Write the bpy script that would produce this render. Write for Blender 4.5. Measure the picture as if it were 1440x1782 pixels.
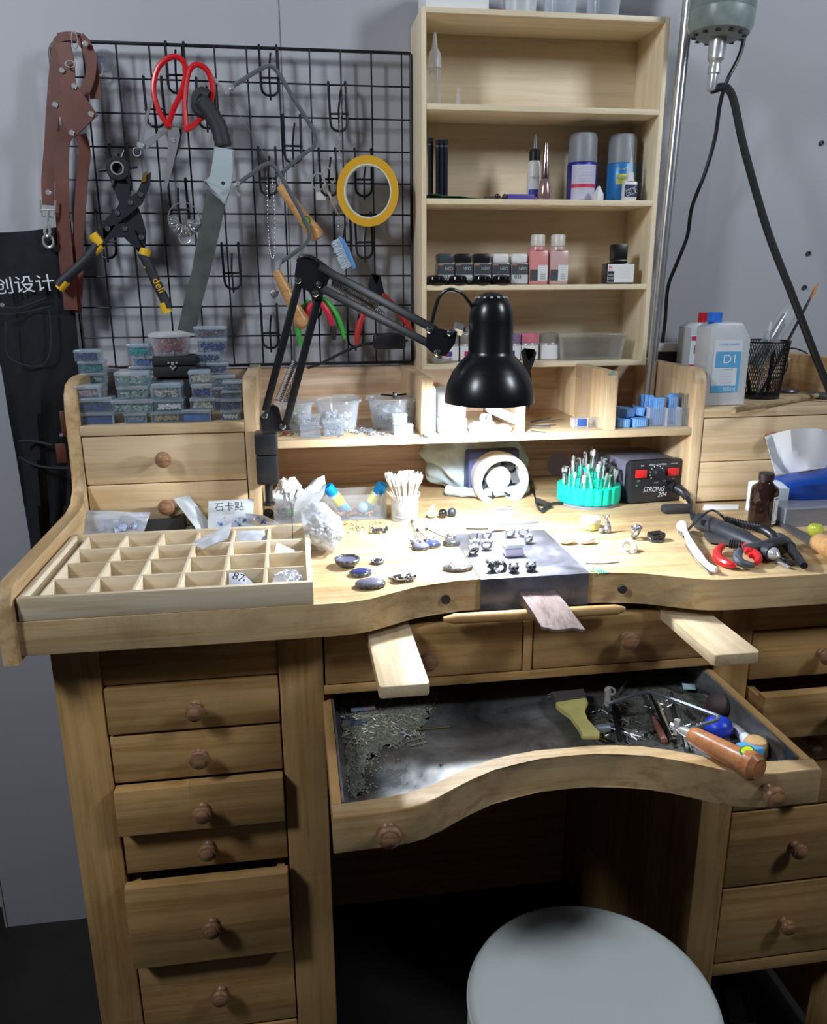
import bpy, bmesh, math, random
from mathutils import Vector, Matrix
PI=math.pi
for o in list(bpy.data.objects): bpy.data.objects.remove(o)
S=bpy.context.scene; COL=S.collection
# ---------------------------------------------------------------- camera, world, lights, exposure
CAM=Vector((-0.06653,-1.43757,1.24186)); FPX=1388.24
PITCH,ROLL,YAW=-0.273152,-0.0055217,-0.1454097
_cy,_sy=math.cos(YAW),math.sin(YAW)
_f=Vector((-_sy*math.cos(PITCH),_cy*math.cos(PITCH),math.sin(PITCH)));_r=Vector((_cy,_sy,0));_u=_r.cross(_f)
_cr,_sr=math.cos(ROLL),math.sin(ROLL)
CR=_cr*_r+_sr*_u; CU=-_sr*_r+_cr*_u; CF=_f
cd=bpy.data.cameras.new('camera'); cam=bpy.data.objects.new('camera',cd); COL.objects.link(cam)
cam.matrix_world=Matrix(((CR.x,CU.x,-CF.x,CAM.x),(CR.y,CU.y,-CF.y,CAM.y),(CR.z,CU.z,-CF.z,CAM.z),(0,0,0,1)))
cd.sensor_fit='HORIZONTAL'; cd.sensor_width=36.0; cd.lens=36.0*FPX/1440.0; cd.clip_start=0.02
S.camera=cam
w=bpy.data.worlds.new('world'); S.world=w; w.use_nodes=True
w.node_tree.nodes['Background'].inputs[0].default_value=(0.85,0.82,0.95,1); w.node_tree.nodes['Background'].inputs[1].default_value=0.022
def area(name,loc,tgt,size,power,color,sy=None):
    l=bpy.data.lights.new(name,'AREA'); l.shape='RECTANGLE'; l.size=size; l.size_y=sy or size; l.energy=power; l.color=color
    o=bpy.data.objects.new(name,l); COL.objects.link(o); o.location=loc
    o.rotation_euler=(Vector(tgt)-Vector(loc)).to_track_quat('-Z','Y').to_euler(); return o
area('ceiling_light_left',(-1.30,-1.40,2.25),(-.35,0,1.85),0.25,23,(0.88,0.94,1.0),0.5)
area('ceiling_light_right',(1.50,-1.40,2.25),(.5,0,1.75),0.25,18,(0.86,0.93,1.0),0.5)
LAMP_W=14
S.view_settings.view_transform='Standard'; S.view_settings.look='None'; S.view_settings.exposure=0.0; S.view_settings.gamma=1.0; S.view_settings.use_curve_mapping=False
# ---------------------------------------------------------------- tracing a pixel of the photograph onto a real plane
def _ray(u,v): return (CR*((u-720)/FPX)-CU*((v-891)/FPX)+CF)
def PY(u,v,y): d=_ray(u,v); return CAM+d*((y-CAM.y)/d.y)
def PZ(u,v,z): d=_ray(u,v); return CAM+d*((z-CAM.z)/d.z)
def PX(u,v,x): d=_ray(u,v); return CAM+d*((x-CAM.x)/d.x)
def mpp(P): return (P-CAM).dot(CF)/FPX          # metres in one pixel at P
rnd=random.Random(7)
# ---------------------------------------------------------------- materials
MC={}
def mat(name,c,rough=0.5,metal=0.0,spec=0.5,alpha=1.0,trans=0.0,emit=None,coat=0.0,noise=0.0,nscale=40,bump=0.0,sheen=0.0):
    if name in MC: return MC[name]
    m=bpy.data.materials.new(name); m.use_nodes=True; nt=m.node_tree; b=nt.nodes['Principled BSDF']
    b.inputs['Base Color'].default_value=(*c,1); b.inputs['Roughness'].default_value=rough; b.inputs['Metallic'].default_value=metal
    b.inputs['Specular IOR Level'].default_value=spec; b.inputs['Transmission Weight'].default_value=trans; b.inputs['Coat Weight'].default_value=coat
    if emit: b.inputs['Emission Color'].default_value=(*c,1); b.inputs['Emission Strength'].default_value=emit
    if noise or bump:
        tc=nt.nodes.new('ShaderNodeTexCoord'); n=nt.nodes.new('ShaderNodeTexNoise'); n.inputs['Scale'].default_value=nscale; n.inputs['Detail'].default_value=5
        nt.links.new(tc.outputs['Object'],n.inputs['Vector'])
        if noise:
            r=nt.nodes.new('ShaderNodeValToRGB'); r.color_ramp.elements[0].position=.3; r.color_ramp.elements[1].position=.7
            r.color_ramp.elements[0].color=(*[max(0,x*(1-noise)) for x in c],1); r.color_ramp.elements[1].color=(*[min(1,x*(1+noise*.6)) for x in c],1)
            nt.links.new(n.outputs['Fac'],r.inputs['Fac']); nt.links.new(r.outputs['Color'],b.inputs['Base Color'])
        if bump:
            bp=nt.nodes.new('ShaderNodeBump'); bp.inputs['Strength'].default_value=bump; bp.inputs['Distance'].default_value=.002
            nt.links.new(n.outputs['Fac'],bp.inputs['Height']); nt.links.new(bp.outputs['Normal'],b.inputs['Normal'])
    MC[name]=m; return m
def clear(name,c,opac=0.3,rough=0.12):
    "thin clear or milky plastic: part see-through, part glossy"
    if name in MC: return MC[name]
    m=bpy.data.materials.new(name); m.use_nodes=True; nt=m.node_tree; b=nt.nodes['Principled BSDF']; out=nt.nodes['Material Output']
    b.inputs['Base Color'].default_value=(*c,1); b.inputs['Roughness'].default_value=rough; b.inputs['Specular IOR Level'].default_value=.8
    t=nt.nodes.new('ShaderNodeBsdfTransparent'); t.inputs[0].default_value=(.93,.95,.97,1)
    mx=nt.nodes.new('ShaderNodeMixShader'); lw=nt.nodes.new('ShaderNodeLayerWeight'); lw.inputs['Blend'].default_value=.35
    mr=nt.nodes.new('ShaderNodeMapRange'); mr.inputs['To Min'].default_value=opac; mr.inputs['To Max'].default_value=min(1,opac+.55)
    nt.links.new(lw.outputs['Facing'],mr.inputs['Value']); nt.links.new(mr.outputs[0],mx.inputs[0])
    nt.links.new(t.outputs[0],mx.inputs[1]); nt.links.new(b.outputs[0],mx.inputs[2]); nt.links.new(mx.outputs[0],out.inputs['Surface'])
    MC[name]=m; return m
def wood(name,c1,c2,axis='x',rough=.45,joint=True,dirt=0.0,contrast=1.0,fine=1.0):
    if name in MC: return MC[name]
    m=bpy.data.materials.new(name); m.use_nodes=True; nt=m.node_tree; N=nt.nodes.new; Lk=nt.links.new; b=nt.nodes['Principled BSDF']
    b.inputs['Roughness'].default_value=rough; b.inputs['Specular IOR Level'].default_value=.35
    tc=N('ShaderNodeTexCoord'); mp=N('ShaderNodeMapping')
    sc={'x':(1.6,34,34),'y':(34,1.6,34),'z':(34,34,1.6)}[axis]; mp.inputs['Scale'].default_value=[q*fine for q in sc]; Lk(tc.outputs['Object'],mp.inputs['Vector'])
    n1=N('ShaderNodeTexNoise'); n1.inputs['Scale'].default_value=1.6; n1.inputs['Detail'].default_value=6; n1.inputs['Distortion'].default_value=.9; Lk(mp.outputs[0],n1.inputs['Vector'])
    wv=N('ShaderNodeTexNoise'); wv.inputs['Scale'].default_value=9; wv.inputs['Detail'].default_value=4; wv.inputs['Distortion'].default_value=.3; Lk(mp.outputs[0],wv.inputs['Vector'])
    ad=N('ShaderNodeMath'); ad.operation='MULTIPLY_ADD'; ad.inputs[1].default_value=.35; Lk(wv.outputs['Fac'],ad.inputs[0]); Lk(n1.outputs['Fac'],ad.inputs[2])
    rp=N('ShaderNodeValToRGB'); e=rp.color_ramp.elements; h=.105/contrast
    e[0].position=.67-h*1.2; e[0].color=(*c2,1); e[1].position=.67+h*1.2; e[1].color=(*c1,1)
    q=rp.color_ramp.elements.new(.67); q.color=(*[a*.65+d*.35 for a,d in zip(c1,c2)],1)
    Lk(ad.outputs[0],rp.inputs['Fac']); col=rp.outputs['Color']
    if joint:   # glued-up board: strips of slightly different tone
        br=N('ShaderNodeTexBrick'); mp2=N('ShaderNodeMapping'); br.inputs['Scale'].default_value=1; br.inputs['Mortar Size'].default_value=0.0
        br.inputs['Brick Width'].default_value=.31; br.inputs['Row Height'].default_value=.047; br.inputs['Bias'].default_value=0
        br.inputs['Color1'].default_value=(.86,.86,.86,1); br.inputs['Color2'].default_value=(1.12,1.08,1.02,1); br.offset=.37
        sp=N('ShaderNodeSeparateXYZ'); cb=N('ShaderNodeCombineXYZ'); Lk(tc.outputs['Object'],sp.inputs[0])
        s2=N('ShaderNodeMath'); s2.operation='ADD'
        o={'x':('X','Y','Z'),'y':('Y','X','Z'),'z':('Z','X','Y')}[axis]
        Lk(sp.outputs[o[0]],cb.inputs[0]); Lk(sp.outputs[o[1]],s2.inputs[0]); Lk(sp.outputs[o[2]],s2.inputs[1]); Lk(s2.outputs[0],cb.inputs[1]); Lk(cb.outputs[0],br.inputs['Vector'])
        mu=N('ShaderNodeMixRGB'); mu.blend_type='MULTIPLY'; mu.inputs[0].default_value=1; Lk(col,mu.inputs[1]); Lk(br.outputs['Color'],mu.inputs[2]); col=mu.outputs[0]
    if dirt:
        dn=N('ShaderNodeTexNoise'); dn.inputs['Scale'].default_value=9; dn.inputs['Detail'].default_value=8; dn.inputs['Roughness'].default_value=.7; Lk(tc.outputs['Object'],dn.inputs['Vector'])
        dr=N('ShaderNodeValToRGB'); dr.color_ramp.elements[0].position=.38; dr.color_ramp.elements[0].color=(.45,.40,.34,1); dr.color_ramp.elements[1].position=.55; dr.color_ramp.elements[1].color=(1,1,1,1); Lk(dn.outputs['Fac'],dr.inputs['Fac'])
        mu=N('ShaderNodeMixRGB'); mu.blend_type='MULTIPLY'; mu.inputs[0].default_value=dirt; Lk(col,mu.inputs[1]); Lk(dr.outputs['Color'],mu.inputs[2]); col=mu.outputs[0]
    oi=N('ShaderNodeObjectInfo'); mr=N('ShaderNodeMapRange'); mr.inputs['To Min'].default_value=.93; mr.inputs['To Max'].default_value=1.06; Lk(oi.outputs['Random'],mr.inputs['Value'])
    hs=N('ShaderNodeHueSaturation'); Lk(mr.outputs[0],hs.inputs['Value']); Lk(col,hs.inputs['Color']); Lk(hs.outputs[0],b.inputs['Base Color'])
    bp=N('ShaderNodeBump'); bp.inputs['Strength'].default_value=.08; bp.inputs['Distance'].default_value=.001; Lk(ad.outputs[0],bp.inputs['Height']); Lk(bp.outputs[0],b.inputs['Normal'])
    MC[name]=m; return m
def scuffed(name,c,dark,light,rough=.35,metal=.8,scale=6):
    "metal sheet with dull patches, dust and scratches"
    if name in MC: return MC[name]
    m=bpy.data.materials.new(name); m.use_nodes=True; nt=m.node_tree; N=nt.nodes.new; Lk=nt.links.new; b=nt.nodes['Principled BSDF']; b.inputs['Metallic'].default_value=metal
    tc=N('ShaderNodeTexCoord'); n=N('ShaderNodeTexNoise'); n.inputs['Scale'].default_value=scale; n.inputs['Detail'].default_value=9; n.inputs['Roughness'].default_value=.65; n.inputs['Distortion'].default_value=.6; Lk(tc.outputs['Object'],n.inputs['Vector'])
    r=N('ShaderNodeValToRGB'); e=r.color_ramp.elements; e[0].position=.36; e[0].color=(*dark,1); e[1].position=.66; e[1].color=(*light,1); x=r.color_ramp.elements.new(.5); x.color=(*c,1)
    Lk(n.outputs['Fac'],r.inputs['Fac']); Lk(r.outputs['Color'],b.inputs['Base Color'])
    mr=N('ShaderNodeMapRange'); mr.inputs['From Min'].default_value=.35; mr.inputs['From Max'].default_value=.65; mr.inputs['To Min'].default_value=rough-.08; mr.inputs['To Max'].default_value=rough+.2; Lk(n.outputs['Fac'],mr.inputs['Value']); Lk(mr.outputs[0],b.inputs['Roughness'])
    n2=N('ShaderNodeTexNoise'); n2.inputs['Scale'].default_value=90; n2.inputs['Detail'].default_value=6; Lk(tc.outputs['Object'],n2.inputs['Vector'])
    bp=N('ShaderNodeBump'); bp.inputs['Strength'].default_value=.12; bp.inputs['Distance'].default_value=.001; Lk(n2.outputs['Fac'],bp.inputs['Height']); Lk(bp.outputs[0],b.inputs['Normal'])
    MC[name]=m; return m
OAK1,OAK2=(.57,.36,.155),(.41,.24,.09)
BWX=wood('rubberwood_x',OAK1,OAK2,'x',dirt=.25); BWY=wood('rubberwood_y',OAK1,OAK2,'y',dirt=.25); BWZ=wood('rubberwood_z',OAK1,OAK2,'z',dirt=.2)
TOPW=wood('worn_worktop',(.68,.51,.30),(.52,.36,.175),'x',dirt=.45,rough=.5)
HWX=wood('hutch_wood_x',(.74,.57,.37),(.58,.42,.24),'x'); HWZ=wood('hutch_wood_z',(.74,.57,.37),(.58,.42,.25),'z')
BACKW=wood('back_board',(.70,.54,.40),(.50,.34,.23),'x')
PIX=wood('pine_x',(.86,.75,.55),(.77,.64,.44),'x',joint=False,fine=1.2); PIZ=wood('pine_z',(.86,.75,.55),(.77,.64,.44),'z',joint=False,fine=1.2); PIY=wood('pine_y',(.80,.69,.50),(.71,.58,.38),'y',joint=False,fine=1.6)
TRX=wood('tray_wood_x',(.74,.64,.48),(.58,.46,.31),'x',joint=False); TRY=wood('tray_wood_y',(.78,.68,.52),(.62,.50,.34),'y',joint=False)
KNOBW=wood('knob_wood',(.34,.19,.105),(.20,.10,.05),'x',joint=False,rough=.35,fine=3)
HANDW=wood('handle_wood',(.66,.38,.17),(.50,.25,.09),'x',joint=False,rough=.3,fine=2)
HANDR=wood('red_brown_handle_wood',(.46,.20,.09),(.34,.13,.05),'x',joint=False,rough=.25,fine=2)
PALEW=wood('pale_board',(.76,.62,.42),(.60,.45,.27),'y',joint=False,dirt=.3)
BLACK=mat('black_plastic',(.012,.013,.016),.38); BLKM=mat('black_painted_metal',(.009,.010,.014),.42,0,.45); MATB=mat('matt_black',(.02,.02,.022),.75)
RUBB=mat('dark_rubber',(.025,.03,.036),.6); CHROME=mat('chrome',(.72,.73,.75),.18,.6); STEEL=mat('steel',(.40,.41,.43),.3,.55); DSTEEL=mat('dark_steel',(.10,.105,.115),.38,.6)
SILV=mat('tarnished_silver',(.36,.36,.39),.28,.6,noise=.75,nscale=260,bump=.6); SILVD=mat('blackened_silver',(.12,.125,.14),.32,.6,noise=.8,nscale=300,bump=.7)
WHITE=mat('white_plastic',(.80,.81,.82),.4); PAPER=mat('white_paper',(.82,.84,.86),.8); YEL=mat('yellow_grip',(.85,.52,.02),.45); RED=mat('red_grip',(.62,.01,.015),.3)
GREEN=mat('green_grip',(.05,.45,.06),.4); BLUE=mat('blue_plastic',(.02,.10,.62),.4); LBLUE=mat('light_blue_plastic',(.13,.33,.72),.45); TURQ=mat('turquoise_green_plastic',(.0,.60,.40),.45)
CLR=clear('clear_plastic',(.78,.82,.88),.10); CLRB=clear('bluish_clear_plastic',(.60,.74,.88),.05); LIDB=clear('pale_blue_lid_plastic',(.62,.74,.84),.26,.15); MILK=clear('milky_plastic',(.80,.83,.86),.42,.35); BAGM=clear('polythene_bag',(.80,.82,.90),.20,.2)
GLASS=clear('clear_glass',(.80,.84,.86),.16,.05); ACRY=clear('acrylic',(.72,.74,.78),.11,.08)
DARKTXT=mat('dark_ink',(.02,.02,.03),.7); GREYTXT=mat('grey_ink',(.25,.26,.28),.7); WHTXT=mat('white_ink',(.8,.82,.85),.6)
# ---------------------------------------------------------------- geometry collector
def wm(o):
    m=o.matrix_basis.copy()
    while o.parent: o=o.parent; m=o.matrix_basis@m
    return m
def T(x,y=None,z=None): return Matrix.Translation(x if y is None else (x,y,z))
def RX(a): return Matrix.Rotation(a,4,'X')
def RY(a): return Matrix.Rotation(a,4,'Y')
def RZ(a): return Matrix.Rotation(a,4,'Z')
def SC(x,y,z): return Matrix.Diagonal((x,y,z,1))
def along(p0,p1,up=(0,0,1)):
    "matrix whose Z axis runs from p0 to p1"
    z=(Vector(p1)-Vector(p0)).normalized(); x=Vector(up).cross(z)
    if x.length<1e-4: x=Vector((1,0,0))
    x.normalize(); y=z.cross(x); m=Matrix((x,y,z)).transposed().to_4x4(); m.translation=Vector(p0); return m
class G:
    def __init__(s,M=None): s.v=[]; s.f=[]; s.M=M or Matrix()
    def add(s,vs,fs,M=None):
        m=s.M@M if M is not None else s.M; k=len(s.v); s.v+=[m@Vector(p) for p in vs]; s.f+=[tuple(i+k for i in f) for f in fs]; return s
    def box(s,lo,hi,bev=0,M=None,seg=2):
        lo=Vector(lo);hi=Vector(hi)
        for i in range(3):
            if lo[i]>hi[i]: lo[i],hi[i]=hi[i],lo[i]
        if not bev:
            vs=[(x,y,z) for x in(lo.x,hi.x) for y in(lo.y,hi.y) for z in(lo.z,hi.z)]
            return s.add(vs,[(0,1,3,2),(4,6,7,5),(0,4,5,1),(2,3,7,6),(0,2,6,4),(1,5,7,3)],M)
        bm=bmesh.new(); bmesh.ops.create_cube(bm,size=1); c=(lo+hi)/2; d=hi-lo
        for q in bm.verts: q.co=Vector((q.co.x*d.x+c.x,q.co.y*d.y+c.y,q.co.z*d.z+c.z))
        bmesh.ops.bevel(bm,geom=bm.edges[:],offset=min(bev,min(d)*.49),segments=seg,profile=.5,affect='EDGES')
        return s.bm(bm,M)
    def bm(s,bm,M=None):
        bm.verts.index_update(); s.add([q.co.copy() for q in bm.verts],[[q.index for q in f.verts] for f in bm.faces],M); bm.free(); return s
    def lathe(s,prof,n=24,M=None,cap=True):
        vs=[];fs=[];k=len(prof)
        for i in range(n):
            a=2*PI*i/n
            for r,z in prof: vs.append((r*math.cos(a),r*math.sin(a),z))
        for i in range(n):
            j=(i+1)%n
            for q in range(k-1): fs.append((i*k+q,j*k+q,j*k+q+1,i*k+q+1))
        if cap:
            if prof[0][0]>1e-6: fs.append(tuple(i*k for i in reversed(range(n))))
            if prof[-1][0]>1e-6: fs.append(tuple(i*k+k-1 for i in range(n)))
        return s.add(vs,fs,M)
    def cyl(s,p0,p1,r0,r1=None,n=12):
        L=(Vector(p1)-Vector(p0)).length; return s.lathe([(r0,0),(r0 if r1 is None else r1,L)],n,along(p0,p1))
    def tube(s,pts,r,n=6,closed=False,M=None,flat=1.0,up=None):
        P=[Vector(p) for p in pts]; k=len(P); vs=[];fs=[]; prev=None
        for i in range(k):
            a=P[i-1] if (i>0 or closed) else P[i]; b=P[(i+1)%k] if (i<k-1 or closed) else P[i]
            t=(b-a); t=t.normalized() if t.length>1e-9 else Vector((0,0,1))
            if up is not None: x=Vector(up).cross(t)
            elif prev is None: x=t.orthogonal()
            else: x=prev-t*prev.dot(t)
            if x.length<1e-6: x=t.orthogonal()
            x.normalize(); prev=x; y=t.cross(x); R=r[i] if isinstance(r,(list,tuple)) else r
            for q in range(n):
                g=2*PI*q/n+PI/n; vs.append(P[i]+x*(R*math.cos(g)*flat)+y*(R*math.sin(g)))
        for i in range(k if closed else k-1):
            j=(i+1)%k
            for q in range(n): p=(q+1)%n; fs.append((i*n+q,i*n+p,j*n+p,j*n+q))
        if not closed: fs.append(tuple(reversed(range(n)))); fs.append(tuple((k-1)*n+q for q in range(n)))
        return s.add(vs,fs,M)
    def prism(s,out,d,M=None,bev=0):
        "2D outline in local XY, thickness d along +Z"
        n=len(out)
        ar=sum(out[i][0]*out[(i+1)%n][1]-out[(i+1)%n][0]*out[i][1] for i in range(n))
        if ar<0: out=list(reversed(out))
        bm=bmesh.new(); lo=[bm.verts.new((x,y,0)) for x,y in out]; hi=[bm.verts.new((x,y,d)) for x,y in out]
        bm.faces.new(hi); bm.faces.new(list(reversed(lo)))
        for i in range(n): bm.faces.new((lo[i],lo[(i+1)%n],hi[(i+1)%n],hi[i]))
        if bev:
            es=[e for e in bm.edges if abs(e.verts[0].co.z-e.verts[1].co.z)<1e-7]
            bmesh.ops.bevel(bm,geom=es,offset=bev,segments=2,profile=.5,affect='EDGES')
        bmesh.ops.triangulate(bm,faces=[f for f in bm.faces if len(f.verts)>4])
        return s.bm(bm,M)
    def ball(s,c,r,sub=2,scale=(1,1,1),jit=0,M=None,seed=0):
        bm=bmesh.new(); bmesh.ops.create_icosphere(bm,subdivisions=sub,radius=r); rr=random.Random(seed)
        for q in bm.verts: k=1+rr.uniform(-jit,jit); q.co=Vector((q.co.x*scale[0]*k+c[0],q.co.y*scale[1]*k+c[1],q.co.z*scale[2]*k+c[2]))
        return s.bm(bm,M)
    def torus(s,R,r,n=24,m=8,M=None,sz=1):
        vs=[];fs=[]
        for i in range(n):
            a=2*PI*i/n
            for j in range(m): b=2*PI*j/m; vs.append(((R+r*math.cos(b))*math.cos(a),(R+r*math.cos(b))*math.sin(a),r*sz*math.sin(b)))
        for i in range(n):
            for j in range(m): fs.append((i*m+j,((i+1)%n)*m+j,((i+1)%n)*m+(j+1)%m,i*m+(j+1)%m))
        return s.add(vs,fs,M)
    def sheet(s,grid,th=.0006,M=None):
        "grid[i][j] of points -> thin sheet with thickness"
        a=len(grid);b=len(grid[0]); top=[Vector(p) for r in grid for p in r]; nrm=[]
        for i in range(a):
            for j in range(b):
                du=Vector(grid[min(i+1,a-1)][j])-Vector(grid[max(i-1,0)][j]); dv=Vector(grid[i][min(j+1,b-1)])-Vector(grid[i][max(j-1,0)]); q=du.cross(dv)
                nrm.append(q.normalized() if q.length>1e-12 else Vector((0,0,1)))
        vs=top+[p-n*th for p,n in zip(top,nrm)]; k=a*b; fs=[]
        for i in range(a-1):
            for j in range(b-1):
                q=(i*b+j,(i+1)*b+j,(i+1)*b+j+1,i*b+j+1); fs.append(q); fs.append(tuple(x+k for x in reversed(q)))
        ed=[(0,j) for j in range(b)]+[(i,b-1) for i in range(1,a)]+[(a-1,j) for j in range(b-2,-1,-1)]+[(i,0) for i in range(a-2,0,-1)]
        id=[i*b+j for i,j in ed]
        for q in range(len(id)): x,y=id[q],id[(q+1)%len(id)]; fs.append((x,y,y+k,x+k))
        return s.add(vs,fs,M)
def link(g,name,m,parent=None,loc=None,sharp=35,Mw=None):
    W=wm(parent) if parent else (Mw if Mw is not None else (T(loc) if loc is not None else Matrix()))
    I=W.inverted(); me=bpy.data.meshes.new(name); me.from_pydata([I@p for p in g.v],[],g.f); me.validate(); me.update()
    bm=bmesh.new(); bm.from_mesh(me); bmesh.ops.recalc_face_normals(bm,faces=bm.faces[:]); bm.to_mesh(me); bm.free()
    me.materials.append(m); me.polygons.foreach_set('use_smooth',[True]*len(me.polygons)); me.set_sharp_from_angle(angle=math.radians(sharp))
    o=bpy.data.objects.new(name,me); COL.objects.link(o)
    if parent: o.parent=parent
    else: o.matrix_basis=W
    return o
def tag(o,label,cat,group=None):
    o['label']=label; o['category']=cat
    if group: o['group']=group
    return o
def thing(name,label,cat,loc=(0,0,0),group=None,M=None):
    o=bpy.data.objects.new(name,None); o.empty_display_size=.02; COL.objects.link(o); o.matrix_basis=M if M is not None else T(Vector(loc)); return tag(o,label,cat,group)
def struct(name,g,m):
    o=link(g,name,m); o['kind']='structure'; return o
def solo(name,g,m,label,cat,group=None,loc=None,Mw=None):
    if loc is None and Mw is None:
        n=len(g.v); loc=Vector((sum(p.x for p in g.v)/n,sum(p.y for p in g.v)/n,min(p.z for p in g.v)))
    return tag(link(g,name,m,None,loc,Mw=Mw),label,cat,group)
def dup(root,M,label=None,group=None):
    r=root.copy(); COL.objects.link(r); r.matrix_basis=M
    if label: r['label']=label
    if group: r['group']=group
    for ch in list(root.children):
        c=ch.copy(); COL.objects.link(c); c.parent=r
        for q in list(ch.children): d=q.copy(); COL.objects.link(d); d.parent=c
    return r
def lg(o): return G(wm(o))            # collector in the thing's own coordinates
def text(s,h,M,m,parent,name='lettering',sx=1,align='CENTER',th=.0002):
    "letters as a mesh; M: letter plane (X right, Y up, Z out) in world space, h letter height"
    c=bpy.data.curves.new('txt','FONT'); c.body=s; c.size=1; c.align_x=align; c.align_y='CENTER'; c.extrude=0
    o=bpy.data.objects.new('txt',c); COL.objects.link(o); dg=bpy.context.evaluated_depsgraph_get(); me=bpy.data.meshes.new_from_object(o.evaluated_get(dg))
    bpy.data.objects.remove(o); W=wm(parent).inverted()@M@SC(h*1.35*sx,h*1.35,1)@T(0,0,th*0+.0003)
    me.transform(W); me.name=name; me.materials.clear(); me.materials.append(m); r=bpy.data.objects.new(name,me); COL.objects.link(r); r.parent=parent; return r
FRONT=RX(PI/2)        # letter plane that faces the camera side (-Y)
def CK(ox,oy,s): return lambda x,y:(ox+x*s,oy+y*s)
C1=CK(0,40,.2805); C2=CK(230,60,.3472); C3=CK(700,0,.3472); C4=CK(700,320,.3472); C5=CK(1100,0,.3926); C6=CK(90,540,.2569); C7=CK(430,600,.36806); C8=CK(900,620,.375)
K9=CK(0,840,.4444); K2=CK(560,860,.3472); K3=CK(540,1140,.3194); K4=CK(920,1140,.3611); K7=CK(1180,1000,.2469); K8=CK(1140,460,.2693); J4=CK(460,800,.20833); J5=CK(680,880,.26389); J7=CK(1280,740,.14588)
def smooth(pts,k=4,closed=False):
    P=[Vector(p) for p in pts]; n=len(P); out=[]
    for i in range(n if closed else n-1):
        a=P[i-1] if (i or closed) else P[0]; b=P[i]; c=P[(i+1)%n]; d=P[(i+2)%n] if (i+2<n or closed) else P[-1]
        for q in range(k):
            t=q/k; out.append(.5*((2*b)+(c-a)*t+(2*a-5*b+4*c-d)*t*t+(3*b-a-3*c+d)*t**3))
    if not closed: out.append(P[-1])
    return out
# ================================================================ THE ROOM
WALLM=mat('painted_wall',(.415,.42,.465),.55,noise=.06,nscale=3,bump=.04)
g=G(); g.box((-.692,0,-.02),(2.2,.06,2.75))
struct('wall_back',g,WALLM)
_sx=PY(486,20,0).x
g=G(); g.box((_sx-.0005,-.0006,1.0),(_sx+.0005,.0,2.75)); o=struct('trim_1',g,mat('seam_dark',(.12,.12,.13),.8))
g=G(); g.box((-2.6,-2.6,-.04),(2.4,.06,0)); struct('floor',g,mat('dark_floor',(.024,.021,.019),.6,noise=.4,nscale=8,bump=.2))
g=G(); g.box((-2.6,.06,-.04),(.6,1.8,-.002)); struct('floor',g,mat('pink_grey_carpet',(.42,.36,.38),.95,noise=.35,nscale=120,bump=.5))
g=G(); g.box((-.696,-.002,0),(-.6925,.062,2.75)); struct('trim_2',g,mat('edge_strip',(.40,.40,.43),.6))
# bolts in the wall
for i,(u,v,d) in enumerate([(1430,249,'topmost of the three dark bolts on the right of the wall'),(1407,441,'middle of the three dark bolts on the right of the wall'),(1400,500,'lowest of the three bolts, beside the paint brush tip')]):
    p=PY(u,v,0); g=G(along(p,p+Vector((0,-1,0)))); g.lathe([(.0045,0),(.0045,.003),(.0035,.0045),(.0022,.0045),(.002,.002),(0,.002)],12); solo('bolt',g,DSTEEL,d,'bolt','bolts in the wall',loc=p)
# ================================================================ THE WORKBENCH
XC=.2085; YF=-.594; YP=-.555
wb=thing('jewellers_workbench','light wooden jeweller\'s workbench with curved front, side boards and drawer pedestals','workbench',(XC,-.3,0))
prof=[(0,-.5440),(.06,-.5440),(.09,-.5450),(.12,-.5495),(.145,-.558),(.165,-.5685),(.185,-.579),(.2,-.5865),(.215,-.591),(.232,-.5935),(.25,-.594),(.40,-.594),(.582,-.594)]; XR=.872
front=[(XC-d,y) for d,y in reversed(prof)]+[(XC+d,y) for d,y in prof[1:-1]]+[(XR,-.594)]
g=G(); g.prism(front+[(XR,-.004),(XC-.582,-.004)],.04,T(0,0,.86),bev=.0018)
top=link(g,'worktop',TOPW,wb)
# dark round screw holes in the front edge
for u,v in ((776,1043),(1083,1025)):
    p=PY(u,v,-.549 if u<900 else -.556); g=G(along(p+Vector((0,-.0025,0)),p+Vector((0,.001,0)))); g.lathe([(.0055,0),(.0055,.0035)],18); link(g,'screw_hole',MATB,top)
# side boards: tall beside the hutch, low towards the front
def sb(x0,x1):
    out=[(-.002,0.86),(-.002,1.12),(-.19,1.12),(-.215,1.119),(-.238,1.113),(-.251,1.10),(-.256,1.08),(-.256,.985),(-.262,.965),(-.28,.9475),(-.31,.9415),(-.57,.9415),(-.588,.938),(-.598,.928),(-.601,.915),(-.601,.853),(-.02,.853)]
    g=G(); g.prism([(y,z) for y,z in out],x1-x0,Matrix(((0,0,1,x0),(1,0,0,0),(0,1,0,0),(0,0,0,1))),bev=.002); return g
SBL=XC-.582
link(sb(SBL-.0175,SBL),'side_board',HWZ if False else wood('side_board_wood',(.66,.47,.26),(.50,.33,.16),'y',dirt=.2),wb)
link(sb(XR,XR+.0175),'side_board',MC['side_board_wood'],wb)
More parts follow.
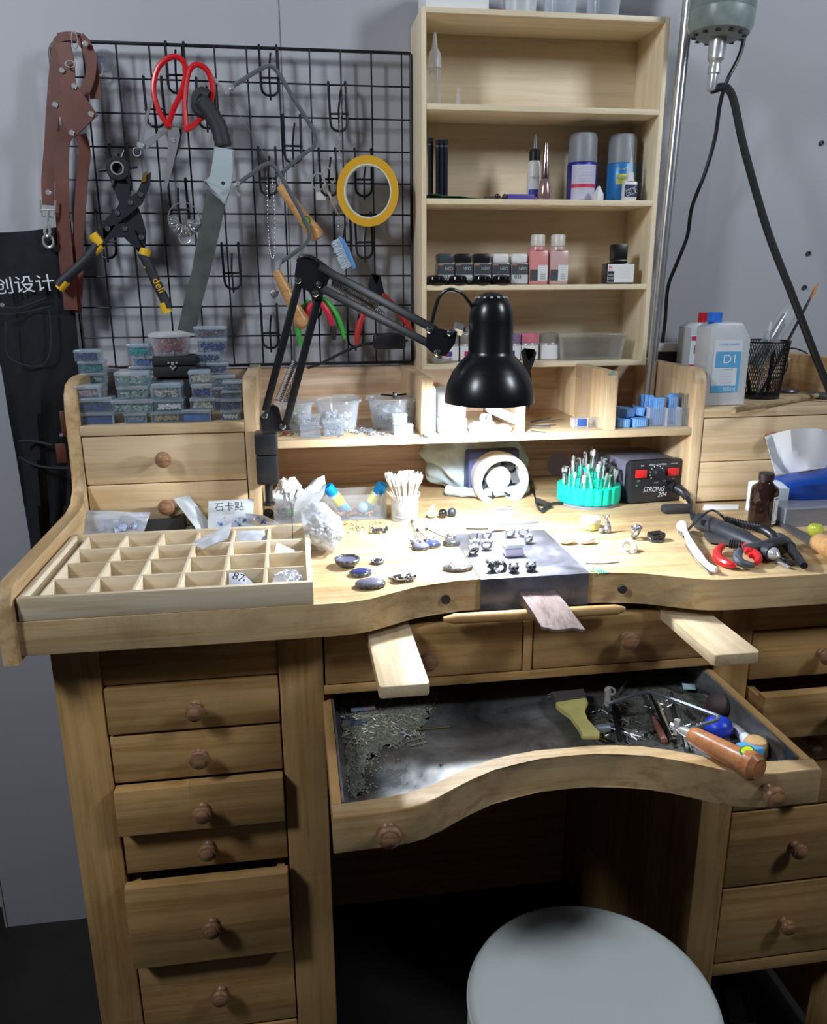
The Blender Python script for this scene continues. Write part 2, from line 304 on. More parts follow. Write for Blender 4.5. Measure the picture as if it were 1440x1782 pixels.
# posts and pedestal bodies
def board(name,lo,hi,m,parent=wb,bev=.0015): return link(G().box(lo,hi,bev),name,m,parent)
PL=[(-.357,-.3050),(-.1015,-.0485)]; PR=[(.4625,.5085),(.7205,.774)]
for a,b in PL+PR: board('post',(a,YP,.0),(b,YP+.055,.86),BWZ)
for x in (-.357,.756): board('side_panel',(x,YP+.055,.03),(x+.018,-.03,.86),BWX if False else BWZ)
for x in (-.0665,.4625): board('side_panel',(x,YP+.055,.03),(x+.018,-.03,.86),BWZ)
board('back_panel',(-.04,-.045,.0),(.46,-.03,.86),BWX)
board('rail',(-.3050,YP+.004,.7965),(-.1015,YP+.022,.86),BWX); board('rail',(.5085,YP+.004,.8085),(.7205,YP+.022,.86),BWX)
board('rail',(-.3050,YP+.002,.10),(-.1015,YP+.02,.142),BWX); board('rail',(.5085,YP+.002,.25),(.7205,YP+.02,.2735),BWX)
board('base_panel',(-.3050,YP+.02,.10),(-.1015,-.05,.118),BWY); board('base_panel',(.5085,YP+.02,.25),(.7205,-.05,.262),BWY)
KP=[(.0,0),(.0072,0),(.0072,.002),(.0052,.004),(.0046,.0065),(.0075,.0095),(.0112,.0120),(.0120,.0155),(.0105,.0185),(.0080,.0195),(.0078,.0208),(.0060,.0222),(.0,.0228)]
def knob(parent,x,y,z,s=1.0):
    p=Vector((x,y,z)); g=G(along(p,p+Vector((0,-1,0)))@SC(s,s,s)); g.lathe(KP,24); return link(g,'knob',KNOBW,parent)
def drawer(x0,x1,z0,z1,pull,parent=wb,y0=YP,m=BWX,depth=.25,kx=None,kz=None,nk=1,th=.016,pocket=True):
    y=y0-pull; g=G(); g.box((x0+.0012,y,z0+.0012),(x1-.0012,y+th,z1-.0012),.0018)
    o=link(g,'drawer',m,parent)
    if pull>.004:
        b=G(); zz=z1-.012
        b.box((x0+.006,y+th,z0+.006),(x0+.016,y+th+depth,zz)); b.box((x1-.016,y+th,z0+.006),(x1-.006,y+th+depth,zz)); b.box((x0+.016,y+th+depth-.01,z0+.006),(x1-.016,y+th+depth,zz)); b.box((x0+.016,y+th,z0+.006),(x1-.016,y+th+depth-.01,z0+.012))
        link(b,'drawer_box',BWY,o)
    if nk: knob(o,(x0+x1)/2 if kx is None else kx,y,(z0+z1)/2 if kz is None else kz)
    return o
A,B=-.3045,-.102
for z0,z1,p in ((.7335,.7960,.002),(.6670,.7325,0.0),(.6005,.6660,.013),(.5345,.5995,-.003),(.4085,.5325,.020),(.2760,.4075,-.001),(.1440,.2750,0)):
    drawer(A,B,z0,z1,p,kx=-.2005)
A,B=.509,.720
for z0,z1,p in ((.7385,.8080,.0),(.6720,.7370,.040),(.6060,.6700,-.002),(.5360,.6050,0),(.4085,.5345,.0),(.2750,.4065,.0)):
    drawer(A,B,z0,z1,p,kx=.6105)
# apron with two shallow drawers between the pedestals
board('rail',(-.0485,YP,.7655),(.4625,YP+.05,.7775),BWX)
board('rail',(-.0485,YP+.035,.8475),(.4625,YP+.05,.86),BWX)
board('rail',(.2005,YP,.7775),(.2120,YP+.05,.8475),BWZ)
drawer(-.0475,.2000,.7775,.8475,.0,kx=.0785,kz=.806); drawer(.2125,.4620,.7775,.8475,.0,kx=.3335,kz=.816)
# round wooden bar under the steel plate
p0=PY(772,1078,-.572); p1=PY(1088,1060,-.572); g=G(); g.tube([p0,p0.lerp(p1,.06),p0.lerp(p1,.5),p0.lerp(p1,.95),p1],[.003,.0065,.007,.0065,.003],12); link(g,'wooden_bar',BWX,wb)
# steel plate folded over the front edge
x0,x1=.1462,.2838; g=G(); yb=-.363; yf=-.5460
outl=[(yb,.9004),(yb,.9016),(yf+.002,.9016),(yf-.0012,.9008),(yf-.0020,.8985),(yf-.0020,.8600),(yf-.0006,.8600),(yf-.0006,.8985),(yf+.001,.9004)]
g.prism(outl,x1-x0,Matrix(((0,0,1,x0),(1,0,0,0),(0,1,0,0),(0,0,0,1))))
link(g,'steel_plate',scuffed('plate_steel',(.21,.215,.26),(.15,.155,.19),(.29,.295,.35),.38,.75,14),wb)
# bench pin
g=G(); wid=.0455; n=9; grid=[]
for i in range(n):
    t=i/(n-1); y=-.530-.088*t; zt=.8835-.004*t-.016*t*t; xo=.1935+.004*t; wv=wid*(1+.10*t)
    tw=.004*t
    grid.append([(xo+wv*s+ .006*t*t,y+.004*math.sin(s*9+i)*(t>.95),zt-tw*s-(.0006*math.sin(7*s*3+i*2))) for s in (0,.12,.25,.5,.75,.88,1)])
a,b=n,7; vs=[Vector(p) for r in grid for p in r]; k=a*b; vb=[Vector((p.x,p.y,min(p.z-.003,.868-.0*p.y) if p.y<-.58 else .866)) for p in vs]
fs=[]
for i in range(a-1):
    for j in range(b-1): q=(i*b+j,(i+1)*b+j,(i+1)*b+j+1,i*b+j+1); fs.append(q); fs.append(tuple(x+k for x in reversed(q)))
ed=[(0,j) for j in range(b)]+[(i,b-1) for i in range(1,a)]+[(a-1,j) for j in range(b-2,-1,-1)]+[(i,0) for i in range(a-2,0,-1)]; id=[i*b+j for i,j in ed]
for q in range(len(id)): x,y=id[q],id[(q+1)%len(id)]; fs.append((x,y,y+k,x+k))
g.add(vs+vb,fs); link(g,'bench_pin',wood('worn_pin_wood',(.27,.20,.185),(.16,.115,.11),'y',joint=False,dirt=.8,rough=.6,fine=2),wb)
# pull-out arm boards
def plank(xa,xb,yfr,z,sk=0):
    g=G(); g.prism([(xa-sk,YP-.004+.02),(xb-sk,YP-.004+.02),(xb,yfr+.004),(xb-.003,yfr),(xa+.002,yfr),(xa,yfr+.004)],.014,T(0,0,z-.014),bev=.0015); return g
link(plank(.0045,.0575,-.703,.8495),'arm_board',PALEW,wb); link(plank(.3785,.4345,-.688,.8495),'arm_board',PALEW,wb)
# filings tray: wide open drawer with curved front and steel lining
td=[(0,-.7150),(.03,-.7158),(.06,-.7200),(.085,-.7285),(.11,-.7405),(.13,-.7520),(.15,-.7645),(.165,-.7730),(.18,-.7775),(.2,-.7792),(.2555,-.7815)]
TC=.2055; tf=[(TC-d,y) for d,y in reversed(td)]+[(TC+d,y) for d,y in td[1:]]
ti=[(x,y+.0145+.0075*min(1,abs(x-TC)/.15)) for x,y in tf]
g=G(); o2=list(tf); o2[-1]=(TC+.2535,-.7795)
g.prism(o2+[(TC+.2555,-.7600)]+list(reversed(ti)),.0412,T(0,0,.7165),bev=.002)
dr=link(g,'filings_drawer',wood('tray_front_wood',(.62,.45,.25),(.46,.30,.14),'x',dirt=.4),wb)
g=G(); g.box((TC-.2555,-.76,.722),(TC-.2455,-.30,.7565),.001); g.box((TC+.2455,-.76,.722),(TC+.2555,-.30,.7565),.001); g.box((TC-.2455,-.31,.722),(TC+.2455,-.30,.7565)); link(g,'drawer_side',BWY,dr)
ins=[(x,y) for x,y in ti if abs(x-TC)<.246]
floor_out=[(TC-.2450,ti[0][1]+.0005)]+[(x,y+.0005) for x,y in ins]+[(TC+.2450,ti[-1][1]+.0005),(TC+.2450,-.312),(TC-.2450,-.312)]
LIN=scuffed('tray_lining',(.24,.245,.25),(.10,.105,.11),(.42,.43,.43),.30,.6,9)
g=G(); g.prism(floor_out,.0015,T(0,0,.7235)); g.box((TC-.2450,-.755,.7245),(TC-.2425,-.312,.7555)); g.box((TC-.2425,-.755,.7245),(TC-.2365,-.312,.7285)); g.box((TC+.2425,-.752,.7245),(TC+.2450,-.312,.7555)); g.box((TC+.2350,-.752,.7245),(TC+.2425,-.312,.7275))
link(g,'steel_lining',LIN,dr)
knob(dr,.0030,-.7793,.7395,1.0); knob(dr,.3985,-.7790,.7400,1.0)
TZ=.7252
# ================================================================ THE HUTCH
hu=thing('desktop_hutch','wooden hutch of shelves and small drawers standing on the back of the workbench','hutch',(XC,-.13,.9))
def hb(name,lo,hi,m,bev=.0015): return link(G().box(lo,hi,bev),name,m,hu)
HL,HR=SBL,XR
YH=-.2566
def upright(xa,xb,z1=1.118,z0=.9,m=HWZ,r=.022,yb=-.02,name='upright'):
    out=[(yb,z0),(yb,z1),(YH+r,z1)]+[(YH+r-r*math.sin(a),z1-r+r*math.cos(a)) for a in [PI/2*i/6 for i in range(1,7)]]+[(YH,z0)]
    return link(G().prism(out,xb-xa,Matrix(((0,0,1,xa),(1,0,0,0),(0,1,0,0),(0,0,0,1))),bev=.0015),name,m,hu)
upright(-.1425,-.1240); upright(.5560,.5740)
hb('back_panel',(HL,-.02,.9),(HR,-.006,1.111),BACKW)
# left and right drawer units
for (a,b) in ((HL,-.1425),(.5740,HR)):
    hb('shelf',(a,YH,1.0410),(b,-.02,1.0555),HWX)
    o=link(G().box((a+.0015,YH+.001,.9695),(b-.0015,YH+.015,1.0395),.0015),'drawer',HWX,hu); knob(o,(a+b)/2-.0015 if a<0 else .6885,YH+.001,1.0060)
    o=link(G().box((a+.0015,YH+.001,.9030),(b-.0015,YH+.015,.9680),.0015),'drawer',HWX,hu); knob(o,(a+b)/2-.0035 if a<0 else .6885,YH+.001,.9350)
hb('shelf',(-.1240,YH,1.0140),(.5560,-.02,1.0262),HWX)
upright(.1195,.1375,1.1118,1.0262,r=.003); upright(.2700,.2810,1.1118,1.0262,r=.003); upright(.4090,.4275,1.1170,1.0262,r=.012,yb=-.1145); upright(.4090,.4275,1.1115,1.0262,r=.001,yb=-.02) if False else link(G().box((.4090,-.1145,1.0262),(.4275,-.02,1.1115)),'upright',HWZ,hu)
# ventilation hole: dark ring of wall seen through the back board
p=PY(972,808,-.0205); g=G(along(p,p+Vector((0,-1,0)))); g.lathe([(0,.0006),(.0222,.0006),(.0222,0),(0,0)],36); link(g,'cable_hole',mat('grey_hole',(.34,.33,.42),.8),hu)
# green pin on the third upright
p=PY(1067,648,YH-.0002); g=G(along(p,p+Vector((0,-1,0)))); g.lathe([(0,0),(.0032,0),(.003,.0006),(0,.0012)],12); link(g,'green_spot',mat('spot_green',(.12,.36,.30),.6),hu)
# ================================================================ PINE WALL SHELF standing on the hutch
pb,pt,pl,pr_=1.1122,1.6450,.1430,.5350; PF=-.1135
ps=thing('pine_shelf','pale pine display shelf with four open compartments standing on the hutch','shelf',((pl+pr_)/2,-.055,pb))
def pbx(name,lo,hi,m): return link(G().box(lo,hi,.0006),name,m,ps)
pbx('side_panel',(pl,PF,pb),(pl+.0078,-.004,pt),PIZ); pbx('side_panel',(pr_-.0078,PF,pb),(pr_,-.004,pt),PIZ)
pbx('top_panel',(pl+.0078,PF,pt-.0078),(pr_-.0078,-.004,pt),PIX); pbx('bottom_panel',(pl+.0078,PF,pb),(pr_-.0078,-.004,pb+.0085),PIX)
SH=[1.2471,1.3787,1.5148]
for z in SH: pbx('shelf_board',(pl+.0078,PF+.001,z-.0085),(pr_-.0078,-.010,z),PIX)
pbx('back_panel',(pl+.0078,-.010,pb+.0085),(pr_-.0078,-.004,pt-.0078),wood('pine_back',(.78,.66,.48),(.70,.57,.40),'x',joint=False,fine=1.2))
# ================================================================ STOOL
sc=Vector((.2335,-.757,0)); st=thing('round_stool','round white vinyl padded stool in front of the knee hole','stool',sc)
R_=.1395; g=lg(st); g.lathe([(0,.4800),(R_*.5,.4802),(R_*.85,.4790),(R_*.95,.4765),(R_-.001,.4725),(R_,.4700),(R_-.0006,.468),(R_+.0016,.4665),(R_+.0016,.464),(R_-.0006,.4625),(R_,.445),(R_+.0005,.425),(R_-.0005,.411),(R_+.0012,.4095),(R_+.0012,.407),(R_-.002,.405),(R_-.02,.404),(0,.404)],72)
link(g,'padded_seat',mat('white_vinyl',(.72,.78,.77),.38,noise=.05,nscale=5),st)
g=lg(st); g.lathe([(R_-.012,.40),(R_-.012,.385),(R_-.02,.38),(0,.38)],48); link(g,'seat_base',BLKM,st)
for i in range(4):
    a=PI/4+i*PI/2; g=lg(st); g.tube([(.085*math.cos(a),.085*math.sin(a),.385),(.15*math.cos(a),.15*math.sin(a),.006)],.009,12); link(g,'leg',CHROME,st)
g=lg(st); g.torus(.122,.005,40,8,T(0,0,.16)); link(g,'foot_ring',CHROME,st)
# ================================================================ ON THE WALL
GX,GZ,GC,GY=-.3137,1.6042,.0487,-.025
wire=thing('wire_grid_panel','black wire grid panel hung on the wall full of tools','grid panel',(GX+4*GC,GY,GZ-10*GC))
x0,x1,z1,z0=GX-2*GC,GX+9.315*GC,GZ,GZ-10*GC
g=G(); r=.018; pts=[]
for cx,cz,a0 in ((x0+r,z1-r,PI/2),(x0+r,z0+r,PI),(x1-r,z0+r,1.5*PI),(x1-r,z1-r,0)):
    rr=r if cx<0 else .004; cx=cx if cx<0 else x1-rr; cz=z1-rr if cz>1.4 else z0+rr
    for i in range(5): a=a0+PI/2*i/4; pts.append((cx+rr*math.cos(a),GY,cz+rr*math.sin(a)))
g.tube(pts,.0026,8,closed=True); link(g,'frame',BLKM,wire)
g=G()
for k in range(-1,10): x=GX+k*GC; g.tube([(x,GY-.0022,z0),(x,GY-.0022,z1)],.0014,6)
for j in range(1,10): z=GZ-j*GC; g.tube([(x0,GY+.001,z),(x1,GY+.001,z)],.0014,6)
link(g,'wires',BLKM,wire)
# double hooks hanging on the grid
hk=[((288,320),74,0,'behind the red scissors, on the top wire'),((451,481),80,0,'on the top wire, holding the upper saw frame'),((249,282),133,1,'holding the grey dividers left of the red scissors'),((342,372),133,1,'carrying the black grip of the pruning saw'),((572,600),143,1,'empty, above and left of the tape roll, holding a thin chain'),((493,522),199,2,'empty, inside the upper saw frame'),((450,479),257,3,'holding the lower saw frame'),((555,583),257,3,'holding the small scissors'),((617,646),260,3,'inside the yellow tape roll'),((294,322),310,4,'holding the ring of sizing rings'),((581,609),371,5,'holding the blue brush'),((617,646),374,5,'just below the tape roll'),((385,416),425,6,'empty, right of the saw blade'),((454,482),532,8,'empty, lowest on the grid above the bench lamp'),((605,632),534,8,'holding the dark pliers with red grips'),((190,222),248,3,'holding the punch pliers'),((528,556),480,7,'holding the green and red grip pliers'),((168,196),364,5,'half hidden behind the yellow grip of the punch pliers')]
def hook():
    t=thing('wall_hook','x','hook',(0,0,0)); w=.0135
    g=G(); g.tube([(-w,.004,.001),(-w,.001,.004),(-w,-.004,.003),(-w,-.006,-.003),(-w,-.006,-.056),(-w*.9,-.0065,-.063),(-w*.5,-.008,-.068),(0,-.009,-.0695),(w*.5,-.008,-.068),(w*.9,-.0065,-.063),(w,-.006,-.056),(w,-.006,-.003),(w,-.004,.003),(w,.001,.004),(w,.004,.001)],.0020,6); link(g,'hanger',BLKM,t)
    g=G(); g.tube([(-w*1.15,-.009,-.044),(w*1.15,-.009,-.044)],.0018,6); link(g,'crossbar',BLKM,t)
    g=G(); g.tube([(0,-.0105,-.076),(0,-.0115,-.060),(0,-.014,-.040),(.002,-.024,-.026),(.004,-.030,-.014)],.0016,6); link(g,'prong',BLKM,t)
    return t
HK=[]
for i,((u0,u1),v,row,d) in enumerate(hk):
    x=(PY(u0,v,GY).x+PY(u1,v,GY).x)/2; z=GZ-row*GC
    if i==0: h=hook(); h.matrix_basis=T(x,GY-.001,z); proto=h
    else: h=dup(proto,T(x,GY-.001,z)@RY(rnd.uniform(-.03,.03)))
    h['label']='black double wire hook '+d; h['group']='hooks on the wire grid'; HK.append(h)
def onY(pts,y,C=None): return [PY(*(C(*p) if C else p),y) for p in pts]
def flat(outl,y,th,C=None):
    "outline traced on a plane parallel to the wall, thickness th towards the wall"
    P=onY(outl,y,C); g=G(); g.prism([(p.x,p.z) for p in P],th,Matrix(((1,0,0,0),(0,0,1,y),(0,1,0,0),(0,0,0,1)))); return g
def addflat(g,outl,y,th,C=None,bev=0):
    P=onY(outl,y,C); g.prism([(p.x,p.z) for p in P],th,Matrix(((1,0,0,0),(0,0,1,y),(0,1,0,0),(0,0,0,1))),bev=bev); return g
def disc(g,u,v,y,r,d=.003,n=16,C=None):
    p=PY(*(C(u,v) if C else (u,v)),y); g.lathe([(0,d),(r*.7,d),(r,d*.5),(r,0)],n,along(p,p+Vector((0,-1,0)))); return g
# suction hook
p=PY(181,118,-.004); t=thing('suction_hook','clear suction cup hook with a metal hook beside the brown strap','hook',p)
g=G(along(PY(181,104,-.002),PY(181,104,-.002)+Vector((0,-1,0)))); g.lathe([(.017,0),(.016,.003),(.006,.007),(.004,.012),(0,.013)],24); link(g,'suction_cup',CLR,t)
g=G(); g.tube(onY([(176,108),(180,118),(178,130),(172,133)],-.016),.0015,6); link(g,'metal_hook',CHROME,t)
# red handled scissors
Y0=-.062
t=thing('scissors','scissors with big red looped handles hung open on the grid','scissors',PY(300,235,Y0))
for nm,pts in (('handle',[(1046,640),(985,540),(953,410),(980,280),(1060,212),(1128,228),(1155,300),(1130,420),(1075,540),(1050,620)]),('handle',[(1155,640),(1148,470),(1170,310),(1220,258),(1290,300),(1320,420),(1285,540),(1220,620),(1150,665)])):
    g=G(); g.tube(smooth(onY(pts,Y0,C1),4,True),.0042,10,closed=True); link(g,nm,RED,t)
g=G(); addflat(g,[(1040,640),(1110,650),(1118,700),(1080,860),(1030,1045),(1022,985),(1040,820),(1045,700)],Y0,.002,C1); link(g,'blade',STEEL,t)
g=G(); addflat(g,[(1075,640),(1135,650),(1115,770),(1060,930),(1030,1035),(1045,900),(1060,760)],Y0+.0035,.002,C1); link(g,'blade',DSTEEL,t)
g=G(); disc(g,1074,728,Y0,.0035,.002,C=C1); link(g,'pivot_screw',CHROME,t)
# grey dividers
t=thing('dividers','grey metal spring dividers hung behind the red scissors','dividers',PY(244,255,-.05))
g=G(); addflat(g,[(852,790),(880,640),(940,450),(950,470),(905,640),(880,760)],-.05,.002,C1); addflat(g,[(880,740),(1030,650),(1040,670),(900,790)],-.052,.002,C1); link(g,'leg',STEEL,t)
g=G(); disc(g,872,760,-.053,.006,.003,C=C1); g.torus(.006,.0012,20,6,T(PY(*C1(850,800),-.05))@RX(PI/2)); link(g,'pivot',mat('grey_zinc',(.42,.46,.50),.4,.7),t)
# pruning saw
Y0=-.075
t=thing('pruning_saw','long pruning saw with grey and black curved pistol grip','saw',PY(370,250,Y0))
g=G(); addflat(g,[(378,775),(468,850),(430,1030),(395,1180),(352,1340),(318,1500),(228,1480),(262,1330),(300,1180),(330,1000),(360,860)],Y0+.006,.0018,C2); link(g,'blade',mat('grey_blade',(.17,.185,.18),.42,.7,noise=.3,nscale=30),t)
g=G(); addflat(g,[(408,556),(512,576),(506,690),(488,790),(468,855),(448,840),(425,795),(400,760),(360,742),(358,730),(400,715),(412,650)],Y0,.014,C2,bev=.003); link(g,'grip_collar',mat('pale_grey_plastic',(.42,.50,.54),.5),t)
g=G(); P=smooth(onY([(340,330),(375,370),(410,420),(440,480),(458,560)],Y0+.007,C2),5); g.tube(P,[.0125+.0009*(i%2) for i in range(len(P))],12); g.tube(smooth(onY([(380,400),(330,385),(318,350),(325,310),(350,290),(380,310)],Y0+.007,C2),3),[.006+.0002*i for i in range(16)],10); link(g,'grip',RUBB,t)
g=G(); disc(g,456,745,Y0,.0028,.001,C=C2); link(g,'hole',MATB,t)
# ring sizer: many rings on a wire loop
Y0=-.062; c=PY(*C2(262,925),Y0)
t=thing('ring_sizer','bunch of steel sizing rings on a wire loop','ring sizer',c)
R0=.0245; g=G(); g.torus(R0,.0008,40,6,T(c)@RX(PI/2)); link(g,'wire_loop',STEEL,t)
for i in range(27):
    a=math.radians(188+164*i/26 if i>5 else 172+6*i); p=c+Vector((R0*math.cos(a),0,R0*math.sin(a)-.002)); rr=.0078+.0024*i/26
    g=G(T(p)@RY(-a+PI/2)@RZ(rnd.uniform(-.6,.6))@RX(rnd.uniform(-.5,.5))@T(0,0,-rr)@RY(PI/2)); g.torus(rr,.0007,18,5,sz=1.3); link(g,'sizing_ring',STEEL if i%2 else CHROME,t)
g=G(); g.torus(.009,.0009,20,5,T(c+Vector((-.001,-.004,-.028)))@RX(PI/2)); link(g,'sizing_ring',CHROME,t)
# rotary punch pliers with yellow ends
Y0=-.068
t=thing('punch_pliers','black revolving punch pliers with yellow tipped handles','pliers',PY(215,380,Y0))
BP=mat('black_satin_metal',(.016,.018,.024),.35)
g=G(); addflat(g,[(672,940),(700,860),(790,880),(800,960),(800,1060),(860,1150),(885,1220),(905,1300),(900,1390),(860,1420),(780,1340),(700,1190),(740,1120)],Y0,.005,C1); link(g,'jaw',BP,t)
g=G(); addflat(g,[(890,960),(935,925),(930,1000),(880,1120),(800,1190),(720,1250),(650,1340),(600,1300),(660,1210),(760,1110),(850,1050)],Y0-.006,.005,C1); addflat(g,[(640,1270),(770,1240),(830,1280),(880,1390),(840,1400),(780,1330),(700,1330),(640,1370)],Y0-.006,.005,C1); link(g,'jaw',BP,t)
g=G(); addflat(g,[(890,925),(912,922),(905,985),(875,990)],Y0-.008,.006,C1); link(g,'brass_anvil',mat('brass',(.55,.42,.10),.3,1),t)
cw=PY(*C1(733,905),Y0-.002); g=G(); g.lathe([(.0075,-.006),(.0165,-.006),(.0175,-.003),(.0175,.004),(.0165,.006),(.0075,.006),(.0075,-.006)],30,T(cw)@RX(PI/2),cap=False)
for i in range(6): a=i*PI/3+.1; q=cw+Vector((.0165*math.cos(a),0,.0165*math.sin(a))); q2=cw+Vector((.029*math.cos(a),0,.029*math.sin(a))); g.cyl(q,q2,.0026,.0018,10)
link(g,'punch_wheel',BP,t); g=G(); g.torus(.0088,.0013,24,6,T(cw+Vector((0,-.0065,0)))@RX(PI/2)); link(g,'wheel_bush',CHROME,t)
g=G()
for a in ((808,1115),(728,1180),(668,1278),(775,1276),(872,1065),(876,1330)): disc(g,a[0],a[1],Y0-.0065,.0042,.002,C=C1)
link(g,'rivet',DSTEEL,t)
def handle(path,r,m,nm): g=G(); P=smooth(onY(path,Y0,C1),4); g.tube(P,r,12); return link(g,nm,m,t)
handle([(610,1370),(560,1440),(480,1520),(400,1590),(365,1630)],.0078,RUBB,'handle_grip'); handle([(885,1430),(930,1520),(965,1600),(1010,1690),(1045,1770)],.0078,RUBB,'handle_grip')
handle([(580,1310),(625,1375)],.0086,YEL,'yellow_collar'); handle([(628,1380),(578,1425)],.0066,YEL,'yellow_collar'); handle([(905,1400),(895,1440)],.0086,YEL,'yellow_collar'); handle([(898,1440),(918,1520)],.0062,YEL,'yellow_collar')
handle([(410,1600),(368,1650)],.0072,YEL,'yellow_tip'); handle([(1015,1735),(1040,1800)],.0082,YEL,'yellow_tip')
p=PY(*C1(985,1628),Y0-.0095); text('deli',.0125,T(p)@RX(PI/2)@RZ(math.radians(-66)),YEL,t)
# piercing saw frames
def sawframe(Y0,C,arm,clampA,clampB,screw,hn,label,hmat,blade,sticker=None):
    t=thing('piercing_saw',label,'saw',PY(*C(*hn[0]),Y0)); P=smooth(onY(arm,Y0,C),4)
    g=G(); g.tube(P,.0034,8); link(g,'frame',mat('saw_frame_steel',(.19,.22,.25),.3,.45),t)
    g=G(); a,b=onY(clampA,Y0,C); g.cyl(a,b,.0034,.0034,10)
    for q in (0.2,.8): c=a.lerp(b,q); g.cyl(c+Vector((0,-.008,0)),c+Vector((0,.004,0)),.0034,.0034,10)
    a,b=onY(screw,Y0,C); g.cyl(a,b,.003,.0022,10); link(g,'blade_clamp',CHROME,t)
    g=G(); a,b=onY(clampB,Y0,C); g.cyl(a,b,.0040,.0034,10); g.cyl(a+Vector((0,-.008,0)),a+Vector((0,.004,0)),.003,.003,10); link(g,'ferrule',CHROME,t)
    if blade: g=G(); g.tube(onY(blade,Y0-.002,C),.0004,4); link(g,'saw_blade',STEEL,t)
    a,b=onY(hn,Y0,C); L=(b-a).length; g=G(along(a,b)); g.lathe([(0,0),(.0064,0),(.0076,L*.08),(.0092,L*.3),(.0098,L*.5),(.0106,L*.68),(.0128,L*.86),(.0126,L*.93),(.009,L*.985),(0,L)],20); link(g,'handle',hmat,t)
    if sticker:
        s=a.lerp(b,.66); d=(b-a).normalized(); g=G(T(s+Vector((0,-.0108,0)))@Matrix.Rotation(math.atan2(d.x,d.z),4,'Y')@RX(PI/2)); g.lathe([(0,.001),(.0062,.001),(.0072,0)],24); link(g,'green_sticker_rim',mat('sticker_green',(.02,.22,.04),.5),t)
        g=G(T(s+Vector((0,-.0117,0)))@Matrix.Rotation(math.atan2(d.x,d.z),4,'Y')@RX(PI/2)); g.lathe([(0,.0006),(.0048,.0006),(.0052,0)],24); link(g,'lime_sticker',mat('sticker_lime',(.45,.75,.05),.5),t)
    return t
sawframe(-.062,C2,[(500,260),(560,225),(640,175),(692,158),(735,195),(800,305),(870,415),(918,500),(912,560),(860,600),(765,680),(735,720)],((470,300),(510,258)),((735,728),(745,760)),((470,290),(412,222)),((740,758),(938,1025)),'upper piercing saw frame with a light wood handle and a green sticker',HANDW,[(490,330),(640,560),(735,725)],True)
sawframe(-.082,C2,[(530,748),(590,705),(650,662),(692,648),(735,690),(790,790),(845,890),(888,985),(880,1035),(820,1090),(745,1142)],((500,770),(540,742)),((740,1140),(725,1195)),((538,810),(505,770)),((722,1185),(868,1472)),'lower piercing saw frame with a wood handle behind the lamp arm',HANDW,None)
# tape roll
c=PY(*C2(1183,788),-.060); t=thing('tape_roll','roll of yellow packing tape hung on the grid','tape',c)
M=T(c)@RZ(-.12)@RX(PI/2)@RX(.08); Ro,Ri=.0515,.0395
g=G(M); g.lathe([(Ri,-.018),(Ro,-.018),(Ro+.0003,0),(Ro,.018),(Ri,.018),(Ri,-.018)],64,SC(.96,1.03,1),cap=False); link(g,'tape',mat('amber_tape',(.72,.40,.035),.28,coat=.6),t)
g=G(M); g.lathe([(Ri-.0022,-.0183),(Ri,-.0183),(Ri,.0183),(Ri-.0022,.0183),(Ri-.0022,-.0183)],64,SC(.96,1.03,1),cap=False); link(g,'cardboard_core',mat('printed_core',(.66,.70,.62),.7,noise=.2,nscale=90),t)
# small scissors
t=thing('small_scissors','small steel embroidery scissors hung left of the tape roll','scissors',PY(*C2(975,760),-.05))
for (a,b,r) in ((935,738,.0115),(986,712,.0112)):
    g=G(); g.torus(r,.0012,28,6,T(PY(*C2(a,b),-.05))@RX(PI/2)@SC(.9,1.1,1)); link(g,'finger_loop',CHROME,t)
g=G(); g.tube(smooth(onY([(950,770),(985,790),(1010,850),(1035,905)],-.05,C2),3),[.0014,.0018,.002,.002,.002,.0018,.0016,.0012,.0008,.0004],6); g.tube(smooth(onY([(965,735),(980,780),(1005,840),(1035,903)],-.052,C2),3),[.0014,.0018,.002,.002,.002,.0018,.0016,.0012,.0008,.0004],6); link(g,'blade',CHROME,t)
# price tag behind
g=G(); p0=PY(*C2(922,790),-.03); p1=PY(*C2(972,830),-.03); g.box((p0.x,-.030,p1.z),(p1.x,-.0292,p0.z)); solo('paper_tag',g,PAPER,'small blank white tag below the small scissors','tag')
# chains
def chain(name,label,pts,C,Y0,r=.0007,m=None):
    g=G(); P=smooth(onY(pts,Y0,C),10); acc=0; last=P[0]
    for q in P:
        if (q-last).length>.0016: g.ball(q,r*1.5,1); last=q
    g.tube(P,r*.4,4); return solo(name,g,m or STEEL,label,'chain')
chain('bead_chain','fine silver ball chain hanging inside the lower saw frame',[(676,690),(680,900),(692,1080),(712,1110),(716,900),(700,700)],C2,-.066)
chain('bead_chain','long fine silver chain hanging beside the tape roll',[(1048,290),(1040,500),(1036,800),(1034,985),(1046,800),(1042,500),(1060,300)],C2,-.045,.0006)
chain('bead_chain','thin silver chain dangling below the lower saw frame clamp',[(700,1190),(705,1300),(712,1290),(730,1330),(738,1440)],C2,-.06,.0005)
g=G(); g.ball(PY(*C2(712,1300),-.066),.0075,1,(1,.5,1),.25); solo('pendant',g,SILV,'small lumpy silver pendant hanging below the lower saw frame','pendant')
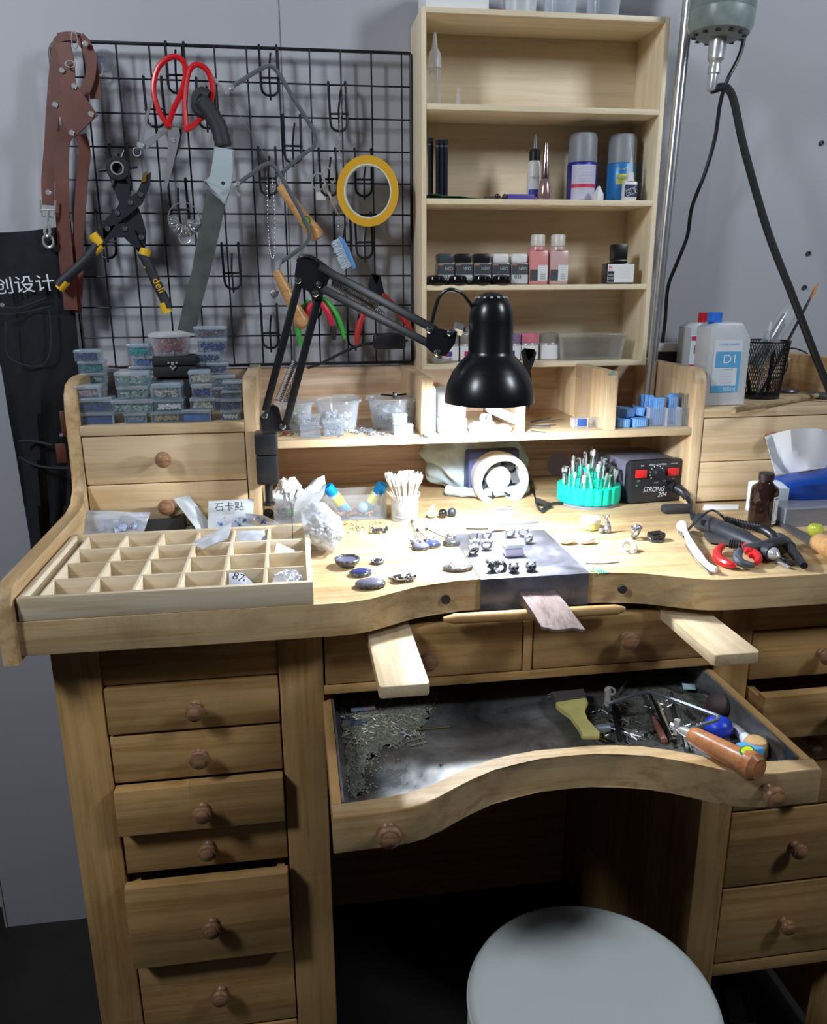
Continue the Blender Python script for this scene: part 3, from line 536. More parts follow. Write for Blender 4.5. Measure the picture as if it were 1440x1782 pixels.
# blue and white brush
t=thing('nail_brush','blue and white bristle brush hung below the tape roll','brush',PY(*C2(1050,1080),-.05))
a,b=PY(*C2(1040,1015),-.046),PY(*C2(1112,1175),-.046); g=G(); g.tube(smooth([a,a.lerp(b,.5)+Vector((.002,0,0)),b],4),[.003,.005,.0055,.0055,.0055,.005,.0055,.006,.004],8,flat=.7); link(g,'handle',LBLUE,t)
g=G()
for i in range(30):
    for j in range(3):
        s=a.lerp(b,.05+.85*i/29)+Vector((-.002,-.003+.003*j,0)); g.tube([s,s+Vector((-.014+rnd.uniform(-.002,.002),-.002,-.006))],.0005,4)
link(g,'bristles',mat('bristle_white',(.62,.74,.84),.6),t)
# pliers on the grid
def pliers(name,label,Y0,C,hs,head,headm,extra=None):
    t=thing(name,label,'pliers',PY(*C(*head[0]),Y0))
    for pts,m,r in hs: g=G(); P=smooth(onY(pts,Y0,C),4); g.tube(P,[r*(.65+.35*math.sin(PI*min(1,(i+1)/len(P)*1.05))) for i in range(len(P))],10); link(g,'grip',m,t)
    g=G(); addflat(g,head,Y0-.003,.006,C); link(g,'jaws',headm,t); return t
BK=mat('black_grip',(.02,.02,.025),.5); DR=mat('dull_red_grip',(.50,.03,.03),.45)
pliers('flat_nose_pliers','pliers with bright green grips behind the lamp arm',-.055,C2,[([(955,1320),(1000,1370),(1040,1440),(1066,1525)],GREEN,.0058),([(890,1330),(845,1400),(832,1470),(848,1560)],GREEN,.0055)],[(900,1335),(960,1335),(950,1260),(925,1180),(905,1260)],DSTEEL)
pliers('cutting_pliers','pliers with red and black grips in front of the green ones',-.066,C2,[([(950,1345),(985,1400),(1005,1460)],mat('crimson_grip',(.65,.02,.06),.4),.0056),([(1006,1460),(1012,1530)],BK,.0052),([(905,1345),(880,1390),(872,1440)],MC['crimson_grip'],.0056)],[(900,1355),(960,1355),(945,1280),(925,1240),(905,1290)],DSTEEL)
pliers('nipper_pliers','dark pliers with worn red grips spread above the cable switch',-.05,C2,[([(1200,1360),(1155,1410),(1132,1490),(1128,1565)],DR,.0058),([(1255,1300),(1320,1370),(1375,1440),(1400,1490)],DR,.0055)],[(1190,1370),(1270,1320),(1255,1250),(1245,1205),(1225,1255),(1200,1200),(1185,1260)],BLKM)
# cable with switch
t=thing('cable_switch','black inline cable switch on a cable hanging in front of the grid','switch',PY(680,595,-.05))
g=G(); p0=PY(650,583,-.06); p1=PY(706,607,-.06); g.box((p0.x,-.068,p1.z),(p1.x,-.048,p0.z),.004); link(g,'body',BLACK,t)
g=G(); g.tube(smooth([PY(537,640,-.13),PY(560,632,-.09),PY(600,612,-.06),PY(630,600,-.058),PY(652,597,-.058)],5),.0024,8); g.tube(smooth([PY(700,597,-.058),PY(722,590,-.02),PY(745,560,-.014+.0)],4) if False else [PY(704,596,-.058),PY(709,592,-.05)],.0024,8); link(g,'cable',BLACK,t)
# ================================================================ APRON AND STRAPS
DEN=mat('black_denim',(.006,.008,.012),.85,noise=.3,nscale=60,bump=.4); SEAM=mat('denim_stitch',(.03,.038,.05),.8)
ap=thing('work_apron','black denim work apron hanging at the left with white characters','apron',PY(60,650,-.06))
rows=[(400,-45,112),(440,-45,118),(480,-45,124),(560,-30,133),(640,2,140),(720,15,128),(800,30,125),(880,42,122),(940,52,118),(1010,58,110),(1060,62,100)]
grid=[]
for v,ua,ub in rows:
    r=[]
    for j in range(15):
        s=j/14; u=ua+(ub-ua)*s; vv=v+(5-12*s if v==400 else 0)+ (4*math.sin(s*PI) if v==400 else 0)
        y=-.045-.010*math.sin(s*7+v*.006)-.007*math.sin(s*15+v*.011)*(.3+.7*(v-400)/600)-.03*(s>.85)*0; r.append(PY(u,vv,y))
    grid.append(r)
g=G(); g.sheet(grid,.0025); link(g,'apron_cloth',DEN,ap)
def onap(u,v,d=.0):  return PY(u,v,-.0615-d)
for pts in ([(-10,525),(20,536),(50,530),(80,518)],[(-10,545),(20,546),(60,540),(90,532)],[(10,560),(14,620),(66,638),(88,610),(86,540)]):
    g=G(); g.tube(smooth([onap(*p) for p in pts],4),.0009,5); link(g,'seam',SEAM,ap)
for pts in ([(33,768),(60,768),(92,775)],[(33,795),(70,812),(120,815)]):
    g=G(); g.tube(smooth([onap(*p,.004) for p in pts],4),.0022,6); link(g,'pocket_edge',SEAM,ap)
g=G(); disc(g,4,531,-.0615,.0035,.002); link(g,'rivet',STEEL,ap)
text('创设计',.0205,T(onap(43,497,.001))@FRONT@RZ(.06)@SC(1.12,1,1),WHTXT,ap)
g=G(); p=PY(84,420,-.0625); g.torus(.0082,.0022,28,8,T(p)@RX(PI/2)@SC(.9,1.1,1)); link(g,'eyelet',CHROME,ap)
LEA=mat('brown_leather',(.135,.038,.024),.5,noise=.25,nscale=25,bump=.15)
bs=thing('leather_strap','brown leather apron strap looped over the corner of the wire grid','strap',PY(130,60,-.05))
def strap(pts,Y0,wd,name='strap',m=LEA,th=.002,C=C1,par=bs):
    P=smooth([PY(*C(p[0],p[1]),Y0-(p[2] if len(p)>2 else 0)) for p in pts],4); grid=[]
    for i,q in enumerate(P):
        a=P[max(0,i-1)];b=P[min(len(P)-1,i+1)]; d=(b-a).normalized(); s=Vector((0,-1,0)).cross(d).normalized(); grid.append([q-s*wd/2,q-s*wd/4,q+s*wd/4,q+s*wd/2])
    g=G(); g.sheet(grid,th); return link(g,name,m,par)
strap([(440,110),(370,120),(345,300),(325,560),(310,800),(295,980),(300,1130)],-.045,.0185)
strap([(390,120,.01),(420,300,.012),(420,640,.012),(385,760,.01),(385,1100,.01),(400,1350,.008),(440,1780,.01)],-.045,.021)
strap([(490,90),(540,150),(575,300),(595,470)],-.052,.017); strap([(570,180,.004),(560,330,.006),(510,460,.008)],-.052,.014)
strap([(360,90,.0),(430,80,.0),(500,90,.0)],-.050,.012)
strap([(500,690,.006),(525,800,.004),(510,960),(490,1250),(480,1400),(480,1600),(470,1800)],-.048,.017)
g=addflat(G(),[(315,495),(465,368),(605,570),(455,715)],-.080,.004,C1); pad=link(g,'leather_patch',LEA,bs)
for a in ((462,393),(342,508),(566,566),(446,682),(300,1052),(385,295),(530,130)):
    g=G(); disc(g,*a,-.0805 if a[1] not in(1052,295,130) else -.058,.0042,.002,C=C1); link(g,'rivet',CHROME,bs)
g=G(); g.torus(.007,.0012,20,6,T(PY(*C1(462,105),-.058))@RX(PI/2)@SC(.6,1.6,1)); g.torus(.0055,.0012,20,6,T(PY(*C1(435,255),-.064))@RX(PI/2)@SC(1.2,.8,1)); link(g,'buckle',CHROME,bs)
t=thing('snap_hook','chrome swivel snap hook joining the brown strap to the apron','hook',PY(*C1(300,1150),-.06))
g=G(); a=onY([(250,1100),(252,1150),(262,1200),(330,1205),(342,1160),(344,1100)],-.062,C1); g.tube(a,.0014,6); g.tube(onY([(250,1160),(345,1160)],-.062,C1),.0013,6); link(g,'ring',CHROME,t)
g=G(); g.tube(smooth(onY([(300,1160),(292,1230),(278,1290),(290,1325),(310,1300),(300,1250)],-.066,C1),4),.0022,8); link(g,'hook',CHROME,t)
# lower straps hanging beside the side board
t=thing('buckle_strap','short brown leather buckle strap low on the apron','strap',PY(105,770,-.07))
for k,(a,b,c_,d) in enumerate(((103,715,118,760),(96,772,118,805))):
    p0=PY(a,b,-.070);p1=PY(c_,d,-.070); g=G(); g.box((p0.x,-.0725,p1.z),(p1.x,-.0685,p0.z),.001); link(g,'leather_tab',LEA,t)
g=G(); disc(g,107,757,-.073,.003,.002); link(g,'rivet',CHROME,t)
# ================================================================ POLE, FLEX SHAFT MOTOR
PXp=.5455; p_b=Vector((.5440,-.112,.9)); t=thing('chrome_pole','tall chrome pole standing behind the pine shelf','pole',(p_b.x,-.112,1.0262))
a=PY(1133,650,-.112); b=PY(1199,0,-.112); d=(b-a)/(b.z-a.z); g=G(); g.cyl(a+d*(1.0262-a.z)+Vector((0,0,.0002)),a+d*(2.2-a.z),.0088,.0088,24); link(g,'tube',mat('brushed_chrome',(.66,.66,.68),.28,.85),t)
g=G(); q=a+d*(1.0262-a.z); g.lathe([(0,0),(.014,0),(.014,.003),(.010,.006),(0,.006)],24,T(q)); link(g,'base_flange',CHROME,t)
YM=-.15
t=thing('flex_shaft_motor','grey green flexible shaft motor hanging from above on the right','motor',PY(1250,40,YM))
c0=PY(1253,52,YM); MM=T(c0)@RY(.06); HG=mat('grey_green_enamel',(.25,.31,.30),.35,noise=.2,nscale=60)
g=G(MM); g.lathe([(0,-.012),(.030,-.012),(.044,-.006),(.048,.004),(.0485,.022),(.0475,.0235),(.0485,.025),(.0485,.16),(.04,.17),(0,.17)],48); link(g,'motor_body',HG,t)
g=G()
for i in range(12): a=2*PI*i/12; g.lathe([(.0036,-.0008),(.0036,.0006),(0,.0006)],12,MM@T(.0365*math.cos(a),.0365*math.sin(a),-.0105)@SC(1,1,-1))
link(g,'vent_hole',MATB,t)
g=G(MM); g.lathe([(0,-.085),(.006,-.085),(.0072,-.082),(.0072,-.062),(.0095,-.060),(.0095,-.052),(.0082,-.048),(.0092,-.044),(.0125,-.040),(.0125,-.03),(.013,-.028),(.013,-.012),(0,-.012)],24); link(g,'collar',mat('cast_aluminium',(.62,.64,.66),.35,.6),t)
s0=MM@Vector((0,0,-.083)); g=G(); g.tube(smooth([s0,PY(1272,160,-.155),PY(1296,260,-.165),PY(1336,400,-.18),PY(1378,510,-.20),PY(1420,620,-.215),PY(1452,700,-.225),PY(1480,790,-.23),Vector((.74,-.31,.965)),Vector((.76,-.37,.915)),Vector((.775,-.46,.9068)),Vector((.79,-.54,.9068))],6),.0062,10); link(g,'flexible_shaft',mat('black_shaft_rubber',(.012,.014,.016),.45),t)
t=thing('power_cable','black power cable hanging behind the flexible shaft down to the bottles','cable',PY(1300,10,-.1))
g=G(); g.tube(smooth([PY(1303,-60,-.11),PY(1302,20,-.105),PY(1290,90,-.10),PY(1266,140,-.10),PY(1254,180,-.09),PY(1245,240,-.08),PY(1228,300,-.07),PY(1205,360,-.06),PY(1197,410,-.05),PY(1180,455,-.045),PY(1163,500,-.04),PY(1158,560,-.035),PY(1150,620,-.03)],5),.0032,8); link(g,'cable',BLACK,t)
# ================================================================ BENCH LAMP
YL=-.42; LC=PY(852,703,YL)+Vector((0,0,.003)); LS=SC(.915,.915,.93)
lp=thing('bench_lamp','black swing arm bench lamp clamped to the hutch with a domed shade','lamp',PY(467,840,-.275))
g=G(); a=PY(443,752,-.282); b=PY(484,788,-.282); g.box((a.x,-.300,b.z),(b.x,-.262,a.z),.003); a=PY(446,790,-.282); b=PY(486,838,-.282); g.box((a.x,-.302,b.z),(b.x,-.2575,a.z),.003)
link(g,'clamp',BLACK,lp)
g=G(); a=PY(468,836,-.285); b=PY(468,874,-.285); g.cyl(a,b,.006,.005,14); g.cyl(b,b+Vector((0,0,-.004)),.009,.009,16); link(g,'clamp_screw',BLKM,lp)
YB=-.300
g=addflat(G(),[(62,345),(100,300),(120,285),(150,300),(165,360),(195,370),(208,400),(150,410),(70,410)],YB,.012,C7); link(g,'base_bracket',BLKM,lp)
def bars(pts0,pts1,r=.0048):
    g=G(); g.tube([pts0,pts1],r,4,flat=1.0); return g
def arm(a,b,y,nm='arm_bar',w=.0105):
    A=PY(a[0],a[1],y) if len(a)==2 else PY(a[0],a[1],a[2]); B=PY(b[0],b[1],y) if len(b)==2 else PY(b[0],b[1],b[2])
    g=G(along(A,B,(0,1,0))); L=(B-A).length; g.box((-w/2,-w/2,0),(w/2,w/2,L),.0012); return link(g,nm,BLKM,lp)
YE=-.305
arm((462,715,YB-.002),(524,478,YE),0); arm((498,738,YB-.002),(557,508,YE),0)
g=addflat(G(),[(513,478),(516,458),(528,447),(545,449),(562,462),(575,480),(568,500),(560,520),(545,522),(538,508),(524,500),(514,492)],YE-.008,.004); addflat(g,[(513,478),(516,458),(528,447),(545,449),(562,462),(575,480),(568,500),(560,520),(545,522),(538,508),(524,500),(514,492)],YE+.005,.004); link(g,'elbow_bracket',BLKM,lp)
arm((552,462,YE),(758,574,YL+.012),0); arm((556,500,YE),(770,610,YL+.012),0)
HBq=[(745,568),(796,578),(792,598),(776,620),(757,618),(742,604)]
g=addflat(G(),HBq,YL+.002,.004); addflat(g,HBq,YL+.018,.004); link(g,'head_bracket',BLKM,lp)
for u,v,y in ((461,723,YB),(492,742,YB),(519,488,YE-.008),(556,495,YE-.008),(549,511,YE-.008),(748,574,YL+.002),(784,579,YL+.002),(761,614,YL+.002)):
    g=G(); disc(g,u,v,y,.0046,.0028); disc(g,u,v,y-.0028,.002,.002); link(g,'screw',mat('bright_screw',(.55,.6,.6),.25,1),lp)
def spring(a,b,r=.0042,turns=26):
    L=(b-a).length; M=along(a,b); pts=[M@Vector((r*math.cos(t*2*PI),r*math.sin(t*2*PI),L*t/turns)) for t in [i/8 for i in range(turns*8+1)]]; g=G(); g.tube(pts,.0008,4); return link(g,'spring',DSTEEL,lp)
spring(PY(484,698,YB-.006),PY(513,628,YB-.006)); spring(PY(498,700,YB+.004),PY(526,632,YB+.004)); spring(PY(572,478,YE-.002),PY(660,530,YE-.006),turns=34); spring(PY(578,492,YE+.004),PY(668,548,YE),turns=34)
g=G(); a=PY(790,570,YL+.01); b=PY(826,580,YL+.004); g.cyl(a,a.lerp(b,.45),.0085,.0085,6); g.cyl(a.lerp(b,.4),b,.005,.004,12); link(g,'swivel_joint',CHROME,lp)
# shade: dome, outside black and inside white
so=[(.0645,0),(.0642,.010),(.0605,.026),(.0530,.042),(.0420,.056),(.0335,.064),(.0312,.070),(.0312,.110),(.0300,.122),(.0265,.133),(.0200,.142),(.0110,.1475),(0,.149)]
g=G(); g.lathe(so+[(0,.1475),(.0105,.146),(.0190,.1405),(.0252,.132),(.0287,.121),(.0298,.110),(.0298,.071),(.0322,.0653),(.0410,.0575),(.0520,.0433),(.0594,.0272),(.0630,.0102),(.0634,0),(.0645,0)],64,T(LC)@LS,cap=False)
link(g,'lamp_shade',mat('black_shade',(.008,.009,.012),.28,0,.6),lp)
g=G()
for i in range(14): a=2*PI*i/14; M=T(LC)@LS@RZ(a)@T(.0215,0,.1412)@RY(.55); g.lathe([(0,.0012),(.0020,.0012),(.0020,0)],10,M)
link(g,'vent_hole',mat('vent_light',(.5,.55,.6),.5),lp)
g=G(); g.lathe([(.0622,.002),(.0622,.0098),(.0586,.0270),(.0512,.0430),(.0402,.0570),(.0314,.0648),(.0290,.0712),(.0290,.078),(0,.078),(0,.0768),(.0282,.0768),(.0282,.0708),(.0308,.0640),(.0397,.0563),(.0506,.0424),(.0580,.0266),(.0615,.0095),(.0615,.002),(.0622,.002)],48,T(LC)@LS,cap=False); link(g,'reflector',mat('white_reflector',(.85,.86,.88),.5),lp)
g=G(); g.lathe([(0,.020),(.012,.0205),(.020,.026),(.0215,.034),(.018,.045),(.012,.055),(.012,.0765),(0,.0765)],32,T(LC)@LS); link(g,'bulb',mat('bulb_glow',(1,1,1),.4,emit=22),lp)
l=bpy.data.lights.new('lamp_light','POINT'); l.energy=LAMP_W; l.color=(.86,.93,1.0); l.shadow_soft_size=.018; o=bpy.data.objects.new('lamp_light',l); COL.objects.link(o); o.location=LC+Vector((0,0,.012))
g=G(); g.tube(smooth([PY(752,562,YL),PY(757,540,YL-.002),PY(766,515,YL-.006),PY(783,504,YL-.010),PY(802,510,YL-.008),PY(817,526,YL),PY(828,546,YL)],5),.0024,8); link(g,'cable',BLACK,lp)
g=G(); g.tube(smooth([PY(518,455,YE-.004),PY(524,447,YE-.008),PY(540,446,YE-.010),PY(560,458,YE-.010),PY(580,474,YE-.004)],5),.0022,8); link(g,'cable',BLACK,lp)
# ================================================================ LITTLE PLASTIC BOXES on the left drawers
HT=1.0555
GB='small plastic bead boxes on the left drawer unit'
def pbox(x0,x1,yf,z0,h,label,cont=None,lid=LIDB,depth=.036,fill=.7,group=GB,name='plastic_box',seed=0,rot=0,body=None):
    w=x1-x0; c=Vector(((x0+x1)/2,yf+depth/2,z0)); t=thing(name,label,'plastic box',M=T(c)@RZ(rot),group=group); lh=h*.28
    b=body or CLRB; th=.0009
    g=lg(t); hw,hd=w/2-.0012,depth/2-.0012; zt=h-lh
    g.box((-hw,-hd,0),(hw,hd,th)); g.box((-hw,-hd,th),(hw,-hd+th,zt)); g.box((-hw,hd-th,th),(hw,hd,zt)); g.box((-hw,-hd+th,th),(-hw+th,hd-th,zt)); g.box((hw-th,-hd+th,th),(hw,hd-th,zt)); link(g,'tub',b,t)
    g=lg(t); g.box((-w/2,-depth/2,h-lh),(w/2,depth/2,h),.0022); link(g,'lid',lid,t)
    if cont:
        cm,kind=cont; g=lg(t); fh=(h-lh)*fill; rr=random.Random(seed)
        if kind=='solid': g.box((-hw+.002,-hd+.002,th+.0003),(hw-.002,hd-.002,th+fh),.002)
        else:
            r=kind; n=int(min(90,max(12,(w-.005)*(depth-.005)*fh/((2*r)**3)*.9)))
            for i in range(n): g.ball((rr.uniform(-hw+.002+r,hw-.002-r),rr.uniform(-hd+.002+r,hd-.002-r) if i%2 else -hd+.002+r,th+r+rr.uniform(0,max(.0002,fh-r))),r,1,(1,1,1),.12,seed=i)
        o=link(g,'contents',cm,t); o['kind']='stuff'
    return t
def bead(n,c,**k): return mat(n,c,.3,noise=.5,nscale=150,**k)
NAVY=bead('navy_beads',(.03,.05,.22)); DBL=bead('dark_blue_contents',(.02,.035,.25)); TEAL=bead('teal_beads',(.02,.30,.26)); PALE=bead('pale_green_beads',(.35,.50,.44)); BRN=bead('brown_beads',(.20,.13,.12)); CRM=bead('cream_beads',(.68,.62,.50))
PEARL=mat('pearl_beads',(.80,.80,.76),.2); PINK=bead('pink_beads',(.55,.38,.38)); PURP=bead('purple_beads',(.10,.08,.22)); BLUC=bead('blue_contents',(.08,.20,.55)); REDB=bead('coral_beads',(.62,.09,.06)); GREYB=bead('grey_beads',(.25,.27,.33)); GOLDB=bead('gold_beads',(.48,.36,.14))
def stack(yf,items,where,C=C6,z=HT,depth=.036,lean=0,**kk):
    n=len(items); zz=z; pos={1:['alone'],2:['bottom','top'],3:['bottom','middle','top'],4:['bottom','second','third','top'],5:['bottom','second','middle','fourth','top']}[n]
    for i,(a,b,c,d,desc,cont) in enumerate(items):
        y=yf+rnd.uniform(-.002,.002)+lean*i; P0=PY(*C(a,d),y);P1=PY(*C(c,b),y); h=max(.009,P1.z-zz)
        lab='%s, %s of %s'%(desc,pos[i],where)
        pbox(P0.x,P1.x,y,zz+.0002,h-.0002,lab,cont,seed=i*7+int(a),depth=depth,rot=rnd.uniform(-.05,.05),**kk); zz+=h
stack(-.246,[(172,690,415,775,'clear box of dark blue pieces',(DBL,'solid')),(172,595,398,690,'clear box of navy sequins',(NAVY,.0022)),(150,512,318,600,'clear box holding a few pink beads',(PINK,.0022))],'the leftmost front stack')
stack(-.246,[(490,695,640,770,'nearly empty clear box',(GREYB,.0018)),(402,605,682,698,'wide rounded box of pale green beads',(PALE,.0022)),(440,512,645,605,'frosted box of pale beads',(PALE,.002)),(422,418,650,515,'frosted box with grey green pieces',(PALE,.0025))],'the second front stack')
stack(-.246,[(675,685,880,775,'clear box of gold and reddish bits',(GOLDB,.0022)),(692,600,890,688,'clear box full of white pearls',(PEARL,.0024)),(680,498,873,602,'frosted box with a little cream strip inside',(CRM,.0018))],'the white pearls stack')
stack(-.246,[(880,675,1075,778,'clear box with a blue card inside',(BLUC,'solid')),(932,595,1103,680,'rounded box of cream beads',(CRM,.002)),(940,500,1083,572,'clear box with royal blue beads',(DBL,.002)),(922,410,1068,498,'clear box with cream pieces',(CRM,.0022))],'the stack right of the pearls')
stack(-.240,[(1145,678,1285,750,'round cornered clear box of white beads',(PEARL,.0018)),(1152,600,1290,680,'clear box of lilac beads',(PURP,.0018)),(1150,545,1285,605,'almost empty clear box',None),(1155,482,1285,548,'clear box with pale grey beads',(GREYB,.0018))],'the rightmost front stack')
stack(-.165,[(215,560,345,650,'box of dark beads',(NAVY,.0022)),(195,500,345,565,'box of brown beads',(BRN,.0022)),(192,425,350,505,'box of pale green beads',(PALE,.002)),(175,345,345,428,'box of teal beads with grey lid',(TEAL,.0022)),(150,268,315,348,'box of dark navy beads',(NAVY,.0022))],'the tall back left stack')
stack(-.150,[(640,520,720,600,'box of grey beads',(GREYB,.002)),(600,440,720,525,'box of blue green beads',(TEAL,.002)),(520,380,690,445,'box of grey blue pieces',(GREYB,.002)),(550,312,682,380,'box of blue beads',(BLUC,.002)),(510,228,655,312,'box of bright turquoise beads',(mat('turquoise_beads',(.0,.42,.36),.35),.0022))],'the stack left of the jewellery box')
stack(-.135,[(1090,600,1150,700,'box of dark pieces',(NAVY,.0022)),(1085,520,1200,605,'box of dull brown beads',(BRN,.0022)),(1075,440,1240,525,'wide box of grey beads',(GREYB,.0022))],'the low back stack beside the upright')
ztop=max(wm(o).translation.z for o in COL.objects if o.name.startswith('plastic_box') and 'low back stack' in o.get('label',''))
P0=PY(*C6(985,432),-.132); 
stack(-.130,[(985,355,1195,440,'clear box of purple beads',(PURP,.0024)),(978,282,1145,362,'clear box of navy beads',(NAVY,.0024)),(985,190,1183,285,'clear box of dark blue beads',(DBL,.0024)),(962,108,1180,188,'clear box of brown beads',(BRN,.0026))],'the tower right of the red tub',z=PY(*C6(1075,440),-.135).z+.0004,depth=.036)
# black jewellery box on its lower box, red tub on top
yj=-.150; P0=PY(*C6(722,590),yj); P1=PY(*C6(935,452),yj); zj=P1.z
t=thing('black_box','lower black box under the small black jewellery box','box',((P0.x+P1.x)/2,yj+.03,HT)); g=G(); g.box((P0.x,yj,HT+.0003),(P1.x,yj+.06,zj),.003); link(g,'body',MATB,t); g=G(); g.box((P0.x+.01,yj-.0006,zj-.012),(P1.x-.01,yj-.0001,zj-.004)); link(g,'grey_label',mat('grey_card',(.12,.14,.18),.6),t)
Q0=PY(*C6(688,452),yj-.006); Q1=PY(*C6(975,312),yj-.006)
t=thing('jewellery_box','small black jewellery box with an ornate silver clasp','box',((Q0.x+Q1.x)/2,yj+.025,zj))
zs=zj+(Q1.z-zj)*.55
g=G(); g.box((Q0.x,yj-.006,zj+.0003),(Q1.x,yj+.055,zs-.0004),.003); link(g,'body',MATB,t); g=G(); g.box((Q0.x-.0004,yj-.0065,zs+.0002),(Q1.x+.0004,yj+.0555,Q1.z),.004); link(g,'lid',MATB,t)
g=G(); cxx=(Q0.x+Q1.x)/2-.002; 
for dx,dz,r in ((0,.004,.003),(-.006,.005,.002),(.006,.005,.002),(-.003,-.001,.0022),(.003,-.001,.0022),(0,-.004,.0026)): g.ball((cxx+dx,yj-.0075,zs+dz),r,1,(1,.4,1))
link(g,'clasp',mat('bright_clasp',(.7,.72,.72),.3,.6),t)
yt=yj+.022; Tc=Vector((PY(*C6(812,330),yt).x,yt,Q1.z+.0004)); rT=(PY(*C6(960,230),yt).x-PY(*C6(672,230),yt).x)/2
t=thing('bead_tub','round clear tub of red coral chips on top of the jewellery box','tub',Tc); hT=PY(*C6(812,150),yt-.02).z-Tc.z
g=lg(t); g.lathe([(0,0),(rT*.80,0),(rT*.84,.002),(rT*.94,hT*.78),(rT*.92,hT*.78),(rT*.82,.003),(0,.003)],40,cap=False); link(g,'tub',CLR,t)
g=lg(t); g.lathe([(0,hT),(rT*.7,hT),(rT*.98,hT*.93),(rT,hT*.86),(rT,hT*.80),(rT*.96,hT*.80),(rT*.96,hT*.86),(0,hT*.9)],40,cap=False); link(g,'lid',MILK,t)
g=lg(t)
for i in range(170):
    a=rnd.uniform(0,2*PI); q=rT*.86*(rnd.random()**.3)*.92; g.ball((q*math.cos(a),q*math.sin(a),.005+rnd.random()*(hT*.60)),.0032,1,(1,1,.8),.3,seed=i)
o=link(g,'coral_chips',REDB,t); o['kind']='stuff'
# small jar of red beads and the flat dish behind it
yq=-.115; p0=PY(*C6(352,575),yq); p1=PY(*C6(430,400),yq); r=(p1.x-p0.x)/2+.003; c=Vector(((p0.x+p1.x)/2,yq+r,HT)); t=thing('bead_jar','cylindrical jar of dark red beads behind the front stacks','jar',c)
hz=p1.z-HT; g=lg(t); g.lathe([(0,0),(r,0),(r,hz*.93),(r*.95,hz*.93),(r*.95,.002),(0,.002)],28,cap=False); link(g,'jar',CLR,t); g=lg(t); g.lathe([(0,hz*.931),(r*1.05,hz*.931),(r*1.05,hz),(0,hz)],28); link(g,'lid',MILK,t)
g=lg(t)
for i in range(90): a=rnd.uniform(0,2*PI); q=(r-.0035)*rnd.random()**.4; g.ball((q*math.cos(a),q*math.sin(a),.005+rnd.random()*hz*.5),.0028,1,jit=.2,seed=i)
o=link(g,'beads',bead('dark_red_beads',(.28,.03,.03)),t); o['kind']='stuff'
# ================================================================ PINE SHELF CONTENTS
ZS=[SH[2],SH[1],SH[0],pb+.0085]     # surfaces from the top compartment to the bottom one
TOPZ=pt
def LA(c,name,label,cat,parts,group=None,n=28):
    "turned object: parts = [(partname, profile, material)]"
    if len(parts)==1: g=G(T(c)); g.lathe(parts[0][1],n); return solo(name,g,parts[0][2],label,cat,group,loc=c)
    t=thing(name,label,cat,c,group)
    for nm,pr,m in parts: g=lg(t); g.lathe(pr,n); link(g,nm,m,t)
    return t
def cpos(u,z,y): p=PY(u,500,y); d=None
def onshelf(u,v,z,y):      # x of pixel column near height v at depth y, standing on z
    return Vector((PY(u,v,y).x,y,z))
# on the very top: white box and clear cups
p0=PY(736,12,-.09); p1=PY(850,12,-.09); g=G(); g.box((p0.x+.004,-.095,TOPZ+.0003),(p1.x,-.02,TOPZ+.05),.001); solo('white_box',g,PAPER,'white cardboard box on top of the pine shelf at its left end','box')
for i,(u,lab) in enumerate(((905,'frosted clear cup on top of the pine shelf, next to the white box'),(975,'clear cup on top of the pine shelf, middle one of three'),(1050,'clear cup on top of the pine shelf, rightmost of three'))):
    c=onshelf(u,14,TOPZ+.0003,-.06); LA(c,'clear_cup',lab,'cup',[('cup',[(0,0),(.024,0),(.029,.06),(.028,.06),(.0232,.0015),(0,.0015)],MILK if i==0 else CLR)],'clear cups on top of the pine shelf')
# first compartment
c=onshelf(757,182,ZS[0],-.085); LA(c,'nozzle_bottle','clear plastic bottle with a long tapered nozzle, top left compartment','bottle',[('bottle',[(0,.0003),(.0088,.0003),(.0088,.052),(.0072,.054),(.0,.054)],CLR),('nozzle',[(.0098,.0545),(.0100,.066),(.0085,.076),(.0045,.082),(.0018,.104),(0,.104)],MILK)])
c=onshelf(798,182,ZS[0],-.08); LA(c,'spare_nozzle','small clear cone shaped nozzle standing alone in the top compartment','cap',[('cap',[(0,.0003),(.0042,.0003),(.0032,.012),(.0014,.030),(0,.030)],CLR)])
t=thing('tweezer_glasses','thin black folded eyeglasses lying in the top compartment','glasses',PY(945,184,-.09)); zz=ZS[0]
g=G(); P=[PY(u,v,y) for u,v,y in ((907,182,-.085),(925,182,-.09),(945,181,-.09),(965,182,-.09),(982,184,-.085))]; g.tube([Vector((p.x,p.y,zz+.0022)) for p in P],[.0012,.0020,.0014,.0020,.0008],6); g.tube([Vector((p.x+.003,p.y+.008,zz+.0018)) for p in P],[.001,.0012,.0018,.0012,.0006],6); link(g,'frame',BLACK,t)
t.name='folded_glasses'
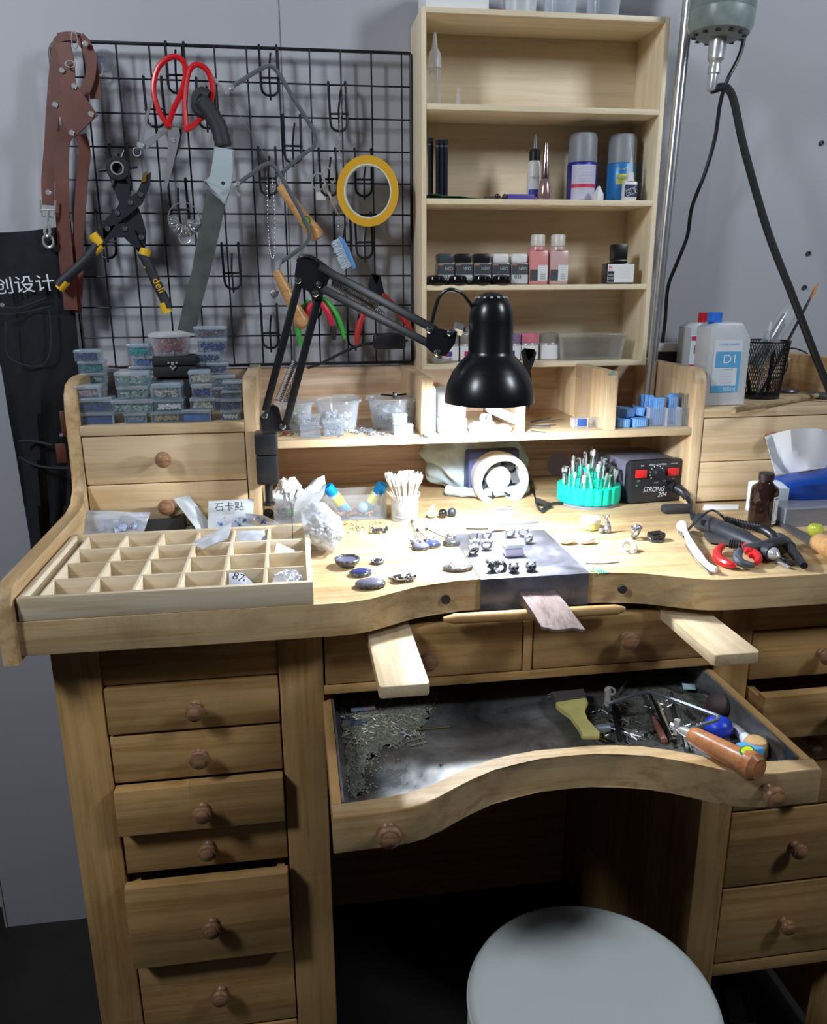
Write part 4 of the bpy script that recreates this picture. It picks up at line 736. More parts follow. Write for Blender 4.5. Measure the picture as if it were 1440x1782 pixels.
# second compartment
pencil_m=mat('black_blue_pencil',(.015,.018,.035),.35)
for i,(u,yy) in enumerate(((748,-.095),(752,-.088),(761,-.096),(765,-.088),(769,-.096),(773,-.088),(777,-.096))):
    c=onshelf(u,340,ZS[1],yy); top_=PY(u,238 if u<755 else 241,yy).z-ZS[1]
    t=thing('pencil','black pencil standing upright at the left of the second compartment','pencil',c,'black pencils in the second compartment')
    g=lg(t); g.lathe([(0,.0003),(.0025,.0003),(.0025,top_-.002),(0,top_-.002)],6); link(g,'barrel',pencil_m,t); g=lg(t); g.lathe([(.0026,top_-.012),(.0026,top_-.010),(.0026,top_-.0105)],6); link(g,'silver_band',STEEL,t)
p0=PY(744,345,-.100); p1=PY(843,345,-.100); g=G(); gr=[]
for i in range(8):
    a=i/7; gr.append([(p0.x+(p1.x-p0.x)*a+.002*math.sin(j),-.105+.045*j/5,ZS[1]+.0012+.0075*(1-a)*(.4+.6*math.sin(j*1.3+1)**2)+.0015*math.sin(i*2+j)*(1-a)) for j in range(6)])
g.sheet(gr,.0009); solo('green_pouch',g,mat('dark_green_cloth',(.01,.10,.03),.6),'dark green folded pouch lying in front of the pencils','pouch')
t=thing('hair_pin','dark stick pin with two dark round beads beside the green pouch','pin',PY(868,338,-.1)); g=G(); a=onshelf(843,342,ZS[1]+.003,-.1); b=onshelf(872,340,ZS[1]+.004,-.1); g.cyl(a,b,.0012,.002,8); link(g,'stick',DSTEEL,t); g=G(); 
for u,v in ((866,338),(879,335)): g.ball(onshelf(u,v,ZS[1]+.0048,-.1),.0044,2)
link(g,'bead',mat('dark_beads',(.03,.015,.02),.3),t)
p0=PY(884,346,-.104); p1=PY(931,332,-.104); g=G(); g.box((p0.x,-.104,ZS[1]+.0003),(p1.x,-.060,ZS[1]+.0085),.0008); solo('purple_box',g,mat('violet_card',(.10,.07,.36),.5),'flat violet box beside the rose gold bottle','box')
def label_wrap(t,r,z0,z1,m,a0=-150,a1=-30,nm='label',n=14,dr=.0003):
    g=lg(t); G1=[[((r+dr)*math.cos(math.radians(a0+(a1-a0)*i/n)),(r+dr)*math.sin(math.radians(a0+(a1-a0)*i/n)),z) for z in (z0,z1)] for i in range(n+1)]; g.sheet(G1,.0002); return link(g,nm,m,t)
c=onshelf(929,335,ZS[1],-.075); t=LA(c,'glue_bottle','white bottle with black cap and dark tip behind the rose gold bottle','bottle',[('bottle',[(0,.0003),(.0105,.0003),(.0112,.004),(.0112,.055),(.0085,.062),(0,.062)],mat('cream_white_plastic',(.72,.74,.70),.4)),('cap',[(.0088,.0622),(.0090,.076),(.0060,.080),(0,.080)],BLACK),('tip',[(.0048,.0802),(.0028,.097),(.001,.103),(0,.103)],mat('grey_tip',(.10,.11,.11),.4))])
label_wrap(t,.0113,.006,.030,mat('ink_blue',(.05,.06,.40),.5)); label_wrap(t,.0113,.018,.030,PAPER,nm='label_band',dr=.0006); text('MARUTO',.003,T(c+Vector((-.001,-.0122,.036)))@FRONT,GREYTXT,t)
c=onshelf(948,344,ZS[1],-.100); LA(c,'nail_polish_bottle','rose gold tapered bottle with a tall metallic cap','bottle',[('bottle',[(0,.0003),(.0110,.0003),(.0118,.004),(.0112,.012),(.0090,.026),(.0062,.032),(0,.032)],mat('rose_gold_glass',(.62,.42,.38),.15,.7)),('cap',[(.0064,.0335),(.0068,.040),(.0052,.060),(.0036,.078),(.0034,.085),(.0020,.0865),(0,.0865)],mat('rose_gold_metal',(.66,.50,.48),.2,1)),('neck',[(.0060,.0321),(.0060,.0334)],BLACK)])
def can(u,yy,lab,body,cap,lblm):
    c=onshelf(u,345,ZS[1],yy); r=.0245; t=LA(c,'spray_can',lab,'spray can',[('can',[(0,.0003),(r-.001,.0003),(r,.002),(r,.060),(r-.001,.0615),(0,.0615)],body),('cap',[(r-.0008,.0618),(r-.0015,.100),(r-.004,.106),(0,.107)],cap)],n=40); return t,c,r
GREYC=mat('grey_spray_cap',(.23,.25,.28),.45); DBLUE=mat('deep_blue_can',(.02,.03,.32),.35,.2)
t,c,r=can(1011,-.062,'spray can with grey cap and a white printed label with red band',DBLUE,GREYC,None)
label_wrap(t,r,.003,.057,mat('lilac_label',(.60,.58,.74),.5),-150,-45); label_wrap(t,r,.022,.0275,mat('label_red',(.60,.03,.08),.5),-150,-45,'red_band',dr=.0006)
for k in range(9):
    z=.053-.0042*k
    if not .020<z<.029: text('ーーーーーーーー',.0022,T(c+Vector((-.003,-r-.0008,z)))@FRONT,mat('label_grey_text',(.22,.20,.42),.6),t)
t,c,r=can(1079,-.060,'spray can with grey cap and a blue and yellow label behind the glue bottle',mat('cyan_can',(.03,.22,.58),.35,.2),GREYC,None)
label_wrap(t,r,.028,.044,mat('label_yellow',(.62,.66,.10),.5),-130,-50,'yellow_panel'); text('Mr.SURFACER',.0055,T(c+Vector((-.004,-r-.0009,.037)))@FRONT,mat('label_blue_text',(.03,.18,.45),.5),t,sx=.62); text('1000',.005,T(c+Vector((-.004,-r-.0009,.0235)))@FRONT,MC['label_yellow'],t); text('Mr.HOBBY',.004,T(c+Vector((-.004,-r-.0009,.051)))@FRONT,MC['label_yellow'],t)
c=onshelf(1095,344,ZS[1],-.100); t=thing('instant_glue_bottle','small white instant glue bottle with navy label and long nozzle','bottle',c)
g=lg(t); g.box((-.0115,-.007,.0003),(.0115,.007,.030),.003); g.lathe([(.0068,.030),(.0068,.033),(.0058,.034),(.0056,.043),(0,.043)],20); link(g,'bottle',WHITE,t)
g=lg(t); g.lathe([(.0040,.0432),(.0030,.058),(.0016,.068),(0,.068)],14); g.tube([(0,0,.067),(-.0012,0,.078),(-.005,0,.090)],[.0010,.0007,.0004],5); link(g,'nozzle',MILK,t)
g=lg(t); g.box((-.0108,-.0073,.006),(.0108,-.0071,.0245)); link(g,'label',mat('navy_label',(.015,.02,.09),.5),t); text('INSTANT',.0042,T(c+Vector((0,-.0076,.0175)))@FRONT@RZ(.35),WHTXT,t,sx=.85); text('GLUE',.0058,T(c+Vector((.001,-.0076,.0115)))@FRONT@RZ(.35),WHTXT,t)
c=onshelf(1042,344,ZS[1],-.102); LA(c,'cone_cap','small white pointed cap standing between the two spray cans','cap',[('cap',[(0,.0003),(.0090,.0003),(.0088,.010),(.0030,.020),(.0012,.0225),(0,.0225)],WHITE)],n=6)
# third compartment: square paint jars
def jar(u,yy,cap,lab,txt,seed=0):
    c=onshelf(u,480,ZS[2],yy); t=thing('paint_jar',lab,'jar',c,'square paint jars on the third shelf'); w=.0143
    g=lg(t); g.box((-w,-w,.0003),(w,w,.0345),.002); link(g,'glass',mat('jar_grey_glass',(.28,.29,.31),.2),t)
    g=lg(t); g.box((-w+.0012,-w+.0012,.0347),(w-.0012,w-.0012,.0495),.0028); link(g,'lid',cap,t)
    g=lg(t); g.box((-w+.0005,-w-.0003,.0165),(w-.0005,-w-.0001,.0325)); link(g,'upper_label',mat('label_dark_grey',(.07,.075,.085),.5),t)
    g=lg(t); g.box((-w+.0005,-w-.0003,.002),(w-.0005,-w-.0001,.0163)); link(g,'lower_label',mat('label_light',(.62,.64,.66),.5),t)
    text('NEO',.0052,T(c+Vector((.0045,-w-.0005,.0255)))@FRONT,mat('label_pale_text',(.55,.58,.60),.5),t,sx=.95)
    if txt: text(txt,.0062,T(c+Vector((-.003,-w-.0005,.0125)))@FRONT,DARKTXT,t)
    g=lg(t); g.box((-w+.001,-w-.0004,.031),(-w+.009,-w-.0003,.0325)); link(g,'orange_tab',mat('orange_tab',(.6,.2,.05),.5),t)
    return t
LG=mat('grey_lid',(.055,.065,.08),.35); BL2=mat('black_lid',(.012,.012,.014),.35); MG=mat('mid_grey_lid',(.23,.24,.25),.35)
for u,cap,lab,tx in ((746,MG,'square paint jar with a mid grey lid, leftmost of the row','030'),(774,LG,'square paint jar with a slate grey lid marked 030','030'),(805,BL2,'square paint jar with a black lid, left of the blackest one',''),(837,BL2,'square paint jar with a black lid next to the white lidded jars',''),(869,WHITE,'square paint jar with a white lid, left of the other','031'),(901,WHITE,'square paint jar with a white lid marked 031, right one','031')):
    if u==746: continue
    jar(u,-.078,cap,lab,tx)
c=onshelf(746,480,ZS[2],-.078)
for u,k in ((758,'leftmost'),(797,'second from the left'),(838,'third from the left'),(873,'rightmost')):
    c=onshelf(u,490,ZS[2],-.1005); t=LA(c,'black_pot','small glossy black pot in front of the paint jars, %s of four'%k,'pot',[('pot',[(0,.0003),(.0150,.0003),(.0168,.003),(.0165,.0075),(.0150,.0085),(0,.0085)],mat('gloss_black',(.008,.008,.009),.12)),('lid',[(.0152,.0087),(.0145,.0125),(.011,.0150),(0,.0158)],MC['gloss_black'] if 'gloss_black' in MC else BLACK)],'black pots in front of the paint jars')
for u,lab,pm in ((934,'square bottle of pink thinner with white cap, left one','pink_left'),(969,'square bottle of pale pink liquid with yellowish neck, right one','pink_right')):
    c=onshelf(u,490,ZS[2],-.082); t=thing('paint_bottle',lab,'bottle',c,'pink paint bottles on the third shelf'); w=.0158; PKM=mat(pm,(.72,.30,.30) if pm=='pink_left' else (.62,.42,.42),.25)
    g=lg(t); g.box((-w,-w*.8,.0003),(w,w*.8,.055),.003); g.lathe([(w*.85,.055),(w*.8,.060),(.011,.0615),(0,.0615)],24); link(g,'bottle',PKM,t)
    g=lg(t); g.lathe([(.0120,.0617),(.0120,.078),(.011,.0795),(0,.0795)],28); link(g,'cap',mat('translucent_white_cap',(.66,.63,.60),.35),t)
    g=lg(t); g.box((-w+.0005,-w*.8-.0003,.006),(w-.0005,-w*.8-.0001,.024)); link(g,'dark_label',mat('label_dark_grey',(0,0,0)),t); g=lg(t); g.box((-.002,-w*.8-.0005,.006),(w-.001,-w*.8-.0003,.031)); link(g,'white_label',PAPER,t)
    for k in range(6): text('IIIIIIIIIIIII' if k in(0,1,2) else 'ーーーー',.0026,T(c+Vector((.0065,-w*.8-.0007,.0095+.0035*k)))@FRONT,GREYTXT,t,sx=.8)
c=onshelf(1074,490,ZS[2],-.088); t=thing('ink_bottle','black bottle with square black cap and white label on the third shelf','bottle',c); w=.0248
g=lg(t); g.box((-w,-.016,.0003),(w,.012,.034),.003); link(g,'bottle',mat('ink_glass',(.02,.015,.02),.15),t); g=lg(t); g.box((-w*.50,-.012,.0342),(w*.50,.008,.040),.002); g.box((-.0118,-.0118,.0395),(.0118,.0118,.0645),.0016); link(g,'cap',BL2,t)
g=lg(t); g.box((-w+.001,-.0163,.003),(w-.002,-.0161,.0325)); link(g,'label',PAPER,t); g=lg(t); g.box((-w+.0012,-.0166,.0035),(-w+.0125,-.0164,.021)); link(g,'dark_panel',mat('ink_panel',(.03,.03,.035),.5),t)
for k in range(6): text('ーーーーーーーー',.0018,T(c+Vector((.006,-.0166,.010+.0032*k)))@FRONT,GREYTXT,t)
text('VIEW\nCOVER',.0038,T(c+Vector((-w+.0068,-.0168,.012)))@FRONT,WHTXT,t,sx=.8); text('H',.006,T(c+Vector((-w+.006,-.0166,.0268)))@FRONT,mat('label_red',(0,0,0)),t)
# fourth compartment
def rjar(u,yy,cap,body,lab,h=.030,r=.0165,vv=600):
    c=onshelf(u,vv,ZS[3],yy); t=LA(c,'round_jar',lab,'jar',[('glass',[(0,.0003),(r,.0003),(r+.0004,.003),(r+.0004,h-.003),(r-.001,h),(0,h)],body),('lid',[(r-.0004,h+.0002),(r,h+.001),(r,h+.014),(r-.001,h+.015),(0,h+.015)],cap)],'round jars on the bottom shelf'); label_wrap(t,r+.0004,.003,h-.004,PAPER); return t,c,r
PKL=mat('pink_lid',(.72,.20,.30),.4); SLV=mat('grey_silver_lid',(.30,.29,.27),.45,.3)
for u,cap,lab in ((782,SLV,'round jar with a grey lid behind the lamp bracket'),(815,SLV,'round jar with a grey lid and red marked label left of the shade'),(890,mat('lilac_lid',(.25,.18,.35),.4),'round jar mostly hidden behind the shade, beside the pink lid'),(920,PKL,'round jar with a bright pink lid'),(955,SLV,'round jar with grey brown lid and plain white label beside the clear box')):
    t,c,r=rjar(u,-.072,cap,mat('jar_body',(.45,.42,.44),.2),lab)
    if u<940:
        g=G(); g.box((c.x-.010,c.y-r-.0012,c.z+.010),(c.x-.004,c.y-r-.0008,c.z+.018)); link(g,'red_mark',mat('label_red',(0,0,0)),t); g=G(); g.box((c.x-.004,c.y-r-.0012,c.z+.010),(c.x+.002,c.y-r-.0008,c.z+.018)); link(g,'blue_mark',mat('ink_blue',(0,0,0)),t)
c=onshelf(766,632,ZS[3],-.094); LA(c,'metal_dish','shallow round metal dish at the left of the bottom compartment','dish',[('dish',[(0,.0003),(.016,.0003),(.0195,.005),(.0200,.0085),(.0185,.0085),(.0150,.0025),(0,.0022)],STEEL)],n=36)
p0=PY(976,628,-.102); p1=PY(1094,628,-.102); t=thing('clear_food_box','clear plastic box with a rounded lid on the bottom shelf','plastic box',((p0.x+p1.x)/2,-.062,ZS[3])); hx=(p1.x-p0.x)/2-.0005
hx=min(hx,(.5265-((p0.x+p1.x)/2))); g=lg(t); hh=.036; CB=clear('clear_food_plastic',(.80,.76,.70),.04,.1)
def tubshape(g,hx,hy,z0,z1,th=.0012,r=.010,tap=.92):
    n=6; 
    def ring(sx,sy,z,rr): return [(cx+rr*math.cos(a0+PI/2*i/n),cy+rr*math.sin(a0+PI/2*i/n),z) for cx,cy,a0 in ((sx-rr,sy-rr,0),(-sx+rr,sy-rr,PI/2),(-sx+rr,-sy+rr,PI),(sx-rr,-sy+rr,1.5*PI)) for i in range(n+1)]
    rs=[ring(hx*tap,hy*tap,z0,r),ring(hx,hy,z1,r),ring(hx-th,hy-th,z1,r),ring(hx*tap-th,hy*tap-th,z0+th,r)]; m=len(rs[0]); vs=sum(rs,[]); fs=[]
    for k in range(3):
        for i in range(m): j=(i+1)%m; fs.append((k*m+i,k*m+j,(k+1)*m+j,(k+1)*m+i))
    fs.append(tuple(reversed(range(m)))); fs.append(tuple(3*m+i for i in range(m))); return g.add(vs,fs)
tubshape(g,hx-.002,.036,.0003,.038); link(g,'box',CB,t)
g=lg(t); tubshape(g,hx,.038,.0382,.0455,r=.012,tap=1.0) if False else g.box((-hx,-.038,.0382),(hx,.038,.0445),.003); link(g,'lid',CB,t)
# little nippers hanging in front, behind the shade
t=thing('nippers','dark small nippers with open jaws hanging right of the lamp shade','nippers',PY(920,640,-.125))
g=flat([(908,612),(914,606),(917,622),(922,628),(928,620),(931,608),(934,614),(930,630),(924,644),(926,665),(914,665),(914,645)],-.128,.004); link(g,'jaws',BLKM,t); g=flat([(915,662),(924,662),(924,700),(921,712),(917,700)],-.128,.004); link(g,'handle',BLKM,t)
# ================================================================ CENTRE SHELF OF THE HUTCH
ZC=1.0262+.0003
def tub(u,v,yy,ru,lab,h,fillm=None,nf=60,fr=.003,fh=.5,lid=True,grp='clear tubs on the centre shelf'):
    c=Vector((PY(u,v,yy).x,yy,ZC)); r=ru*mpp(c); t=thing('clear_tub',lab,'tub',c,grp); g=lg(t)
    g.lathe([(0,0),(r*.72,0),(r*.78,.003),(r*.93,h*.90),(r*.97,h*.90),(r*.97,h*.93),(r*.91,h*.93),(r*.76,.0042),(0,.003)],40,cap=False); link(g,'tub',CLR,t)
    if lid: g=lg(t); g.lathe([(0,h*.955),(r*.86,h*.955),(r*.88,h),(r*1.04,h),(r*1.05,h*.93),(r*.98,h*.93)],40,cap=False); link(g,'lid',CLR,t)
    if fillm:
        g=lg(t)
        for i in range(nf): a=rnd.uniform(0,2*PI); q=r*.66*rnd.random()**.5; g.ball((q*math.cos(a),q*math.sin(a),.005+fr+rnd.random()*h*fh),fr*rnd.uniform(.6,1.3),1,jit=.35,seed=i)
        o=link(g,'contents',fillm,t); o['kind']='stuff'
    return t,c,r
CHIP=mat('silver_chips',(.55,.57,.62),.3,.6,noise=.6,nscale=200); OLV=mat('olive_chips',(.38,.34,.22),.6,noise=.5,nscale=150); WHC=mat('white_chips',(.75,.76,.78),.6)
tub(512,700,-.175,33,'clear tub of olive green chips behind the lamp arms',.046,OLV,110,.003,.55)
tub(588,700,-.165,40,'clear tub with a loose upright lid, middle of three',.047,WHC,60,.003,.35)
t,c,r=tub(684,700,-.175,45,'clear lidded tub of silver pieces, right one beside the upright',.050,CHIP,80,.0042,.5)
g=G(); g.box((c.x-.003,c.y-.028,c.z+.0503),(c.x+.003,c.y-.022,c.z+.060),.0008); g.tube([c+Vector((-.018,.004,.053)),c+Vector((0,-.014,.053)),c+Vector((.022,.002,.053))],.0016,5); solo('binder_clip',g,BLACK,'black binder clip lying on the lid of the right clear tub','clip')
g=lg(t); g.cyl((-.006,0,.006),(.010,-.012,.046),.0012,.0012,6); g.cyl((.018,-.002,.008),(.008,-.014,.044),.001,.001,6); g.ball((.004,-.008,.022),.009,2,(1,.7,.8)); link(g,'silver_pieces',CHIP,t)
g=G(); P=[PY(u,v,-.135) for u,v in ((578,705),(606,705),(618,688),(600,684),(580,690))]; g=flat([(577,704),(618,704),(622,690),(614,685),(580,687)],-.128,.0015); solo('clear_cover',g,CLR,'loose clear lid leaning upright against the middle tub','lid')
def sbox(u,v,yy,w,h,lab,cont=CHIP,d=.024,z=ZC,grp='tiny clear boxes on the centre shelf'):
    x=PY(u,v,yy).x; return pbox(x-w/2,x+w/2,yy,z,h,lab,(cont,.0016) if cont else None,lid=CLR,body=CLR,depth=d,group=grp,seed=int(u))
sbox(541,752,-.245,.033,.017,'tiny clear box, bottom of the pair left of the tubs',None); sbox(539,730,-.245,.033,.017,'tiny clear box, top of the pair left of the tubs',CHIP,z=ZC+.0175)
sbox(581,745,-.235,.033,.026,'clear box with silver bits in front of the middle tub',CHIP,d=.022)
sbox(703,750,-.246,.032,.016,'tiny clear box, bottom of the pair before the right tub',CHIP); sbox(697,732,-.246,.024,.016,'tiny clear box, top of the pair before the right tub',mat('bright_chip',(.8,.85,.9),.2,.5),z=ZC+.0165)
def scatter(name,label,cat,pts,z,m,r,n,spread,C=None,kind='stuff',flatk=.5,seed=1,jit=.4,shape=None):
    g=G(); rr=random.Random(seed)
    for i in range(n):
        a,b=rr.choice(pts); p=PZ(*(C(a+rr.gauss(0,spread),b+rr.gauss(0,spread*.35)) if C else (a+rr.gauss(0,spread),b+rr.gauss(0,spread*.35))),z); k=rr.uniform(.6,1.3)*r
        if shape=='stick': a2=rr.uniform(0,PI); q=Vector((math.cos(a2)*k*5,math.sin(a2)*k*5,0)); h=Vector((0,0,k+rr.uniform(0,.001))); g.tube([p-q+h,p+q+h*rr.uniform(1,3)],k,4)
        elif shape=='ring': g.torus(k*2.2,k*.5,10,4,T(p+Vector((0,0,k)))@RX(rr.uniform(-.5,.5))@RY(rr.uniform(-.5,.5)))
        else: g.ball(p+Vector((0,0,k*flatk)),k,1,(1,1,flatk),jit,seed=i)
    o=solo(name,g,m,label,cat); o['kind']='stuff'; return o
scatter('wire_scraps','heap of thin silver wire rings in front of the right clear tub','wire scraps',[(632,752),(650,755),(668,757),(640,750)],ZC,CHIP,.0011,90,6,shape='ring')
scatter('loose_beads','small white beads heaped between the middle tub and the boxes','beads',[(610,740),(606,745),(613,750)],ZC,PEARL,.0017,60,3.5)
scatter('loose_beads','pinkish bits on the edge of the centre shelf','beads',[(585,757),(592,758)],ZC,PURP,.0012,14,4)
t=thing('red_beads_strip','x','beads',PZ(490,760,ZC)); t['label']='row of red and green bits beside the lamp base'; t.name='bead_strip'
g=G(); 
for i in range(16): g.ball(PZ(482+i*2.6,757+2*math.sin(i),ZC)+Vector((0,0,.002)),.002,1,jit=.3,seed=i)
link(g,'green_bits',OLV,t); g=G()
for i in range(4): g.ball(PZ(494+i*3,757,ZC)+Vector((0,0,.003)),.002,1)
link(g,'red_bits',REDB,t)
g=G(); a=PZ(722,742,ZC)+Vector((0,0,.003)); b=PZ(742,764,ZC)+Vector((0,0,.003)); g.cyl(a,b,.0014,.0014,8); g.ball(b,.0028,1); g.ball(b+Vector((-.003,0,.001)),.0024,1); solo('steel_pin',g,DSTEEL,'dark steel rod with a knotted end leaning by the upright','rod')
# white box and stack of cards between the uprights
p0=PY(762,765,-.250); p1=PY(814,688,-.250); g=G(); g.box((p0.x+.004,-.250,ZC),(p1.x,-.13,ZC+(p1.z-ZC)*.40),.001); solo('white_carton',g,PAPER,'lower white carton between the two left uprights','box')
g=G(); g.box((p0.x+.005,-.249,ZC+(p1.z-ZC)*.40+.0003),(p1.x-.002,-.13,p1.z),.001); solo('white_carton',g,PAPER,'upper white carton under the left rim of the lamp shade','box')
g=G(); 
for i in range(4): x=.1385+.0018*i; g.box((x,-.235,ZC),(x+.0010,-.05,ZC+.078-.003*i))
solo('paper_sheets',g,PAPER,'white sheets standing against the upright left of the cartons','paper')
# nail files and spatulas heap
FM=mat('white_nail_file',(.70,.71,.74),.75,noise=.15,nscale=200); FG=mat('grey_nail_file',(.33,.35,.40),.85,noise=.3,nscale=300)
for i,(a,b,w,m,dz,lab) in enumerate((((846,722),(903,758),.014,FM,.016,'long white nail file crossing on top of the heap'),((816,748),(862,741),.015,FG,.001,'grey nail file lowest in the heap'),((820,738),(866,752),.014,FM,.006,'white nail file pointing left in the heap'),((838,757),(862,745),.013,FM,.010,'short white file end at the front of the heap'),((868,742),(890,764),.012,FG,.003,'pale grey file end on the right of the heap'),((815,733),(885,745),.013,FG,.0035,'grey nail file under the crossing white one'))):
    A=PY(*a,-.236); B=PY(*b,-.246); A.z=ZC+dz+.003+(.020 if i==0 else .002); B.z=ZC+dz; L=(B-A).length; M=along(A,B,(0,0,1)); g=G(M)
    n=6; out=[(w/2*math.cos(PI/2+PI*k/n),w/2+w/2*-math.sin(PI/2+PI*k/n)) for k in range(0)]
    o=[(-w/2,w/2),(-w*.35,w*.14),(0,0),(w*.35,w*.14),(w/2,w/2),(w/2,L-w/2),(w*.35,L-w*.14),(0,L),(-w*.35,L-w*.14),(-w/2,L-w/2)]
    g.prism([(x,y) for x,y in o],.0022,Matrix(((0,0,-1,0),(1,0,0,0),(0,1,0,0),(0,0,0,1)))@Matrix(((1,0,0,0),(0,1,0,0),(0,0,1,0),(0,0,0,1))) if False else RZ(-PI/2)@RY(0)@Matrix(((1,0,0,0),(0,0,1,0),(0,1,0,0),(0,0,0,1)))); solo('nail_file',g,m,lab,'nail file',group='nail files under the lamp shade')
g=G(); g.lathe([(.007,-.006),(.0078,-.006),(.0078,.006),(.007,.006),(.007,-.006)],24,T(PY(846,728,-.240)+Vector((0,0,.0)))@RX(PI/2)@RY(.5),cap=False); solo('tape_ring',g,mat('lilac_tape',(.45,.42,.58),.5),'small lilac ring leaning at the left end of the nail files','ring')
# thin dark rods in the next compartment, watch box
for i in range(9):
    a=PZ(922+rnd.uniform(0,8),735+i*2,ZC); b=PZ(960+rnd.uniform(-12,25),728+i*3.2,ZC); a.z=b.z=ZC+.0012+.0016*(i%4); g=G(); g.cyl(a,b,.0008,.0006,5); solo('needle_file',g,DSTEEL,'thin dark needle file lying behind the shade, in the loose bundle','file',group='thin needle files behind the shade')
t=thing('watch_case','small clear case with a blue window lying on the centre shelf','case',PZ(1030,745,ZC)); a=PY(1000,745,-.238); b=PY(1053,728,-.238); g=G(); g.box((a.x,-.238,ZC),(b.x,-.215,b.z),.002); link(g,'case',ACRY,t); a=PY(1006,742,-.239); b=PY(1022,729,-.239); g=G(); g.box((a.x,-.2395,a.z),(b.x,-.2385,b.z),.0006); link(g,'blue_window',mat('window_blue',(.03,.08,.28),.2),t); g=G(); a=PY(1004,744,-.2385); b=PY(1024,727,-.2385); g.tube([(a.x,-.239,ZC+.001),(b.x,-.239,ZC+.001),(b.x,-.239,b.z),(a.x,-.239,b.z)],.0008,5,closed=True); link(g,'frame',CHROME,t)
# blue wax boxes
for i,(x0,y0,x1,y1,yy,dz,rot,lab) in enumerate(((470,290,530,342,-.244,0,0,'front left one lying flat'),(490,270,550,300,-.232,.0145,.5,'lying across the flat ones'),(540,300,612,335,-.244,0,.25,'front one lying next to the organizer'),(545,255,600,300,-.226,.016,-.3,'tilted above the front ones'),(470,250,560,285,-.205,.012,.2,'behind the tilted one'))):
    a=PY(*C8(x0,y1),yy); b=PY(*C8(x1,y0),yy); w=(b.x-a.x); h=.0138; g=G(T((a.x+b.x)/2,yy+.012,ZC+dz)@RZ(rot)@RY(.12*(i>2))); t=thing('blue_wax_box','small light blue plastic box with ribs, '+lab,'box',M=g.M,group='light blue ribbed boxes beside the organizer')
    gg=lg(t); gg.box((-w/2,-.010,0),(w/2,.014,h),.0012); link(gg,'box',LBLUE,t); gg=lg(t)
    for k in range(5): gg.box((-w/2+.003+k*(w-.006)/5,-.0105,.002),(-w/2+.003+(k+.55)*(w-.006)/5,-.0100,h-.002))
    link(gg,'ribs',mat('pale_blue_rib',(.28,.50,.82),.4),t)
for i,(x0,y0,x1,y1,yy,lab) in enumerate(((568,178,592,300,-.212,'first of the upright row'),(590,180,616,300,-.216,'second of the upright row'),(612,182,640,300,-.220,'third of the upright row'),(632,192,690,332,-.232,'large upright one with a ribbed front'),(697,174,756,300,-.226,'upright in the right acrylic pocket'))):
    a=PY(*C8(x0,y1),yy); b=PY(*C8(x1,y0),yy); t=thing('blue_wax_box','light blue ribbed box standing on end, '+lab,'box',(a.x,yy,ZC),group='upright light blue boxes'); g=G(); z0=ZC+.0012; g.box((a.x,yy,z0),(b.x,yy+.010 if i<3 else yy+.008,b.z),.0012); link(g,'box',LBLUE,t)
    g=G(); w=b.x-a.x; H=b.z-z0
    for k in range(4): g.box((a.x+w*(.14+.2*k),yy-.0006,z0+H*.12),(a.x+w*(.24+.2*k),yy-.0001,b.z-H*.10))
    link(g,'ribs',MC['pale_blue_rib'],t)
def openbox(g,lo,hi,th=.0012):
    x0,y0,z0=lo;x1,y1,z1=hi; g.box((x0,y0,z0),(x1,y1,z0+th)); g.box((x0,y0,z0+th),(x1,y0+th,z1)); g.box((x0,y1-th,z0+th),(x1,y1,z1)); g.box((x0,y0+th,z0+th),(x0+th,y1-th,z1)); g.box((x1-th,y0+th,z0+th),(x1,y1-th,z1)); return g
a=PY(*C8(612,335),-.236); b=PY(*C8(692,237),-.236); t=thing('acrylic_organizer','clear acrylic organizer with two pockets of blue boxes and thin files','organizer',(a.x,-.236,ZC-.0002)); 
g=openbox(G(),(a.x,-.2365,ZC-.0002),(b.x,-.200,b.z)); link(g,'pocket',ACRY,t)
a2=PY(*C8(692,335),-.243); b2=PY(*C8(836,237),-.243); m2=PY(*C8(768,237),-.243).x; g=openbox(G(),(b.x+.0003,-.243,ZC-.0002),(m2,-.212,b2.z)); link(g,'pocket',ACRY,t); g=openbox(G(),(m2+.0003,-.243,ZC-.0002),(b2.x-.002,-.212,b2.z)); link(g,'pocket',ACRY,t)
for i in range(12):
    x=m2+.006+rnd.random()*(b2.x-.010-m2-.006); y=-.240+rnd.random()*.022; h=rnd.uniform(.036,.056); g=G(); g.cyl((x,y,ZC+.0012),(x+rnd.uniform(-.004,.004)*(1),y,ZC+h),.0009,.0006,6); g.cyl((x,y,ZC+.0012),(x,y,ZC+.016),.0013,.0013,6) ; solo('burr',g,STEEL,'thin steel burr standing in the right pocket of the acrylic organizer','burr',group='burrs in the acrylic organizer')
# ================================================================ UNDER THE SHELF, BACK OF THE WORKTOP
ZT=.9003
